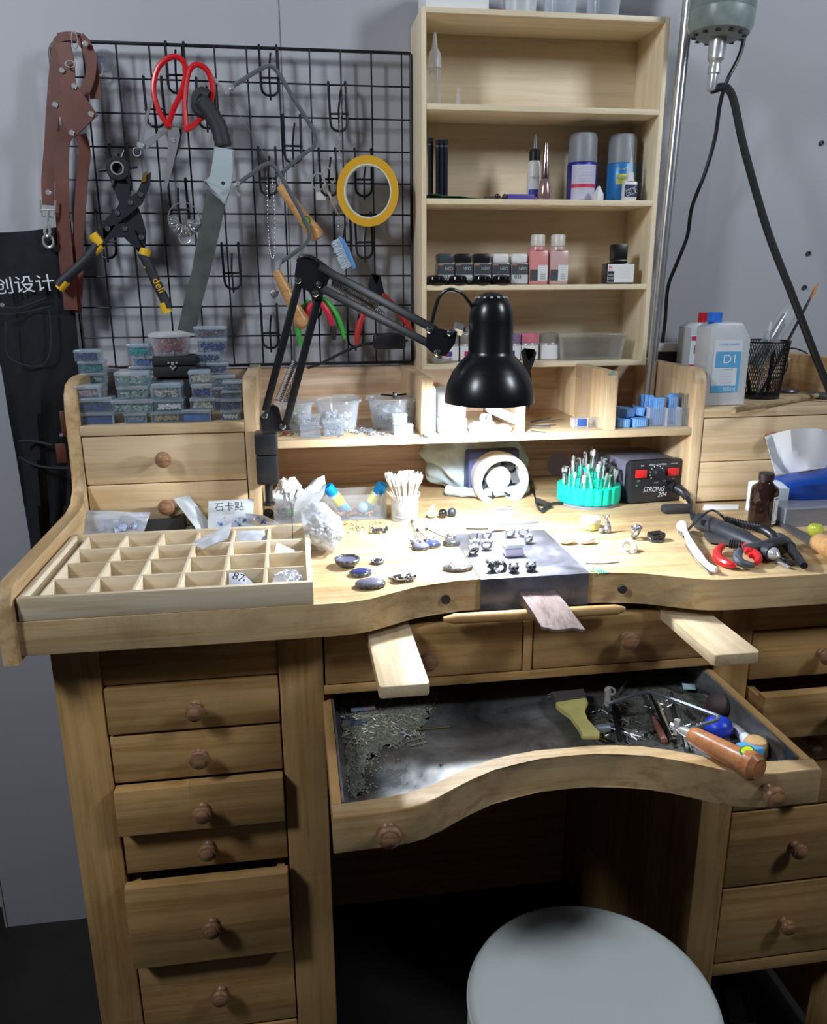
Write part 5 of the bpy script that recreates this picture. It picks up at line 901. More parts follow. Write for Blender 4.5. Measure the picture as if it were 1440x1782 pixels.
# inline fan with a white ring, wrapped in a towel
fc=PY(868,833,-.165); fan=thing('duct_fan','white ringed duct fan with black impeller, wrapped at the back in a towel','fan',(fc.x,-.13,ZT)); FM_=T(fc)@RZ(.10)@RX(PI/2)@RX(.06)
rO=48.5*mpp(fc); rI=rO*.765
g=G(FM_); g.lathe([(rI,-.020),(rO*.93,-.020),(rO*.955,0),(rO,.004),(rO,.016),(rO*.97,.022),(rO*.90,.024),(rI*1.02,.022),(rI,.014),(rI,-.020)],64,cap=False); link(g,'white_ring',mat('white_duct',(.80,.82,.82),.35),fan)
hubc=T(.0,0,0)
g=G(FM_); rh=rI*.60; g.lathe([(0,.004),(rh*.9,.004),(rh,.001),(rh,-.018),(0,-.018)],40); link(g,'hub',mat('hub_white',(.78,.80,.84),.4),fan)
for k in range(7):
    a=2*PI*k/7+.2; M=FM_@RZ(a); vs=[];
    gr=[[(rh*.98+ (rI*.97-rh)*s, w*.012, -.004-.010*w+.003*s) for w in (-1,-.3,.4,1)] for s in (0,.35,.7,1)]
    g=G(M); g.sheet(gr,.0008); link(g,'blade',BLACK,fan)
g=G(FM_); g.lathe([(0,-.0215),(rO*.93,-.0215),(rO*.93,-.0203),(0,-.0203)],40); link(g,'backplate',MATB,fan)
a=PY(816,790,-.146); b=PY(905,884,-.146); g=G(T(fc+Vector((-.004,.023,0)))@RZ(.10)); hw=rO*.98
g.box((-hw,-.006,-hw*.98),(hw,.020,hw*.98),.004); link(g,'fan_frame',mat('frame_blue_grey',(.05,.06,.17),.4),fan)
# towel heap
tw=mat('pale_blue_towel',(.46,.56,.60),.95,noise=.12,nscale=90,bump=.3)
g=G(); bm=bmesh.new(); bmesh.ops.create_icosphere(bm,subdivisions=5,radius=1)
from mathutils import noise as NZ
tc_=Vector((PY(822,840,-.095).x,-.088,ZT)); 
for q in bm.verts:
    p=q.co.copy(); k=1+.14*NZ.noise(p*1.6+Vector((3,1,0)))+.10*math.sin(p.x*9+3.2*p.z+3.5*NZ.noise(p*1.3))+.04*NZ.noise(p*4)
    v=Vector((p.x*.094*k,p.y*.038*k,p.z*.053*k)); v.z=max(-.0,v.z+.046); 
    if p.x>.2: v.z=min(v.z,.098)
    q.co=v
g=G(T(tc_)); g.bm(bm); link(g,'towel',tw,fan)
g=G(); P=smooth([PY(u,v,y) for u,v,y in ((778,872,-.135),(800,886,-.150),(830,882,-.158),(862,884,-.160),(895,884,-.158),(915,868,-.145))],4); g.tube([Vector((p.x,p.y,max(p.z,ZT+.009))) for p in P],[.0085+.0012*math.sin(i*1.7) for i in range(len(P))],10); link(g,'towel_edge',tw,fan)
t=thing('fan_cable','black fan cable and connector lying right of the towel','cable',PZ(945,878,ZT)); g=G(); g.tube(smooth([PY(885,786,-.13),PY(905,800,-.13),PY(922,830,-.135),PY(930,860,-.15),PZ(938,885,ZT+.003),PZ(950,884,ZT+.003),PZ(962,876,ZT+.004),PZ(982,876,ZT+.003)],5),.0022,8); link(g,'cable',BLACK,t)
g=G(); g.cyl(PZ(936,872,ZT+.006),PZ(958,880,ZT+.006),.0052,.0045,10); g.cyl(PZ(944,890,ZT+.003),PZ(958,878,ZT+.004),.0028,.0020,8); link(g,'plug',BLACK,t)
# small clear box in front of the towel
t=thing('clear_case','small clear acrylic box in front of the duct fan','case',PZ(875,895,ZT)); a=PZ(861,902,ZT); b=PZ(896,902,ZT); g=openbox(G(),(a.x,a.y,ZT),(b.x,a.y+.016,ZT+.013),.001); link(g,'box',ACRY,t); g=G(); g.tube([(a.x,a.y,ZT+.013),(b.x,a.y,ZT+.013),(b.x,a.y+.016,ZT+.013),(a.x,a.y+.016,ZT+.013)],.0006,4,closed=True); link(g,'rim',DSTEEL,t)
# speed control box
S0,S1=PZ(1097,880,ZT),PZ(1201,880,ZT); 
t=thing('speed_control_unit','black speed control box with two red switches and a dial','control unit',((S0.x+S1.x)/2,-.2,ZT)); Msc=T((S0.x+S1.x)/2,-.236,ZT)@RZ(.10); wS=.0495; hS=.070; dS=.120
g=G(Msc); g.prism([(-wS,.004),(-wS+.004,.0),(wS-.004,0),(wS,.004),(wS,hS-.006),(wS-.006,hS),(-wS+.006,hS),(-wS,hS-.006)],.016,Matrix(((1,0,0,0),(0,0,1,-.004),(0,1,0,.001),(0,0,0,1))),bev=.002); link(g,'front_panel',mat('panel_black',(.018,.018,.022),.35),t)
g=G(Msc); g.box((-wS+.002,.012,.004),(wS-.002,dS,hS-.001),.005); link(g,'case',mat('case_grey_violet',(.14,.14,.19),.45),t)
for k in range(4): g=G(Msc); g.lathe([(0,0),(.004,0),(.004,.0042),(0,.0042)],12,T((-wS+.010) if k%2 else (wS-.010),.006 if k<2 else dS-.012,0)); link(g,'foot',MATB,t)
for sx_,lab in ((-.0300,'l'),(.0285,'r')):
    g=G(Msc); g.box((sx_-.0100,-.0075,.0440),(sx_+.0100,-.0045,.0570),.001); link(g,'red_switch',mat('red_switch',(.62,.02,.02),.35),t)
g=G(Msc); g.lathe([(0,.012),(.0075,.012),(.0082,.010),(.0088,0),(0,0)],32,T(-.001,-.0042,.050)@RX(PI/2)); link(g,'dial',BLACK,t)
for i in range(11):
    a=math.radians(-40+i*26); g=G(Msc); g.box((-.0007,-.0002,-.0012),(.0007,0,.0012),0,T(-.001+.0122*math.cos(a),-.0044,.050+.0122*math.sin(a))@RY(-a+PI/2)) ; link(g,'dial_mark',WHTXT,t)
def Tsc(x,z): return Msc@T(x,-.0046,z)@FRONT
text('SPEED CONTROL',.0030,Tsc(.0,.0640),WHTXT,t); text('ON',.0028,Tsc(-.028,.0635),WHTXT,t); text('FWD REV',.0022,Tsc(.030,.0640),WHTXT,t); text('OFF',.0024,Tsc(-.033,.0385),WHTXT,t); text('R.P.M',.0022,Tsc(-.001,.034),WHTXT,t); text('MAX',.0022,Tsc(.014,.036),WHTXT,t); text('H.P',.0022,Tsc(.030,.039),WHTXT,t)
text('STRONG',.0085,Tsc(-.004,.0225)@Matrix(((1,.25,0,0),(0,1,0,0),(0,0,1,0),(0,0,0,1))),WHTXT,t,sx=.85); text('204',.0080,Tsc(.012,.0130)@Matrix(((1,.25,0,0),(0,1,0,0),(0,0,1,0),(0,0,0,1))),WHTXT,t)
g=G(Msc); g.lathe([(0,.001),(.0018,.001),(.0018,0),(0,0)],10,T(-.036,-.0042,.031)@RX(PI/2)); link(g,'green_lamp',mat('led_green',(.02,.25,.06),.3),t)
pj=Msc@Vector((.030,-.004,.026)); g=G(); g.cyl(pj,pj+Vector((0.002,-.010,-.001)),.0085,.0085,20); P=smooth([pj+Vector((.002,-.010,-.001)),pj+Vector((.008,-.020,-.005)),pj+Vector((.014,-.026,-.013))],4); g.tube(P,.0068,12); link(g,'plug',BLACK,t)
# handpiece cord
plug_end=P[-1]
t=thing('coiled_cord','black coiled handpiece cord looping from the control box','cord',PZ(1330,930,ZT)); g=G()
g.tube(smooth([plug_end,PY(1205,880,-.29),PZ(1206,895,ZT+.012),PZ(1210,905,ZT+.008),PZ(1226,910,ZT+.018)],4),.0045,10); g.tube(smooth([PZ(1190,935,ZT+.002),PZ(1200,920,ZT+.016),PZ(1222,898,ZT+.030),PZ(1240,888,ZT+.032),PZ(1256,897,ZT+.026),PZ(1262,905,ZT+.018)],5),.0016,6); link(g,'cord',BLACK,t)
P=smooth([PZ(1262,905,ZT+.012),PZ(1290,912,ZT+.010),PZ(1325,920,ZT+.009),PZ(1345,932,ZT+.009),PZ(1348,945,ZT+.009),PZ(1330,951,ZT+.009),PZ(1300,950,ZT+.009),PZ(1270,946,ZT+.009)],14)
g=G(); g.tube(P,[.0052+.0016*(i%2) for i in range(len(P))],10); link(g,'coil',BLACK,t)
g=G(); g.box((-.024,-.009,0),(.024,.009,.013),.004,T(PZ(1178,892,ZT))@RZ(-.05)); solo('black_plug',g,MATB,'flat black plug block lying in front of the control box','plug')
# ================================================================ BURR HOLDER
hc=PZ(1038,884,ZT); hc.y+=.0; rH=54*mpp(hc); t=thing('burr_holder','turquoise green tiered round holder bristling with steel burrs','burr holder',hc+Vector((0,rH*.75,0))); c=hc+Vector((0,rH*.75,0))
g=lg(t); g.lathe([(0,0),(rH*.98,0),(rH*.98,.005),(0,.005)],40); link(g,'turntable',mat('grey_turntable',(.22,.24,.27),.5),t)
def scal(r,k,n=144,am=.06): return [(r*(1+am*abs(math.sin(k*a/2))-am*.5)*math.cos(a),r*(1+am*abs(math.sin(k*a/2))-am*.5)*math.sin(a)) for a in [2*PI*i/n for i in range(n)]]
g=lg(t); g.prism(scal(rH,22),.026,T(0,0,.006),bev=.0008); g.prism(scal(rH*.68,16),.014,T(0,0,.032)); g.prism(scal(rH*.36,8),.014,T(0,0,.046)); link(g,'tiered_body',TURQ,t)
burr_profs=[[(0,0),(.0009,0),(.0009,.016),(.0024,.020),(.0021,.026),(0,.028)],[(0,0),(.001,0),(.001,.014),(.0019,.015),(.0019,.026),(.0008,.027),(0,.027)],[(0,0),(.0009,0),(.0008,.020),(.0028,.0215),(.0028,.0235),(0,.0245)],[(0,0),(.001,0),(.001,.022),(.0003,.030),(0,.030)]]
bm_=[STEEL,CHROME,DSTEEL]
protos=[]
k=0
for rr_,zz,n in ((rH*.84,.032,26),(rH*.52,.046,17),(rH*.20,.060,7)):
    for i in range(n):
        a=2*PI*i/n+rr_*20; q=k%4; M=T(c+Vector((rr_*math.cos(a),rr_*math.sin(a),zz+.0002)))@RX(rnd.uniform(-.16,.16))@RY(rnd.uniform(-.16,.16))@SC(1.25,1.25,rnd.uniform(.8,1.15)); k+=1
        g=G(M); g.lathe(burr_profs[q],8); o=solo('burr',g,bm_[k%3],'small steel burr standing in the turquoise holder','burr','burrs in the turquoise holder',loc=M.translation)
for a0,z0 in ((-2.1,.032),(-1.35,.046)):
    p=c+Vector((rH*(.84 if z0<.04 else .52)*math.cos(a0)-.001,rH*(.84 if z0<.04 else .52)*math.sin(a0)+.001,z0)); LA(p,'felt_point','white felt polishing point in the turquoise holder','felt point',[('point',[(0,.0002),(.0008,.0002),(.0008,.010),(.0030,.0105),(.0030,.022),(0,.0225)],WHITE)],'white felt points')
# ================================================================ BACK LEFT OF THE CENTRE: dividers box, glue sticks, swabs
b0,b1=PZ(478,912,ZT),PZ(677,903,ZT); yb_=b0.y; zt_=PY(478,868,yb_).z
t=thing('divided_bead_box','clear acrylic box of beads divided into compartments','box',((b0.x+b1.x)/2,yb_+.03,ZT)); openb=G(); X0,X1=b0.x,b1.x-.003; Y1=yb_+.050
openbox(openb,(X0,yb_,ZT),(X1,Y1,zt_),.0014); link(openb,'box',ACRY,t)
for f in (.20,.46,.93): g=G(); g.box((X0+(X1-X0)*f,yb_+.0016,ZT+.0016),(X0+(X1-X0)*f+.0014,Y1-.0016,zt_-.001)); link(g,'divider',ACRY,t)
def fillb(f0,f1,m,r,n,nm): 
    g=G()
    for i in range(n): g.ball((X0+(X1-X0)*rnd.uniform(f0,f1),rnd.uniform(yb_+.004,Y1-.006),ZT+.002+r+rnd.random()*.006),r*rnd.uniform(.7,1.2),1,jit=.1,seed=i)
    o=link(g,nm,m,t); o['kind']='stuff'
fillb(.02,.17,bead('dark_mixed_beads',(.05,.06,.08)),.0036,30,'dark_beads'); fillb(.50,.90,bead('orange_brown_beads',(.45,.18,.08)),.0030,60,'brown_beads'); fillb(.24,.44,bead('pale_beads',(.45,.40,.38)),.003,26,'pale_beads')
fillb(.55,.88,MC['cream_beads'],.0030,14,'cream_beads')
for u,v,r,m,lab in ((576/4.8+460,0,0,0,''),):
    pass
for u,v,r,m,lab in ((504,903,.0048,mat('green_bead',(.0,.35,.08),.2),'green glass bead in the left compartment of the clear box'),(632,892,.0082,mat('pale_blue_ball',(.35,.58,.78),.5),'pale blue felt ball in the clear box')):
    p=PY(u,v,yb_+.014); g=G(); g.ball((p.x,yb_+.014,max(p.z,ZT+.008+r)),r,3,jit=.01); solo('bead',g,m,lab,'bead')
for A,B,lab in (((576,862),(612,902),'blue and yellow glue stick leaning left in the clear box'),((664,858),(632,900),'blue and yellow glue stick leaning right in the clear box')):
    a=PY(A[0]-(6 if A[0]<600 else -3),A[1]-16,yb_+.022); b=PY(*B,yb_+.030); t2=thing('glue_stick',lab,'glue stick',a,'glue sticks'); L=(b-a).length; g=G(along(a,b)); g.lathe([(.0052,0),(.0078,0),(.0080,.017),(.0052,.017),(.0052,0)],24,cap=False); g.lathe([(0,.006),(.0052,.006)],20,cap=False)
    for q in range(16): g.box((-.0006,.0076,.001),(.0006,.0085,.015),0,RZ(2*PI*q/16))
    link(g,'cap',mat('cyan_blue_cap',(.0,.30,.72),.35),t2); g=G(along(a,b)); g.lathe([(0,.0172),(.0086,.0172),(.0088,.0205),(.0,.0205)],24); link(g,'white_collar',WHITE,t2)
    g=G(along(a,b)); g.lathe([(0,.0207),(.0088,.0207),(.0088,.036),(0,.036)],24); link(g,'yellow_band',mat('bright_yellow',(.82,.74,.02),.4),t2); g=G(along(a,b)); g.lathe([(0,.0362),(.0088,.0362),(.0086,max(.045,L)),(0,max(.045,L))],24); link(g,'tube',mat('cyan_tube',(.10,.40,.70),.4),t2)
# white cloth bag and the black ball behind
def crumple(c,sx,sy,sz,seed,sub=4,a1=.22,a2=.10,sq=.0):
    bm=bmesh.new(); bmesh.ops.create_icosphere(bm,subdivisions=sub,radius=1)
    for q in bm.verts:
        p=q.co.copy(); k=1+a1*NZ.noise(p*1.4+Vector((seed,0,0)))+a2*abs(NZ.noise(p*4+Vector((0,seed,0))))*2-a2*.5; q.co=Vector((p.x*sx*k,p.y*sy*k,p.z*sz*k))
    z=min(q.co.z for q in bm.verts); g=G(T(c)); 
    for q in bm.verts: q.co.z-=z
    g.bm(bm); return g
c=PY(503,880,yb_+.02); g=crumple(Vector((c.x,yb_+.026,ZT+.016)),.020,.014,.022,5,4,.3,.2); solo('crumpled_tissue',g,mat('white_tissue',(.75,.77,.80),.8),'crumpled white tissue sticking out of the left end of the clear box','tissue')
g=G(); g.box((-.008,-.002,0),(.008,.002,.016),.001,T(PY(521,868,yb_+.012))@RY(.5)); solo('white_block',g,WHITE,'small white block beside the crumpled tissue','block')
g=G(); g.ball(PZ(468,902,ZT)+Vector((0,0,.0078)),.0078,3); solo('black_ball',g,mat('gloss_black',(0,0,0)),'shiny black ball on the worktop under the lamp clamp','ball')
# zip bag with a skull pendant and bits
BAGW=mat('white_bag_contents',(.66,.67,.66),.5,noise=.35,nscale=120,bump=.6)
bg=thing('zip_bag','large polythene bag of whitish chips leaning on the sorting tray','bag',PZ(570,950,ZT))
a=PZ(540,880,ZT+.03); b=PZ(600,960,ZT+.012); 
g=G(); M=along(PZ(545,893,ZT+.040),PZ(597,962,ZT+.014)); L=.078
bm=bmesh.new(); bmesh.ops.create_icosphere(bm,subdivisions=4,radius=1)
for q in bm.verts:
    p=q.co.copy(); k=1+.14*NZ.noise(p*2.2)+.08*NZ.noise(p*6); q.co=Vector((p.x*.0235*k,p.y*.026*k*(1+.1*p.z),p.z*.050*k+.036))
g=G(M); g.bm(bm); zmin=min(p.z for p in g.v); g.v=[Vector((p.x,p.y,max(p.z,ZT+.0004))) for p in g.v]; link(g,'bag',BAGM,bg)
g=G(M)
for i in range(190):
    p=Vector((rnd.gauss(0,.42),rnd.gauss(0,.42),rnd.uniform(-.3,.95))); 
    if p.length>.95: p=p.normalized()*.9
    g.ball((p.x*.0200,p.y*.0225,p.z*.044+.038),.0036*rnd.uniform(.5,1.3),1,jit=.35,seed=i)
g.v=[Vector((p.x,p.y,max(p.z,ZT+.001))) for p in g.v]; o=link(g,'white_chips',BAGW,bg); o['kind']='stuff'
g=G(M); 
for dx,dy,dz in ((.0165,-.006,.02),(.0165,.004,.024),(.0150,-.012,.002),(.0162,-.001,.034)): g.ball((-.002+dx*-.2,-.0205,dz+.012),.0030,1,(1,.4,1),.2)
link(g,'dark_bits',mat('dark_grey_bits',(.10,.10,.09),.6),bg)
rows_=[((548,834),(565,827)),((537,845),(567,842)),((526,856),(565,858)),((514,872),(556,872)),((511,890),(552,886)),((512,910),(558,900))]; gr=[]
for i,(l_,r_) in enumerate(rows_):
    gr.append([PY(l_[0]+(r_[0]-l_[0])*s,l_[1]+(r_[1]-l_[1])*s,-.345-.006*math.sin(4*s+i)-.004*i*0) for s in (0,.2,.4,.6,.8,1)])
g=G(); g.sheet(gr,.0003); link(g,'zip_top',MILK,bg)
# cotton swabs in a glass
c=PZ(707,908,ZT); rg=27*mpp(c); c=c+Vector((0,rg*.6,0)); t=thing('glass_jar','round clear glass holding white cotton swabs','glass',c); hg=PY(707,858,c.y).z-ZT
g=lg(t); g.lathe([(0,0),(rg*.80,0),(rg*.86,.003),(rg*.90,hg*.70),(rg*.84,hg*.78),(rg*1.0,hg*.90),(rg*1.03,hg),(rg*.95,hg),(rg*.80,hg*.80),(rg*.84,hg*.68),(rg*.78,.006),(0,.006)],48,cap=False); link(g,'glass',GLASS,t)
sw=None
for i in range(62):
    a=rnd.uniform(0,2*PI); q=rg*.62*rnd.random()**.5; b=c+Vector((q*.5*math.cos(a),q*.5*math.sin(a),.008)); sp=1.5; e=c+Vector((q*sp*1.25*math.cos(a)-.001,q*sp*math.sin(a),hg+rnd.uniform(.006,.028)))
    lab='white cotton swab standing in the round glass'
    if sw is None or i<62:
        L=(e-b).length; M=along(b,e); t2=thing('cotton_swab',lab,'cotton swab',M=M,group='cotton swabs in the glass')
        if i==0:
            g=lg(t2); g.lathe([(0,0),(.0011,0),(.0011,.052),(0,.052)],6); st_=link(g,'stick',mat('swab_stick',(.72,.66,.58),.7),t2); g=lg(t2); g.lathe([(0,.0505),(.0017,.0515),(.0023,.055),(.0022,.062),(.0010,.0665),(0,.067)],8); tp_=link(g,'cotton_tip',PAPER,t2)
        else:
            for o in (st_,tp_): d=o.copy(); COL.objects.link(d); d.parent=t2
for i in range(3): g=G(); g.cyl(c+Vector((.012-.003*i,-.004,.008)),c+Vector((-.020-.004*i,-.010,hg+.006)),.0012,.0012,6); solo('wooden_stick',g,mat('reddish_stick',(.55,.33,.25),.6),'reddish wooden stick leaning inside the glass of cotton swabs','stick','wooden sticks in the glass')
# ================================================================ SORTING TRAY
tz=ZT; TX0,TX1=-.3735,-.0575; TY0,TY1=-.5930,-.3600; TH=.0195
TX1=-.0568
tr=thing('sorting_tray','light wooden sorting tray with twenty four compartments on the left of the worktop','tray',((TX0+TX1)/2,(TY0+TY1)/2,tz)); zt2=ZT+.0265
tx0=TX0+.0030
def tb(nm,lo,hi,m): return link(G().box(lo,hi,.0006),nm,m,tr)
tb('tray_side',(tx0,TY0,tz),(TX1,TY0+.0068,zt2),TRX); tb('tray_side',(tx0,TY1-.0068,tz),(TX1,TY1,zt2),TRX); tb('tray_side',(tx0,TY0+.0068,tz),(tx0+.0068,TY1-.0068,zt2),TRY); tb('tray_side',(TX1-.0068,TY0+.0068,tz),(TX1,TY1-.0068,zt2),TRY)
tb('tray_base',(tx0+.0068,TY0+.0068,tz),(TX1-.0068,TY1-.0068,tz+.003),TRX)
ix0,ix1,iy0,iy1=tx0+.0068,TX1-.0068,TY0+.0068,TY1-.0068
lx=ix0+.013; tb('divider',(lx,iy0,tz+.003),(lx+.003,iy1,zt2-.002),TRY)
cw_=(ix1-lx-.003)/6
for k in range(1,6): x=lx+.003+cw_*k; tb('divider',(x-.0022,iy0,tz+.003),(x+.0022,iy1,zt2-.0028),TRY)
for k in range(1,4): y=iy0+(iy1-iy0)*k/4; tb('divider',(lx+.003,y-.0016,tz+.003),(ix1,y+.0016,zt2-.0022),TRX)
def cell(i,j): return Vector((lx+.003+cw_*(i+.5),iy0+(iy1-iy0)*(j+.5)/4,tz+.0033))
def bag(P4,name,label,sag=.004,th=.0003,wr=.003,m=BAGM,seed=0,cont=None,parts=None):
    "polythene bag: quad of corners, wrinkled, two layers"
    A,B,C_,D=P4; t=thing(name,label,'bag',(A+B+C_+D)/4); n=9
    for k,s in ((0,1),(1,-1)):
        gr=[]
        for i in range(n):
            r=[]
            for j in range(n):
                a,b=i/(n-1),j/(n-1); p=(A*(1-a)+B*a)*(1-b)+(D*(1-a)+C_*a)*b; nn=(B-A).cross(D-A).normalized(); e=math.sin(PI*a)*math.sin(PI*b)
                r.append(p+nn*(s*sag*e+wr*NZ.noise(Vector((a*3.5+seed,b*3.5,k*2)))*(.3+e)))
            gr.append(r)
        g=G(); g.sheet(gr,th); link(g,'bag_film',m,t)
    # zip strip
    g=G(); g.tube([A.lerp(D,.10),B.lerp(C_,.10)],.0008,5); link(g,'zip_strip',m,t)
    if cont:
        cm,r,nc,at=cont; g=G(); cc=(A*.5+B*.5)*(1-at)+(D*.5+C_*.5)*at
        for i in range(nc): g.ball(cc+(B-A)*rnd.gauss(0,.14)+(D-A)*rnd.gauss(0,.08),r*rnd.uniform(.6,1.3),1,jit=.3,seed=i)
        o=link(g,'contents',cm,t); o['kind']='stuff'
    return t
def q4(pts): return [PZ(u,v,z) for u,v,z in pts]
bag(q4([(135,888,ZT+.035),(262,892,ZT+.030),(250,926,ZT+.006),(142,935,ZT+.006)]),'zip_bag','polythene bag with bluish contents behind the left end of the sorting tray',.007,wr=.009,seed=1,cont=(bead('bluish_contents',(.35,.42,.60)),.004,30,.6))
bag(q4([(302,868,ZT+.045),(330,862,ZT+.048),(368,915,ZT+.010),(345,925,ZT+.008)]),'zip_bag','narrow white bag with handwriting leaning beside the black box',.002,wr=.003,m=MILK,seed=2)
t=bag(q4([(363,872,ZT+.044),(442,868,ZT+.044),(440,918,ZT+.010),(362,922,ZT+.010)]),'zip_bag','square zip bag with three handwritten characters and blue beads',.004,wr=.003,m=MILK,seed=3,cont=(BLUC,.003,26,.75))
ctr=PZ(400,884,ZT+.0365); text('石卡點',.0105,T(ctr+Vector((0,-.007,.003)))@RX(1.15),DARKTXT,t)
bag(q4([(428,893,ZT+.030),(460,897,ZT+.028),(500,918,ZT+.004),(430,922,ZT+.006)]),'zip_bag','zip bag with dark grey chips behind the right of the tray',.003,wr=.004,seed=4,cont=(NAVY,.002,26,.4))
bag(q4([(137,868,ZT+.052),(147,872,ZT+.052),(150,905,ZT+.020),(134,905,ZT+.020)]),'bag_corner','clear plastic flap standing against the left side board',.001,wr=.002,seed=5)
# black small frame box on white card
t=thing('black_tray_box','open matt black small box on a white card behind the tray','box',PZ(282,915,ZT)); a=PZ(238,927,ZT+.002); b=PZ(321,924,ZT+.002); w_=b.x-a.x
g=G(); g.box((a.x-.006,a.y-.001,ZT),(b.x+.008,a.y+.055,ZT+.0012)); solo('white_card',g,PAPER,'white card lying under the open black box','card')
g=openbox(G(),(a.x,a.y,ZT+.0014),(b.x,a.y+.046,ZT+.020),.007); link(g,'box',MATB,t)
g=G(); 
for i in range(20): g.ball(PZ(342+rnd.uniform(0,12),922+rnd.uniform(-4,4),ZT)+Vector((0,0,.003)),.003,1,(1,1,.7),.3,seed=i)
o=solo('green_stones',g,mat('green_stones',(.02,.28,.03),.4),'small heap of green stones between the black box and the zip bags','stones'); o['kind']='stuff'
# bags and things in cells
c=cell(3,3); bag([c+Vector((-.028,-.022,.020)),c+Vector((.022,.018,.034)),c+Vector((.020,-.028,.026)),c+Vector((-.012,-.040,.018))],'zip_bag','crumpled zip bag with scribbles across the middle of the tray',.003,wr=.004,seed=7)
c=cell(4,3); bag([c+Vector((-.018,-.015,.010)),c+Vector((.020,-.012,.012)),c+Vector((.018,.018,.022)),c+Vector((-.018,.018,.022))],'zip_bag','zip bag with silver bits in the back row of the tray',.003,wr=.003,seed=8,cont=(CHIP,.0016,14,.5))
c=cell(5,2); bag([c+Vector((-.016,-.02,.016)),c+Vector((-.012,.018,.020)),c+Vector((.020,.006,.008)),c+Vector((.016,-.018,.006))],'zip_bag','small zip bag with gold bits in the right column of the tray',.002,wr=.003,seed=9,cont=(GOLDB,.0016,12,.2))
c=cell(4,0); t=bag([c+Vector((-.018,.018,.020)),c+Vector((-.004,.024,.018)),c+Vector((.020,-.014,.008)),c+Vector((-.016,-.020,.008))],'zip_bag','zip bag numbered 87 with lilac beads in the front row',.003,wr=.003,seed=10,cont=(bead('lilac_beads',(.35,.35,.65)),.003,20,.6)); text('87',.010,T(c+Vector((-.006,-.002,.022)))@RX(.7)@RZ(-.4),DARKTXT,t)
c=cell(5,0); g=crumple(c+Vector((.002,0,0)),.0165,.0135,.0125,11,4,.25,.25); solo('crumpled_bag',g,BAGM if False else clear('crumpled_film',(.82,.84,.92),.65,.3),'crumpled milky film ball in the front right compartment','bag')
c=cell(4,1); g=G(); g.torus(.0055,.0006,16,5,T(c+Vector((-.006,-.008,.002)))); solo('thin_ring',g,CHROME,'thin silver ring in the second row of the tray','ring')
g=G(); g.tube([c+Vector((.002,-.006,.001)),c+Vector((.006,-.002,.009)),c+Vector((.010,-.006,.001))],.0006,5); solo('wire_loop',g,CHROME,'tiny bent silver wire standing in the second row of the tray','wire')
g=G(); g.cyl(PZ(510,938,ZT+.016),PZ(510,905,ZT+.045) if False else PZ(510,938,ZT+.016)+Vector((0,0,.052)),.0005,.0005,5); solo('thin_needle',g,DSTEEL,'thin upright needle at the back right corner of the tray','needle')
# ================================================================ THINGS ON THE WORKTOP
# burnished rings and jewellery
def blobby(g,c,r,n,seed,flatk=.8,R=None,rm=.35,sub=1):
    rr=random.Random(seed)
    for i in range(n):
        a=2*PI*i/n+rr.uniform(-.2,.2); q=(R if R is not None else r)*rr.uniform(.75,1.05); g.ball(c+Vector((q*math.cos(a),q*math.sin(a),r*rm+rr.uniform(-.1,.25)*r)),r*rr.uniform(.28,.42),sub,(1,1,flatk),.25,seed=seed+i)
def ring_thing(u,v,r,label,lean=0.0,yaw=0.0,head=2.1,m=SILV,grp=None,stand=True,seed=0,ornament='blob'):
    c=PZ(u,v,ZT); c.z=ZT; t=thing('silver_ring',label,'ring',M=T(c)@RZ(yaw),group=grp)
    g=lg(t); M=T(0,0,r+.0012)@RX(PI/2+lean) if stand else T(0,0,.0016); g.torus(r,.0013,28,8,M,sz=1.8); link(g,'band',m,t)
    g=lg(t)
    if ornament=='blob':
        z=(2*r if stand else r*.5)
        for i in range(14): a=2*PI*i/14; g.ball((math.cos(a)*r*.72*head/1.6,-.0005+math.sin(a)*r*.5,z-.1*r+.14*r*math.sin(3*a)),r*.32,1,(1,1,.8),.3,seed=seed+i)
        g.ball((0,0,z+.0012),r*.42,2,(1,.9,.8),.18,seed=seed)
    elif ornament=='stone': g.ball((0,-r*.6,r*1.0),r*.85,3,(1,.35,1.1),0)
    link(g,'ornament',m,t); return t
def cab(u,v,rx,ry,lab,stone,rim=True,h=.5,yaw=0,name='cabochon_pendant'):
    c=PZ(u,v,ZT); c.z=ZT; t=thing(name,lab,'pendant',M=T(c)@RZ(yaw)); g=lg(t); 
    prof=[(0,.0002),(1.0,.0002),(1.06,.10),(1.06,.35),(1.0,.42)]
    g.lathe([(a*1,b*rx*h*2 if b>.001 else b) for a,b in prof[:]],36,SC(rx,ry,1)); link(g,'setting',SILVD,t); g=lg(t); g.lathe([(.97,rx*h*.6)]+[(math.cos(a)*.97,rx*h*(.6+.75*math.sin(a))) for a in (.3,.6,.9,1.2)]+[(0,rx*h*1.35)],36,SC(rx,ry,1)); link(g,'stone',stone,t); return t
LABR=mat('violet_grey_stone',(.13,.13,.19),.12,noise=.5,nscale=60); LABD=mat('deep_blue_stone',(.03,.04,.13),.1); DRK=mat('dark_grey_stone',(.035,.035,.04),.25)
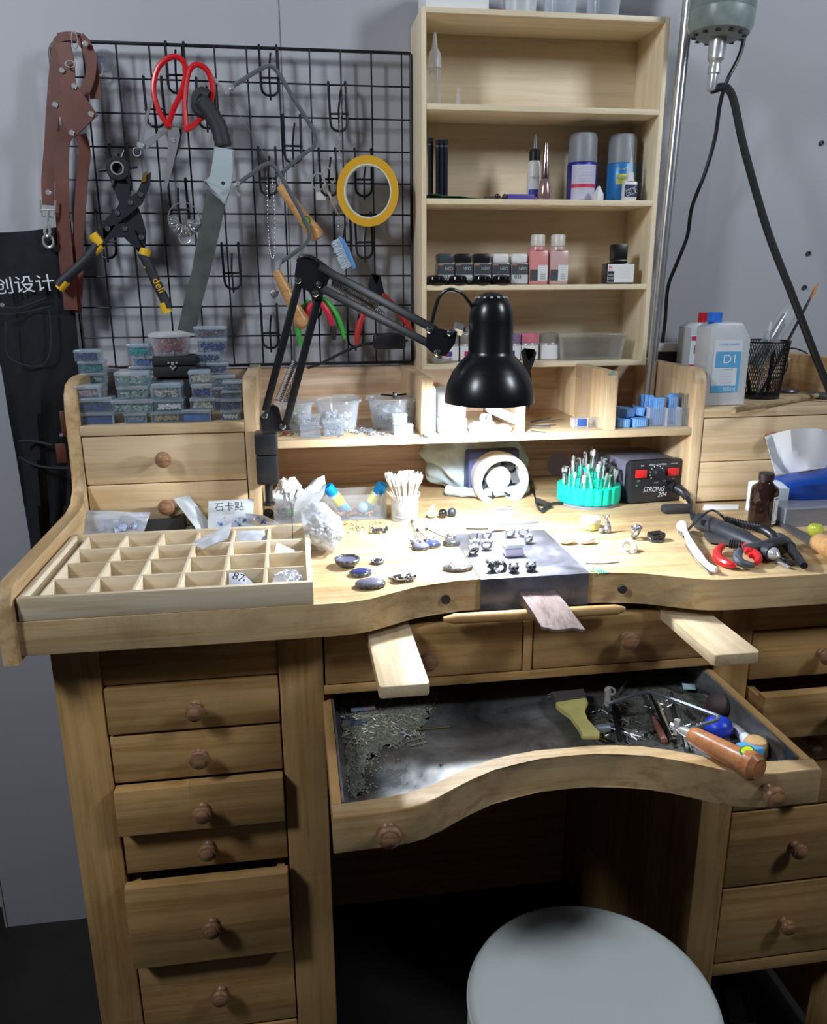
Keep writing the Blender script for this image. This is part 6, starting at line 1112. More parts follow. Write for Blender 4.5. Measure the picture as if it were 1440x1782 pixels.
# three stick pins with stones lying together
for (u,v,st,tail,lab,yw) in ((733,955,LABR,(717,905),'stick pin with a lilac grey oval stone, left of the three lying together',.1),(752,951,LABD,(727,920),'stick pin with a deep blue oval stone, middle of the three lying together',-.1),(786,948,DRK,(742,918),'stick pin with a dark grey oval stone, right of the three lying together',-.25)):
    c=PZ(u,v,ZT); c.z=ZT; t=thing('stick_pin',lab,'pin',M=T(c)@RZ(yw)); g=lg(t); g.lathe([(0,.0002),(1,.0002),(1.05,.0025),(1,.0045),(0,.0045)],28,SC(.0120,.0100,1)); link(g,'setting',SILVD,t)
    g=lg(t); g.lathe([(.98,.0042),(.9,.0060),(.6,.0078),(0,.0085)],28,SC(.0118,.0098,1)); link(g,'stone',st,t)
    d=PZ(*tail,ZT+.004); g=G(); g.cyl(wm(t)@Vector((0,.006,.004)),Vector((d.x,d.y,ZT+.002)),.0009,.0007,6); g.ball((d.x,d.y,ZT+.0025),.0025,1,jit=.3); link(g,'stem',SILVD,t)
    g=lg(t)
    for i in range(12): g.ball((rnd.uniform(-.012,.006),rnd.uniform(.006,.020),.003+rnd.random()*.006),.0028*rnd.uniform(.6,1.2),1,jit=.3,seed=i)
    link(g,'flowers',SILV,t)
# oval box pendant
t=cab(797,990,.0180,.0125,'oval silver locket with glittering top lying left of the steel plate',SILV,h=.30,name='oval_locket')
g=lg(t); 
for i in range(26): g.ball((rnd.uniform(-.012,.012),rnd.uniform(-.007,.007),.0062+rnd.random()*.001),.0016,1,jit=.3,seed=i)
link(g,'crystals',CHROME,t)
ring_thing(824,968,.0068,'small dark silver ring leaning behind the oval locket',.5,.3,seed=3,ornament='blob')
# left group on the worktop
c=PZ(605,985,ZT); c.z=ZT; LA(c,'silver_dish','small round blackened silver dish holding clear liquid','dish',[('bowl',[(0,.0003),(.0095,.0003),(.0150,.0055),(.0165,.0100),(.0155,.0112),(.0140,.0105),(.0120,.0065),(.006,.0045),(0,.004)],SILVD),('liquid',[(0,.0085),(.0128,.0085),(.0128,.0080),(0,.0080)],mat('shiny_liquid',(.10,.10,.16),.05))],n=40)
ring_thing(657,980,.0070,'small dark silver ring with a wide bezel lying flat beside the dish',0,.2,m=SILVD,stand=False,seed=5)
cab(628,1000,.0135,.0110,'dark blue oval stone pendant behind the grey dome',LABD,h=.42,yaw=.2)
cab(645,1020,.0172,.0125,'large domed grey lilac stone in a serrated silver setting',mat('grey_lilac_stone',(.16,.16,.22),.25,noise=.3,nscale=60),h=.40)
c=PZ(702,1010,ZT); c.z=ZT; t=thing('silver_brooch','spiky silver brooch like a flower cluster at the front left of the worktop','brooch',c); g=lg(t)
for i in range(30): a=2*PI*i/30; r_=.019*rnd.uniform(.8,1.1); g.cyl((.006*math.cos(a),.004*math.sin(a),.002),(r_*math.cos(a),r_*.55*math.sin(a),.002+rnd.random()*.004),.0013,.0003,5)
link(g,'spikes',SILV,t); g=lg(t); g.ball((-.004,-.003,.005),.0085,2,(1.1,.8,.55),.06); g.ball((.009,0,.005),.0065,2,(1.1,.8,.6),.1); link(g,'shells',mat('bright_silver',(.6,.62,.68),.22,1,noise=.5,nscale=220,bump=.4),t)
t=thing('glass_crystal','small translucent crystal chip standing behind the silver brooch','crystal',PZ(700,985,ZT)); g=G(); g.ball(PZ(692,990,ZT)+Vector((0,0,.004)),.006,1,(1,.6,.9),.3); link(g,'chip',CLR,t)
# rings on the plate, back rows
ZP=.9018; _ZT=ZT; ZT=ZP
for (u,v,r,lab,yw) in ((824,941,.0062,'silver skull ring at the back left of the steel plate, left of its row',0),(847,940,.0062,'silver skull ring standing right of the leftmost one on the plate',.2),(826,957,.0066,'silver ring with wide band in front of the leftmost skull ring',.1),(847,957,.0066,'silver ring with open dark face in the second row on the plate',-.1),(888,936,.0064,'silver claw ring behind the clear lilac box',.1),(911,935,.0066,'tall silver ornate ring behind the clear box on the right',-.2),(920,946,.0060,'silver ring at the right rear corner of the clear box',.4)):
    ring_thing(u,v,r,lab,.15,yw,seed=u)
for (u,v,lab,k) in ((865,992,'silver owl charm, left of the three animal charms on the plate',0),(894,995,'round silver panda charm in the middle of the plate front',1),(922,995,'x',9),(924,993,'silver curled creature charm, right of the three on the plate',2)):
    if k==9: continue
    c=PZ(u,v,ZT); c.z=ZT; t=thing('silver_charm',lab,'charm',c); g=lg(t)
    if k==0:
        g.ball((-.004,0,.0075),.0085,2,(.9,.7,.9),.05); 
        for i in range(14): g.ball((-.012+.0012*i+rnd.uniform(-.003,.003),-.004+rnd.uniform(-.002,.002),.006+rnd.random()*.009),.003,1,jit=.3,seed=i)
        link(g,'body',SILV,t); g=lg(t)
        for i in range(4): g.torus(.0045+.0012*i,.0008,20,5,T(.003,-.006,.0055)@RX(1.1),sz=1)
        link(g,'shell_wing',MC['bright_silver'],t)
    else:
        g.ball((0,0,.0055),.0068,3,(1.05,.9,.85),.03); g.ball((-.0045,0,.0108),.0020,2); g.ball((.0045,0,.0108),.0020,2); link(g,'body',SILV,t); g=lg(t)
        g.ball((-.0026,-.0058,.0066),.0018,2,(1,.4,1.2)); g.ball((.0026,-.0058,.0066),.0018,2,(1,.4,1.2)); g.ball((0,-.0062,.0038),.0011,1,(1,.4,1)); link(g,'eyes',MATB,t)
p=PZ(893,966,ZT); t=thing('lilac_pot','small milky square pot with lilac powder on the steel plate','pot',p); w=.0125
g=lg(t); g.box((-w,-.010,.0002),(w,.012,.0115),.003); link(g,'base',mat('lilac_milk',(.70,.62,.80),.35),t); g=lg(t); g.box((-w-.0008,-.0108,.0117),(w+.0008,.0128,.0185),.003); link(g,'lid',mat('white_milk_lid',(.80,.82,.88),.3),t)
ZT=_ZT
# flat grey sheets
GS=mat('grey_wax_sheet',(.28,.34,.36),.6,noise=.3,nscale=80)
def lens(u0,u1,v,dep,lab,m=GS,z=None,name='polishing_slip',th=.0016,off=0):
    a=PZ(u0,v,ZT);b=PZ(u1,v-3,ZT); c=(a+b)/2; L=(b-a).length/2; d=(b-a); g=G(T(c.x,c.y,ZT+off)@RZ(math.atan2(d.y,d.x))); g.prism([(L*math.cos(t_),dep*math.sin(t_)*(1+.12*math.sin(3*t_))) for t_ in [2*PI*i/28 for i in range(28)]],th); return solo(name,g,m,lab,'slip')
lens(776,812,924,.006,'small oval grey blue slip, left end of the row behind the plate'); lens(806,873,920,.0085,'long pale grey slip in the row behind the plate',off=.0018); lens(866,938,912,.0075,'dark grey oval slip at the right end of the row behind the plate',mat('slate_slip',(.14,.15,.18),.6)); lens(850,880,926,.005,'short grey slip lying in front of the long pale one',off=.0036)
lens(1020,1078,981,.0042,'thin grey blue slip near the front edge right of the plate')
scatter('green_wax_crumbs','turquoise wax crumbs at the right front corner of the steel plate','wax crumbs',[(1030,994),(1040,993),(1050,995)],ZT,TURQ,.0011,40,6)
# little black balls and bone skull
for u,v,m,lab in ((771,901,mat('gloss_black',(0,0,0)),'glossy black ball, left of the two beside the bone carving'),(787,899,mat('satin_navy',(.02,.025,.04),.45),'satin black ball, right of the two beside the bone carving')):
    c=PZ(u,v,ZT); g=G(); g.ball((c.x,c.y,ZT+.0072),.0070,3); solo('black_ball',g,m,lab,'ball')
c=PZ(751,901,ZT); g=G(); g.ball((c.x,c.y,ZT+.0065),.0075,2,(1,.9,.8),.08); g.ball((c.x+.001,c.y,ZT+.0145),.0034,2,(1,.9,1.2),.1); g.ball((c.x+.003,c.y,ZT+.019),.0022,2); solo('bone_carving',g,mat('bone',(.72,.70,.62),.6,noise=.25,nscale=200,bump=.5),'small cream bone carving beside the two black balls','carving')
scatter('brass_scraps','scattered pale gold scraps in front of the clear bead box','metal scraps',[(610,913),(630,917),(655,911),(640,922),(620,922)],ZT,mat('pale_gold',(.62,.52,.26),.3,.9),.0013,110,10)
c=PZ(662,927,ZT); g=G()
for i in range(22): g.ball((c.x+rnd.uniform(-.012,.012),c.y+rnd.uniform(-.005,.005),ZT+.003+rnd.random()*.004),.0032*rnd.uniform(.6,1),1,jit=.3,seed=i)
solo('flower_charm',g,SILVD,'dark silver flower cluster charm right of the gold scraps','charm')
# right of the plate
c=PZ(1027,920,ZT); LA(Vector((c.x,c.y,ZT)),'yellow_pot','small milky pot of yellow paste in front of the burr holder','pot',[('pot',[(0,.0003),(.0125,.0003),(.0140,.002),(.0142,.0105),(0,.0105)],mat('yellow_paste',(.72,.66,.22),.4)),('lid',[(.0146,.0107),(.0150,.0115),(.0150,.0165),(.014,.0175),(0,.0175)],mat('milky_lid',(.72,.78,.62),.35))])
c=PZ(1056,927,ZT); t=thing('whale_tail_charm','silver charm of a standing whale tail beside the yellow pot','charm',Vector((c.x,c.y,ZT))); g=lg(t); g.tube(smooth([(-.001,0,.001),(.001,0,.006),(.001,0,.012),(-.001,0,.018),(-.002,0,.022)],4),[.004,.005,.0055,.0058,.0056,.0054,.005,.0045,.004,.0036,.0032,.0028,.0024,.002,.0018,.0016,.0016],10); g.tube([(-.008,0,.027),(-.005,0,.0245),(-.002,0,.022),(.001,0,.025),(.004,0,.0275)],[.0006,.0016,.002,.0016,.0006],8); link(g,'tail',SILV,t); g=lg(t); g.ball((-.008,0,.004),.0042,2,jit=.15); link(g,'base_bead',SILV,t)
ring_thing(1106,938,.0088,'large heavy dragon ring of silver between whale tail and black ring',.3,.6,seed=21,m=SILV)
t=ring_thing(1142,941,.0100,'blackened silver ring with a dark square top at the right of the rings',.0,.2,seed=31,m=SILVD,stand=False); g=lg(t); g.box((-.011,-.008,.004),(.011,.008,.013),.003); link(g,'dark_stone',mat('gloss_black',(0,0,0)),t)
c=PZ(987,946,ZT); g=crumple(Vector((c.x,c.y,ZT)),.0125,.009,.0065,3,3,.3,.25); solo('white_shell',g,mat('bone',(0,0,0)),'rough cream coloured lump left of the smooth pale stone','stone')
c=PZ(1021,946,ZT); g=crumple(Vector((c.x,c.y,ZT)),.0115,.008,.0062,9,3,.12,.0); solo('pale_stone',g,mat('pinkish_white',(.70,.64,.68),.45),'smooth pale pinkish stone right of the rough lump','stone')
c=PZ(1092,960,ZT); t=thing('white_resin_ring','white resin ring with an uneven cast surface, front right of the plate','ring',Vector((c.x,c.y,ZT))); g=lg(t); g.torus(.0095,.0042,24,10,T(0,0,.0055)@RX(.9)); g.v=[Vector((p.x,p.y,max(p.z,ZT+.0003))) for p in g.v]; link(g,'band',mat('cream_resin',(.76,.73,.64),.4),t); g=lg(t)
for i in range(6): a=2*PI*i/6; g.ball((.010*math.cos(a),.0095*math.sin(a)*.7,.009+.004*math.sin(a)),.0028,1,jit=.2)
link(g,'lumps',MC['cream_resin'],t)
# toothbrush, tweezers, pliers, handpiece
def chainpts(pts): return [PZ(u,v,z) for u,v,z in pts]
t=thing('toothbrush','white plastic toothbrush with worn bristles lying right of the jewellery','toothbrush',PZ(1200,960,ZT)); g=G(); g.tube(smooth(chainpts([(1185,912,ZT+.012),(1192,922,ZT+.013),(1200,940,ZT+.012),(1215,965,ZT+.009),(1230,985,ZT+.006),(1247,992,ZT+.0055)]),5),[.0045,.0062,.0066,.0062,.0050,.0036,.0032,.0032,.0034,.0036,.0038,.0040,.0042,.0044,.0046,.0048,.0048,.0048,.0048,.0048,.0048,.0048,.0046,.0042,.0038,.0034],12,flat=1.2); link(g,'handle',mat('bright_white',(.84,.86,.90),.3),t)
g=G(); 
for i in range(5):
    for j in range(4): p=PZ(1187+i*3.5,918+i*3.0,ZT+.009); g.cyl((p.x-.004+.0026*j,p.y,ZT+.0005),(p.x-.004+.0026*j,p.y,ZT+.0095),.0011,.0011,5)
link(g,'bristles',mat('grey_bristles',(.30,.28,.30),.8),t)
def rod(name,label,cat,pts,r,m,n=8,flat=1): g=G(); g.tube(smooth(chainpts(pts),4),r,n,flat=flat); return solo(name,g,m,label,cat)
t=thing('tweezers','flat steel tweezers lying beneath the toothbrush','tweezers',PZ(1210,970,ZT))
for k in (0,1): g=G(); g.tube(smooth(chainpts([(1193+3*k,948,ZT+.003+.004*k),(1208+3*k,970,ZT+.003+.004*k),(1225+3*k,990,ZT+.002+.003*k),(1235,997,ZT+.002)]),4),[.0012,.0018,.0024,.0028,.003,.0034,.0036,.0036,.0034,.0032,.003,.003,.0028],6,flat=.5); link(g,'arm',mat('pale_steel',(.55,.56,.55),.25,.9),t)
# handpiece (fat) with cord end, second slim handpiece
t=thing('handpiece','fat black rotary handpiece pointing to the front right','handpiece',PZ(1270,940,ZT)); A=PZ(1216,905,ZT+.012); B=PZ(1350,965,ZT+.012); L=(B-A).length; g=G(along(A,B)); g.lathe([(0,0),(.008,0),(.0125,.004),(.0135,.010),(.0135,L*.34),(.0128,L*.345),(.0128,L*.355),(.0135,L*.36),(.0138,L*.60),(.0110,L*.72),(.0095,L*.86),(.0110,L*.92),(.0105,L*.97),(0,L*.97)],32); link(g,'body',mat('blue_black_body',(.02,.023,.032),.35),t)
g=G(along(A,B)); g.lathe([(.0085,L*.972),(.0080,L*.99),(.0045,L*1.02),(.0020,L*1.03),(.0020,L*1.05),(0,L*1.05)],20); link(g,'chuck',CHROME,t)
t=thing('mounted_brush','tiny mounted brush with steel shank right of the handpiece chuck','brush',PZ(1370,975,ZT)); A=PZ(1357,970,ZT+.003); B=PZ(1376,981,ZT+.003); g=G(); g.cyl(A,A.lerp(B,.55),.0016,.0016,8); link(g,'shank',CHROME,t); g=G(); g.cyl(A.lerp(B,.55),B,.0030,.0045,12); link(g,'brush_head',DSTEEL,t)
rod('steel_rod','flat steel tweezers pointing right under the handpiece','tweezers',[(1318,955,ZT+.004),(1345,972,ZT+.003),(1375,988,ZT+.002)],.0022,STEEL,6)
t=thing('cord_handpiece','slim black handpiece at the end of a thick elbowed cord','handpiece',PZ(1375,955,ZT)); g=G(); g.tube(smooth(chainpts([(1298,957,ZT+.012),(1330,950,ZT+.016),(1360,943,ZT+.014),(1374,946,ZT+.012)]),5),.0072,12); g.tube(chainpts([(1356,935,ZT+.010),(1366,942,ZT+.010),(1377,952,ZT+.009)]),[.0068,.0078,.0066],12); link(g,'elbow',RUBB,t)
A=PZ(1372,950,ZT+.009); B=PZ(1400,985,ZT+.007); L=(B-A).length; g=G(along(A,B)); g.lathe([(0,0),(.0065,0),(.0062,L*.6),(.0052,L*.7),(.0060,L*.72),(.0045,L),(0,L)],20); link(g,'body',BLACK,t)
# red and black gripped pliers lying open
def bpliers(lab,hs,head,m=DSTEEL):
    t=thing('hand_pliers',lab,'pliers',PZ(*hs[0][0][0][:2],ZT))
    for pts,mm in hs: g=G(); P=smooth(chainpts(pts),5); g.tube(P,[.0032+.0030*math.sin(PI*min(1,(i+2)/(len(P)+1))) for i in range(len(P))],10); link(g,'grip',mm,t)
    g=G(); g.prism([(PZ(u,v,ZT).x,PZ(u,v,ZT).y) for u,v in head],.007,T(0,0,ZT+.003)); link(g,'jaws',m,t); return t
RG=mat('bright_red_grip',(.60,.015,.02),.35)
bpliers('red gripped pliers lying open in front of the handpiece, left pair',[([(1258,950,ZT+.008),(1249,960,ZT+.007),(1252,973,ZT+.006),(1268,982,ZT+.006),(1282,984,ZT+.006)],RG),([(1298,950,ZT+.010),(1306,958,ZT+.009),(1308,968,ZT+.008)],RG)],[(1225,937),(1240,940),(1262,946),(1292,948),(1296,954),(1280,955),(1250,950),(1232,947)])
bpliers('pliers with one slate grey and one red grip, right pair',[([(1288,958,ZT+.015),(1284,970,ZT+.012),(1292,980,ZT+.009),(1312,984,ZT+.006)],mat('slate_grip',(.06,.075,.10),.45)),([(1298,956,ZT+.014),(1312,962,ZT+.010),(1320,972,ZT+.007),(1318,980,ZT+.006)],RG)],[(1270,948),(1284,946),(1306,950),(1304,958),(1285,958)])
# ================================================================ RIGHT END OF THE WORKTOP
c=PZ(1325,912,ZT); c.z=ZT; k_=mpp(c); t=thing('amber_bottle','dark amber glass bottle with a bordered white label','bottle',c); rb=22.5*k_; H=88*k_*1.04
g=lg(t); g.lathe([(0,0),(rb-.001,0),(rb,.002),(rb,H*.66),(rb*.93,H*.73),(rb*.62,H*.79),(rb*.50,H*.83),(rb*.50,H*.86),(0,H*.86)],40); link(g,'glass',mat('amber_glass',(.020,.008,.006),.08,0,.7),t)
g=lg(t); g.lathe([(rb*.52,H*.862),(rb*.56,H*.87),(rb*.56,H*.985),(rb*.5,H),(0,H)],28); link(g,'cap',mat('brown_black_cap',(.018,.012,.012),.45),t)
label_wrap(t,rb,H*.06,H*.58,PAPER,-78,-8,'label'); label_wrap(t,rb,H*.09,H*.55,mat('label_navy_line',(.05,.07,.20),.6),-74,-12,'label_border',dr=.0005); label_wrap(t,rb,H*.11,H*.53,PAPER,-72,-14,'label_inner',dr=.0007)
for q in range(3):
    a=math.radians(-58+15*q); text('IIIIIIIIIIIIII',.0018,T(c+Vector(((rb+.0009)*math.cos(a),(rb+.0009)*math.sin(a),H*.26+.004*(q%2))))@RZ(a+PI/2)@FRONT@RZ(PI/2),mat('label_navy_line',(0,0,0)),t,sx=.9)
# blue tissue pack with white tissue
t=thing('tissue_pack','blue and white plastic tissue pack with a tissue pulled out','tissue pack',PZ(1390,890,ZT)); tb_=PZ(1420,893,ZT)
x0_,x1_=PY(1340,850,-.31).x,PY(1445,850,-.265).x+.045
g=G(); bm=bmesh.new(); bmesh.ops.create_cube(bm,size=1); bmesh.ops.subdivide_edges(bm,edges=bm.edges[:],cuts=9,use_grid_fill=True)
cx_=(x0_+x1_)/2; 
for q in bm.verts:
    p=q.co.copy(); e=(1-abs(2*p.x)**8*.25); hz=.066*(1+.35*(p.x+.1)); q.co=Vector((p.x*(x1_-x0_)+cx_,p.y*.072*e-.329,ZT+.0005+(p.z+.5)*hz*(1-.35*max(0,p.z)*abs(2*p.y)**2)+ .003*NZ.noise(p*5)*(p.z>-.4)))
g.bm(bm); link(g,'pack',mat('royal_blue_film',(.006,.045,.27),.25),t)
xa=PY(1302,850,-.307).x
g=G(); bm=bmesh.new(); bmesh.ops.create_cube(bm,size=1); bmesh.ops.subdivide_edges(bm,edges=bm.edges[:],cuts=7,use_grid_fill=True); wE=(PY(1380,850,-.35).x-xa)
for q in bm.verts: p=q.co.copy(); q.co=Vector((xa+(p.x+.5)*wE,-.332+p.y*.050,ZT+.0006+(p.z+.5)*.052*(1-.12*(abs(2*p.y)**2)*(p.z>0))+.0015*NZ.noise(p*6)*(p.z>-.4)))
g.bm(bm); link(g,'white_end',mat('white_film',(.62,.68,.76),.3),t)
gr=[]
for i in range(10):
    f=i/9; r=[]
    for j in range(12):
        s=j/11; u=1350-18*f+(88+34*f)*s; v=826-58*f-18*math.sin(PI*(.15+.7*s))*f+(-4)*s*(1-f)-8*s; r.append(PY(u,v,-.326+.012*math.sin(s*7+2*f)+.010*f*math.sin(s*13)))
    gr.append(r)
g=G(); g.sheet(gr,.0006); link(g,'tissue',mat('white_tissue',(0,0,0)),t)
for o in COL.objects:
    pass
# clear acrylic box, yellow bead, file with cork handle
a=PZ(1390,934,ZT); t=thing('acrylic_box','clear grey acrylic box at the right edge of the worktop','box',a); x0_=PZ(1380,925,ZT).x; y0_=-.425; openbox(g:=G(),(x0_,y0_+.02,ZT),(x0_+.11,y0_+.085,ZT+.026),.0016); g.box((x0_-.0006,y0_+.0194,ZT+.0262),(x0_+.1106,y0_+.0856,ZT+.0280)); link(g,'box',clear('smoky_acrylic',(.42,.42,.47),.34,.1),t)
g=G(); g.ball(PZ(1415,922,ZT)+Vector((.0,.03,.010)),.007,2); g.box((x0_+.05,y0_+.035,ZT+.003),(x0_+.09,y0_+.06,ZT+.008)); o=solo('gems',g,mat('dark_red_grey',(.10,.05,.06),.4),'dark reddish lumps inside the acrylic box','lumps'); o['kind']='stuff'
c=PZ(1419,929,ZT); g=G(); g.lathe([(0,.0002),(.0080,.0002),(.0105,.004),(.0105,.009),(.0080,.0135),(0,.0135)],10,T(c.x,c.y,ZT)); solo('yellow_gem',g,clear('lime_glass',(.60,.68,.05),.55,.1),'faceted lime yellow glass gem in front of the acrylic box','gem')
t=thing('hand_file','flat grey steel file with a round cork coloured handle at the right edge','file',PZ(1400,925,ZT)); a=PZ(1353,906,ZT+.003); b=PZ(1425,950,ZT+.005); g=G(along(a,b,(0,0,1))); L=(b-a).length
g.prism([(-.003,0),(.003,0),(.0085,L*.5),(.0085,L),(-.0085,L),(-.0085,L*.5)],.004,Matrix(((1,0,0,0),(0,0,1,-.002),(0,1,0,0),(0,0,0,1)))); link(g,'blade',mat('file_steel',(.15,.14,.14),.45,.6,noise=.3,nscale=250),t)
d=(b-a).normalized(); g=G(along(b-d*.008+Vector((0,0,.006)),b+d*.075+Vector((0,0,.006)))); g.lathe([(0,0),(.008,0),(.0125,.008),(.0140,.022),(.0120,.050),(.013,.075),(0,.08)],24); link(g,'handle',HANDW,t)
g=G(); a=PZ(1222,888,ZT); g.prism([(a.x,a.y),(a.x+.06,a.y-.004),(a.x+.075,a.y+.02),(a.x+.02,a.y+.03)],.0006,T(0,0,ZT)); solo('loose_paper',g,PAPER,'loose white paper on the worktop before the right drawers','paper')
# ================================================================ ON THE RIGHT DRAWER UNIT
ZR=HT+.0003
def jug(u0,u1,vb,yy,lab,capm,col,brand,red=False):
    a=PY(u0,700,yy);b=PY(u1,700,yy); w=b.x-a.x; c=Vector(((a.x+b.x)/2,yy+.024,ZR)); t=thing('solvent_bottle',lab,'bottle',c); h=PY(u0+20,562,yy).z-ZR
    g=lg(t); hw=w/2; g.prism([(-hw,0),(hw,0),(hw,h*.80),(hw*.62,h*.975),(hw*.5,h),(-hw*.62,h),(-hw,h*.94)],.048,Matrix(((1,0,0,0),(0,0,1,-.024),(0,1,0,0),(0,0,0,1))),bev=.004); link(g,'bottle',clear('white_hdpe',(.66,.70,.76),.80,.4),t)
    return t,c,w,h
t,c,w,h=jug(1226,1297,712,-.232,'front white solvent bottle with blue cap and large D1 label',None,None,None)
g=lg(t); uc=PY(1252,555,-.215).x-c.x; g.lathe([(0,h+.0002),(.0118,h+.0002),(.0118,h+.0145),(.011,h+.0155),(0,h+.0155)],32,T(uc-.004,0,0)); link(g,'cap',mat('blue_cap',(.03,.17,.75),.35),t)
LB=mat('label_sky_blue',(.10,.40,.72),.5); LWm=mat('label_white',(.66,.72,.80),.5)
def rectY(t,x0,z0,x1,z1,y,m,nm): g=lg(t); g.box((x0,y-.0003,z0),(x1,y,z1)); return link(g,nm,m,t)
yb=-.0243; rectY(t,-w*.38,h*.17,w*.30,h*.80,yb,LWm,'label'); rectY(t,-w*.38,h*.62,w*.30,h*.68,yb-.0004,LWm,'label_band'); rectY(t,-w*.32,h*.47,w*.28,h*.66,yb-.0006,LB,'blue_panel'); rectY(t,-w*.38,h*.17,w*.28,h*.25,yb-.0006,LB,'blue_foot'); rectY(t,w*.22,h*.25,w*.28,h*.47,yb-.0006,LB,'blue_edge')
text('D1',.0145,T(c+Vector((w*.02,yb-.0012,h*.565)))@FRONT,PAPER,t,sx=1.05); text('COLOR THINNER',.0034,T(c+Vector((-w*.02,yb-.0007,h*.745)))@FRONT,LB,t,sx=.9); text('500ml',.0065,T(c+Vector((w*.06,yb-.0012,h*.208)))@FRONT,PAPER,t); text('HARDENER',.0024,T(c+Vector((0,yb-.0007,h*.445)))@FRONT,LB,t)
for k in range(4): text('ーーーーーーーー',.0020,T(c+Vector((-w*.05,yb-.0007,h*(.29+.035*k))))@FRONT,GREYTXT,t)
t,c,w,h=jug(1192,1256,690,-.095,'rear white solvent bottle with red cap, partly hidden by the front one',None,None,None)
g=lg(t); g.lathe([(0,h+.0002),(.0118,h+.0002),(.0118,h+.0165),(0,h+.0165)],32,T(.002,0,0)); link(g,'cap',mat('red_cap',(.62,.01,.02),.35),t)
rectY(t,-w*.48,h*.40,-w*.10,h*.83,yb,LWm,'label'); rectY(t,-w*.46,h*.76,-w*.12,h*.82,yb-.0005,mat('label_crimson',(.50,.02,.06),.5),'red_band'); rectY(t,-w*.48,h*.40,-w*.12,h*.43,yb-.0005,MC['label_crimson'],'red_foot')
text('日',.0125,T(c+Vector((-w*.30,yb-.001,h*.63)))@FRONT,MC['label_crimson'],t); 
# black and white boxes behind the bottles
a=PY(1158,636,-.080); b=PY(1215,575,-.080); g=G(); g.box((.5765,-.042,ZR),(b.x+.01,-.022,ZR+.072),.002); solo('black_case',g,MATB,'black box standing behind the solvent bottles by the pole','box')
g=G(); g.box((.5765,-.044,ZR+.0724),(PY(1300,575,-.06).x,-.0215,ZR+.0724+.016),.003); solo('flat_box',g,WHITE,'flat white plastic box lying on the black case behind the bottles','box')
# mesh pen pot
c=Vector((PY(1331,695,-.165).x,-.146,ZR)); t=thing('mesh_pen_pot','black metal mesh pen pot next to the solvent bottles','pen pot',c); r0=.0325; r1=.0415; hP=PY(1330,594,-.18).z-ZR
g=lg(t)
N_=56
for s in (1,-1):
    for i in range(N_):
        pts=[]
        for j in range(7): f=j/6; a=2*PI*(i+ s*f*7)/N_; r=r0+(r1-r0)*f; pts.append((r*math.cos(a),r*math.sin(a),.003+f*(hP-.006)))
        g.tube(pts,.00055,3)
link(g,'mesh',BLKM,t); g=lg(t); g.torus(r1,.0016,36,8,T(0,0,hP-.002)); link(g,'rim',BLKM,t); g=lg(t); g.lathe([(0,0),(r0+.0008,0),(r0+.001,.006),(r0,.006),(r0,.0012),(0,.0012)],36,cap=False); link(g,'base',BLKM,t)
def pen(u0,v0,u1,v1,y0,y1,lab,r,m,name='pen',cat='pen',tip=None):
    a=PY(u0,v0,y0); b=PY(u1,v1,y1); a.z=max(a.z,ZR+.004); L=(b-a).length; 
    if not tip: g=G(along(a,b)); g.lathe([(0,0),(r*.3,0),(r,L*.08),(r,L-.001),(0,L)],12); return solo(name,g,m,lab,cat)
    t=thing(name,lab,cat,a); g=G(along(a,b)); g.lathe([(0,0),(r,0),(r*.9,L*.80),(0,L*.80)],12); link(g,'handle',m,t); g=G(along(a,b)); g.lathe([(r*.9,L*.801),(r*.8,L*.86),(0,L*.86)],12); link(g,'ferrule',DSTEEL,t); g=G(along(a,b)); g.lathe([(r*.75,L*.861),(r*1.15,L*.93),(r*.2,L),(0,L)],12); link(g,'bristles',tip,t); return t
pen(1322,690,1425,492,-.155,-.130,'black paint brush with orange bristles rising out of the pen pot',.0026,BLACK,'paint_brush','brush',mat('orange_bristle',(.60,.24,.05),.6))
t=thing('plastic_tube_pack','clear plastic sleeve with dark pens standing in the mesh pot','sleeve',PY(1350,600,-.145)); a=PY(1312,640,-.160); b=PY(1378,535,-.140); gr=[]
M=along(a,b,(0,1,0)); L=(b-a).length; g=G(M); g.lathe([(.0,0),(.0105,0),(.0110,L*.9),(.006,L),(0,L)],20,SC(1.4,.8,1)); link(g,'sleeve',clear('sleeve_film',(.62,.68,.70),.25,.1),t)
g=G(M); 
for k in range(3): g.cyl((-.006+.006*k,0,.004),(-.005+.006*k,.001,L*.86-.006*k),.0024,.0022,8)
link(g,'dark_pens',RUBB,t)
for i,(u0,v0,u1,v1,m,lab) in enumerate(((1306,690,1290,588,RUBB,'thick black marker leaning left in the mesh pot'),(1335,690,1352,575,BLACK,'slim black pen in the middle of the mesh pot'),(1318,690,1342,560,mat('white_pen',(.7,.72,.74),.4),'white pen leaning right in the mesh pot'))): pen(u0,v0,u1,v1,-.150,-.150,lab,.0032,m)
t=thing('wooden_hammer','small hammer with worn wooden handle lying on the right drawer unit','hammer',PZ(1340,700,ZR)); a=PZ(1277,714,ZR+.005); b=PZ(1425,688,ZR+.006); b.y=min(b.y,-.10); g=G(); g.tube([a,a.lerp(b,.3),a.lerp(b,.7),b],[.0048,.0052,.0045,.004],10); link(g,'handle',wood('worn_handle',(.50,.38,.22),(.30,.22,.12),'x',joint=False,dirt=.6),t); g=G(); d=Vector((b-a)).normalized(); sd=d.cross(Vector((0,0,1))); g.cyl(b-sd*.016,b+sd*.016,.0062,.0062,14); link(g,'head',DSTEEL,t)
g=G(); g.lathe([(0,0),(.020,0),(.0215,.003),(.020,.006),(0,.006)],32,T(PY(1368,690,-.09).x,-.09,ZR)); solo('round_tin',g,DSTEEL,'dark round metal lid behind the hammer','lid')
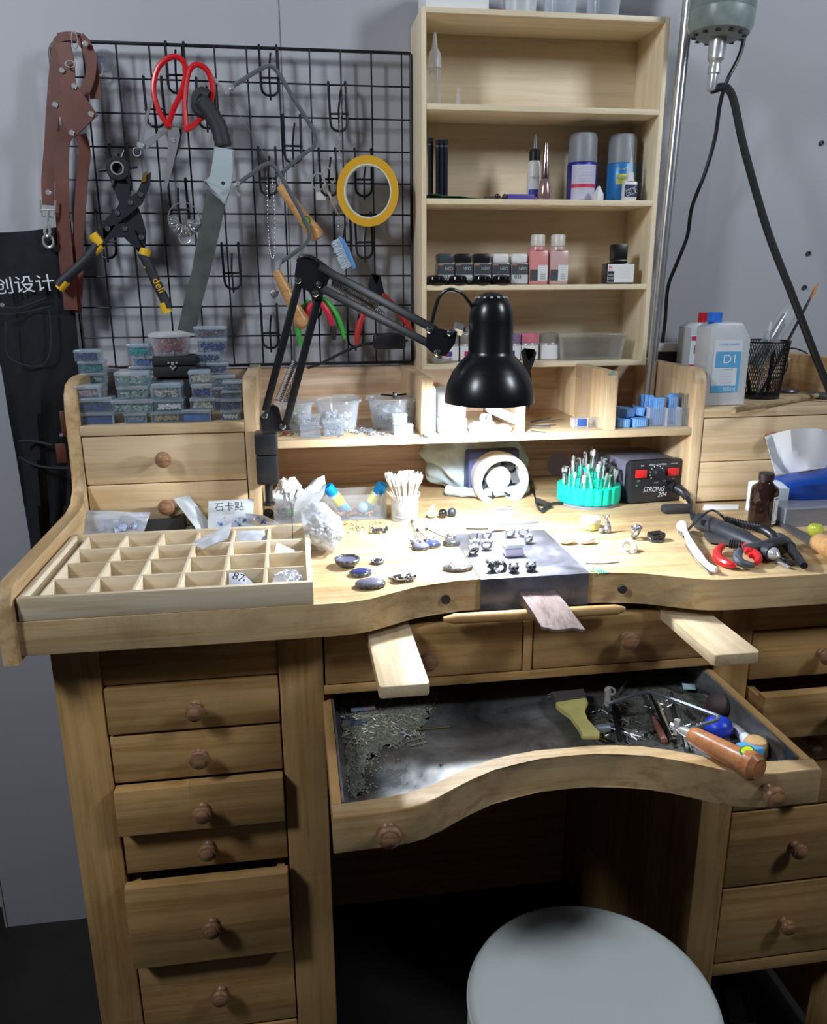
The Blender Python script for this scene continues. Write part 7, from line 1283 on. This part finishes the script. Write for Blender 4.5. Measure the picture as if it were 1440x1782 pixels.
t=thing('charger_cable','thin black cable looping behind the pen pot','cable',PY(1400,620,-.1)); g=G(); g.tube(smooth([PY(1340,660,-.10),PY(1362,655,-.09),PY(1372,630,-.08),PY(1366,610,-.07),PY(1380,606,-.06),PY(1400,612,-.05),PY(1412,622,-.04)],5),.0014,6); link(g,'cable',BLACK,t)
# ================================================================ IN THE FILINGS DRAWER
ZD=.7252
def D(u,v,dz=0): return PZ(u,v,ZD+dz)
# flat scraper brush
t=thing('flat_brush','wide flat brush with worn yellow handle and grey bristles in the filings drawer','brush',D(1000,1250)); C=K4
top_=[(130,285),(275,262),(285,285),(262,330),(275,370),(340,430),(338,452),(255,452),(240,410),(205,350),(150,315),(130,300)]
g=G(); g.prism([(D(*C(*p)).x,D(*C(*p)).y) for p in top_],.006,T(0,0,ZD+.0115),bev=.0015); link(g,'handle',mat('worn_yellow_paint',(.62,.55,.20),.5,noise=.15,nscale=40),t)
g=G(); g.prism([(D(*C(*p)).x,D(*C(*p)).y) for p in ((106,238),(262,222),(275,262),(130,282))],.009,T(0,0,ZD+.009)); link(g,'ferrule',mat('rusty_ferrule',(.22,.20,.20),.4,.7),t)
g=G()
for i in range(60): f=i/59; p=D(*C(108+154*f,236-14*f)); g.cyl((p.x,p.y,ZD+.011+.004*(i%2)),(p.x-.001,p.y+.012,ZD+.003+.004*(i%2)),.0010,.0008,4)
link(g,'bristles',mat('grey_bristles',(0,0,0)),t)
# big piercing saw with red brown handle resting on the drawer front
t=thing('piercing_saw','piercing saw with a red brown wooden handle resting on the filings drawer front','saw',D(1250,1300)); C=K4
A=PZ(*C(785,385),.757+.010); B=PZ(*C(1120,555),.757+.0145); L=(B-A).length; g=G(along(A,B)); g.lathe([(0,0),(.0085,0),(.0105,.004),(.0115,L*.25),(.0118,L*.45),(.0125,L*.65),(.0148,L*.85),(.0150,L*.92),(.011,L*.985),(0,L)],28); link(g,'handle',HANDR,t)
d=(B-A).normalized(); g=G(); g.cyl(A-d*.014,A+d*.002,.0046,.0068,14); g.cyl(A-d*.028,A-d*.012,.0030,.0036,10); g.cyl(A-d*.020+Vector((0,0,-.008)),A-d*.020+Vector((0,0,.010)),.0034,.0034,10); link(g,'ferrule',CHROME,t)
g=G(); fr=[PZ(*C(x,y),z) for x,y,z in ((780,360,.768),(840,335,.770),(905,315,.772),(915,298,.772),(890,285,.772),(720,222,.768),(600,182,.765),(560,178,.764),(440,215,.758),(385,235,.752))]; g.tube(smooth(fr,4),.0024,6); link(g,'frame',mat('saw_frame_steel',(.20,.20,.20),.3,.85),t)
g=G(); p=PZ(*C(390,190),.752); g.cyl(PZ(*C(380,235),.752),PZ(*C(385,170),.754),.0040,.0046,12); g.torus(.0062,.0013,18,6,T(PZ(*C(395,172),.757))@RX(.3)); link(g,'clamp',CHROME,t)
g=G(); sp=A.lerp(B,.76)+Vector((.002,-.002,.0128)); n_=Vector((0,-.25,.97)); M=T(sp)@n_.to_track_quat('Z','Y').to_matrix().to_4x4()@RZ(.45); g.lathe([(0,.001),(.0075,.001),(.008,0)],28,M@SC(1.2,.8,1)); link(g,'sticker_rim',mat('sticker_green',(0,0,0)),t); g=G(); g.lathe([(0,.0016),(.0055,.0016),(.006,.0009)],28,M@SC(1.2,.8,1)); link(g,'sticker',mat('sticker_yellow',(.70,.75,.02),.4),t)
# dust beds
def dust(pts,C,name,label,m,th,seed):
    P=[D(*C(*q)) for q in pts]; rr=random.Random(seed); out=[]
    for i in range(len(P)):
        a,b=P[i],P[(i+1)%len(P)]
        for k in range(6): q=a.lerp(b,k/6); out.append((q.x+rr.uniform(-.004,.004),q.y+rr.uniform(-.004,.004)))
    g=G(); g.prism(out,th,T(0,0,ZD-.0003)); o=solo(name,g,m,label,'dust'); o['kind']='stuff'
dust([(175,235),(400,225),(620,270),(640,330),(600,410),(470,470),(380,520),(300,560),(290,700),(260,770),(215,770),(190,500)],K3,'dust_bed','thin bed of grey green filings dust under the clippings at the left',mat('grey_green_dust',(.17,.175,.145),.95,noise=.6,nscale=140,bump=.8),.0008,3)
dust([(300,165),(560,140),(800,150),(880,200),(960,320),(1030,420),(900,470),(780,450),(560,430),(330,430),(280,300)],K4,'dust_bed','thin bed of dark dust under the files at the right',mat('dark_dust',(.12,.12,.105),.95,noise=.6,nscale=140,bump=.8),.0006,4)
# balls
for (x,y,r,m,lab,sq) in ((910,375,.0165,mat('royal_blue_rubber',(.01,.04,.48),.35),'royal blue rubber ball beside the saw handle',.8),(912,268,.0155,mat('dull_brown_rubber',(.085,.06,.06),.7),'dull brown ball behind the blue one in the drawer',.9)):
    p=D(*K4(x,y+18)); g=G(); g.ball((p.x,p.y,ZD+r*sq+.0002),r,3,(1,1,sq)); solo('rubber_ball',g,m,lab,'ball')
# blue pot with cork and wooden end
p=D(*K4(1175,500)); a=PZ(*K4(1050,462),ZD+.022); b=PZ(*K4(1135,455),ZD+.022)
g=G(); g.box((a.x,p.y-.008,ZD+.0002),(b.x+.006,p.y+.010,ZD+.020),.003); solo('blue_box',g,mat('sky_blue_box',(.10,.35,.70),.4),'sky blue small box in the right front corner of the drawer','box')
c_=PZ(*K4(1178,490),ZD); g=G(); g.lathe([(0,.0002),(.0128,.0002),(.0135,.003),(.0132,.018),(.011,.0215),(0,.022)],24,T(min(c_.x+.004,.4335),c_.y+.004,ZD)); solo('cork_stopper',g,mat('cork',(.58,.36,.16),.7,noise=.25,nscale=80),'cork coloured round stopper beside the blue box','stopper')
g=G(); g.prism([(min(.4465,D(*K4(*q)).x),D(*K4(*q)).y) for q in ((1140,430),(1200,435),(1235,470),(1190,480),(1140,455))],.006,T(0,0,ZD+.0002)); solo('blue_cloth',g,mat('blue_cloth',(.05,.18,.50),.8),'folded blue cloth behind the cork stopper','cloth')
t=thing('nozzle_tube','grey and white metal nozzle tube lying along the right side of the drawer','tube',D(*K4(1050,400))); a=PZ(*K4(985,335),ZD+.008); b=PZ(*K4(1080,440),ZD+.007); L=(b-a).length; g=G(along(a,b)); g.lathe([(0,0),(.0035,0),(.006,L*.3),(.0065,L*.6),(0,L*.6)],16); link(g,'barrel',STEEL,t); g=G(along(a,b)); g.lathe([(.0070,L*.602),(.0072,L*.85),(.004,L*.9),(.003,L),(0,L)],16); link(g,'white_tip',mat('pale_tip',(.6,.66,.7),.35),t)
# rods, files, burnishers: individual tools
tools=[((540,160),(640,420),.0020,DSTEEL,'long dark needle file running through the middle of the drawer'),((575,175),(690,440),.0022,BLKM,'black needle file just right of the long dark one'),((625,235),(690,430),.0024,mat('bamboo_stick',(.55,.47,.30),.7),'pale bamboo stick between the files'),((600,320),(655,430),.0042,mat('red_brown_brush',(.30,.12,.09),.6),'reddish brown brush head between the files'),((690,180),(740,460),.0018,DSTEEL,'dark steel rod left of the saw ferrule'),((705,240),(765,465),.0018,STEEL,'bright steel rod reaching the drawer front near the saw'),((720,300),(790,470),.0016,DSTEEL,'thin dark rod right of the bright steel one'),((400,230),(440,440),.0034,BLKM,'thick black file right of the flat brush'),((375,330),(555,405),.0016,STEEL,'steel tweezers crossing to the right, upper one'),((360,350),(545,400),.0014,CHROME,'steel tweezers crossing to the right, lower one'),((280,230),(400,300),.0016,DSTEEL,'dark rod behind the flat brush, upper one'),((300,260),(390,330),.0014,DSTEEL,'dark rod behind the flat brush, lower one'),((605,130),(740,190),.0018,DSTEEL,'dark rod at the back of the drawer'),((700,130),(870,215),.0022,DSTEEL,'long dark rod at the back right of the drawer'),((780,145),(880,230),.0022,STEEL,'steel rod parallel to the long dark one'),((550,400),(610,375),.0018,BLKM,'short black bent pin in the centre of the drawer'),((960,320),(1040,430),.0018,DSTEEL,'dark rod beside the nozzle tube'),((330,400),(400,430),.0016,BLKM,'short black rod at the foot of the flat brush'),((760,270),(800,320),.0022,DSTEEL,'short stub of file beneath the saw frame'),((430,200),(470,150),.0020,STEEL,'short steel rod next to the saw clamp')]
for i,(a,b,r,m,lab) in enumerate(tools):
    A=D(*K4(*a)); B=D(*K4(*b)); A.z=ZD+r+.0002+.0006*(i%4); B.z=ZD+r+.0002+.0025*((i*2)%3); 
    yf_=-.700-.0; g=G(); g.tube([A,A.lerp(B,.3),A.lerp(B,.7),B],[r*.45,r*.8,r,r],7); solo('needle_tool',g,m,lab,'tool')
g=G(); p=D(*K4(770,185)); g.prism([(D(*K4(*q)).x,D(*K4(*q)).y) for q in ((738,165),(800,172),(805,195),(745,192))],.0012,T(0,0,ZD+.008)); solo('paper_scrap',g,mat('pale_blue_scrap',(.45,.60,.68),.7),'pale blue scrap lying on the files at the back of the drawer','scrap')
p=D(*K4(335,358)); g=G(along(D(*K4(290,360),.005),D(*K4(385,352),.005))); g.lathe([(0,0),(.003,.0005),(.0045,.006),(.0055,.012),(.0055,.026),(0,.026)],14); solo('metal_cone',g,mat('blue_grey_metal',(.34,.42,.48),.35,.6),'small blue grey metal cone below the flat brush ferrule','cone')
g=G(); 
for a,b in (((310,382),(375,372)),((320,395),(370,410)),((335,375),(330,400)),((365,372),(372,415))): g.cyl(D(*K4(*a),.002),D(*K4(*b),.003),.0010,.0010,5)
solo('casting_sprue',g,mat('pale_gold',(0,0,0)),'small pale gold lattice scrap beside the metal cone','scrap')
# sprues and debris at the left
for i,(pts,lab) in enumerate(((((185,470),(320,490)),'silver grid sprue at the far left of the drawer'),(((425,515),(500,470)),'cross shaped silver sprue in the left of the drawer'),(((540,490),(625,470)),'ladder shaped silver sprue nearest the bare metal'))):
    g=G(); a=D(*K3(*pts[0])); b=D(*K3(*pts[1])); d=b-a; n2=Vector((-d.y,d.x,0)).normalized()*.010
    for s in (-.5,.5) if i!=1 else (0,): g.cyl(a+n2*s+Vector((0,0,.002)),b+n2*s+Vector((0,0,.0025)),.0008,.0008,5)
    for k in range(3): f=.25+.25*k; q=a.lerp(b,f); g.cyl(q-n2*.9+Vector((0,0,.003)),q+n2*.9+Vector((.003,0,.0035)),.0007,.0007,5)
    solo('silver_sprue',g,mat('pale_silver',(.62,.62,.56),.35,.8),lab,'sprue')
g=G(along(D(*K3(555,408),.002),D(*K3(700,395),.002))); g.lathe([(0,0),(.0009,0),(.0009,.047),(0,.047)],6); solo('brass_rod',g,mat('pale_gold',(0,0,0)),'thin pale rod lying across the debris','rod')
DEB=mat('filings',(.24,.245,.20),.9,noise=.5,nscale=160); 
scatter('filings_heap','greyish filings and crumbs heaped at the left of the drawer','filings',[K3(x,y) for x,y in ((230,300),(300,340),(250,420),(380,330),(350,420),(450,380),(520,340),(560,300),(480,440),(230,480),(600,280),(300,480),(250,620),(250,720),(300,560))],ZD,DEB,.0012,1900,17,seed=4)
scatter('wire_clippings','tangled bright wire clippings on the filings at the left','wire clippings',[K3(x,y) for x,y in ((240,340),(300,400),(420,380),(480,420),(520,360),(260,470),(560,430),(380,340),(220,430))],ZD,mat('dull_silver_wire',(.50,.49,.40),.4,.6),.0006,200,11,seed=5,shape='stick')
scatter('filings_heap','dark filings strewn among the files on the right','filings',[K4(x,y) for x,y in ((450,280),(520,300),(500,230),(560,380),(620,300),(680,320),(450,350),(740,240),(560,200),(900,400),(820,300),(640,180),(760,420))],ZD,mat('dark_filings',(.15,.15,.13),.9,noise=.5,nscale=160),.0012,1300,15,seed=6)
scatter('steel_bits','small steel bits and burrs among the files','metal bits',[K4(x,y) for x,y in ((300,290),(420,240),(480,330),(520,390),(650,240),(700,380),(790,350),(440,400))],ZD,STEEL,.0008,120,14,seed=8,shape='stick')
scatter('blue_bits','dark blue chips under the filings at the far left','chips',[K3(x,y) for x,y in ((250,370),(220,350),(300,380),(530,420))],ZD,mat('blue_chip',(.05,.09,.18),.4),.0018,46,9,seed=9)
a=D(*K3(220,315)); b=D(*K3(355,300)); g=G(T((a+b)/2+Vector((0,0,.004)))@RZ(math.atan2((b-a).y,(b-a).x))); L=(b-a).length; g.box((0,-.003,-.002),(L/2,.003,.002),.0006); t=thing('pencil_end','short pale blue and lilac stick lying at the left of the drawer','stick',(a+b)/2); link(g,'lilac_half',mat('lilac_stick',(.45,.33,.50),.5),t); g=G(T((a+b)/2+Vector((0,0,.004)))@RZ(math.atan2((b-a).y,(b-a).x))); g.box((-L/2,-.0028,-.0018),(0,.0028,.0018),.0006); link(g,'blue_half',mat('pale_blue_stick',(.28,.36,.55),.5),t)
p=D(*K3(710,604)); g=G(); g.ball((p.x,p.y,ZD+.001),.0014,1,jit=.3); g.ball((p.x+.003,p.y+.001,ZD+.0008),.0009,1); solo('black_speck',g,MATB,'tiny black crumb on the bare shining metal of the drawer','crumb')
# ================================================================ FLOOR UNDER THE RIGHT PEDESTAL
p=PZ(1300,1755,.004); t=thing('plastic_packet','small clear and blue packet lying on the floor under the right pedestal','packet',Vector((p.x,p.y,0))); g=lg(t); M=RZ(-.35); g.box((-.035,-.035,.0005),(.022,.035,.010),.003,M); link(g,'packet',mat('packet_grey_blue',(.20,.26,.32),.3),t); g=lg(t); g.box((-.004,-.0352,.0105),(.004,.0352,.0112),0,M); g.box((.010,-.0352,.0105),(.0215,.0352,.0112),0,M); link(g,'blue_stripes',mat('packet_navy',(.04,.06,.14),.4),t); g=lg(t); g.box((.0,-.045,.0005),(.026,-.036,.008),.002,M); link(g,'yellow_tab',mat('packet_yellow',(.45,.42,.08),.5),t)
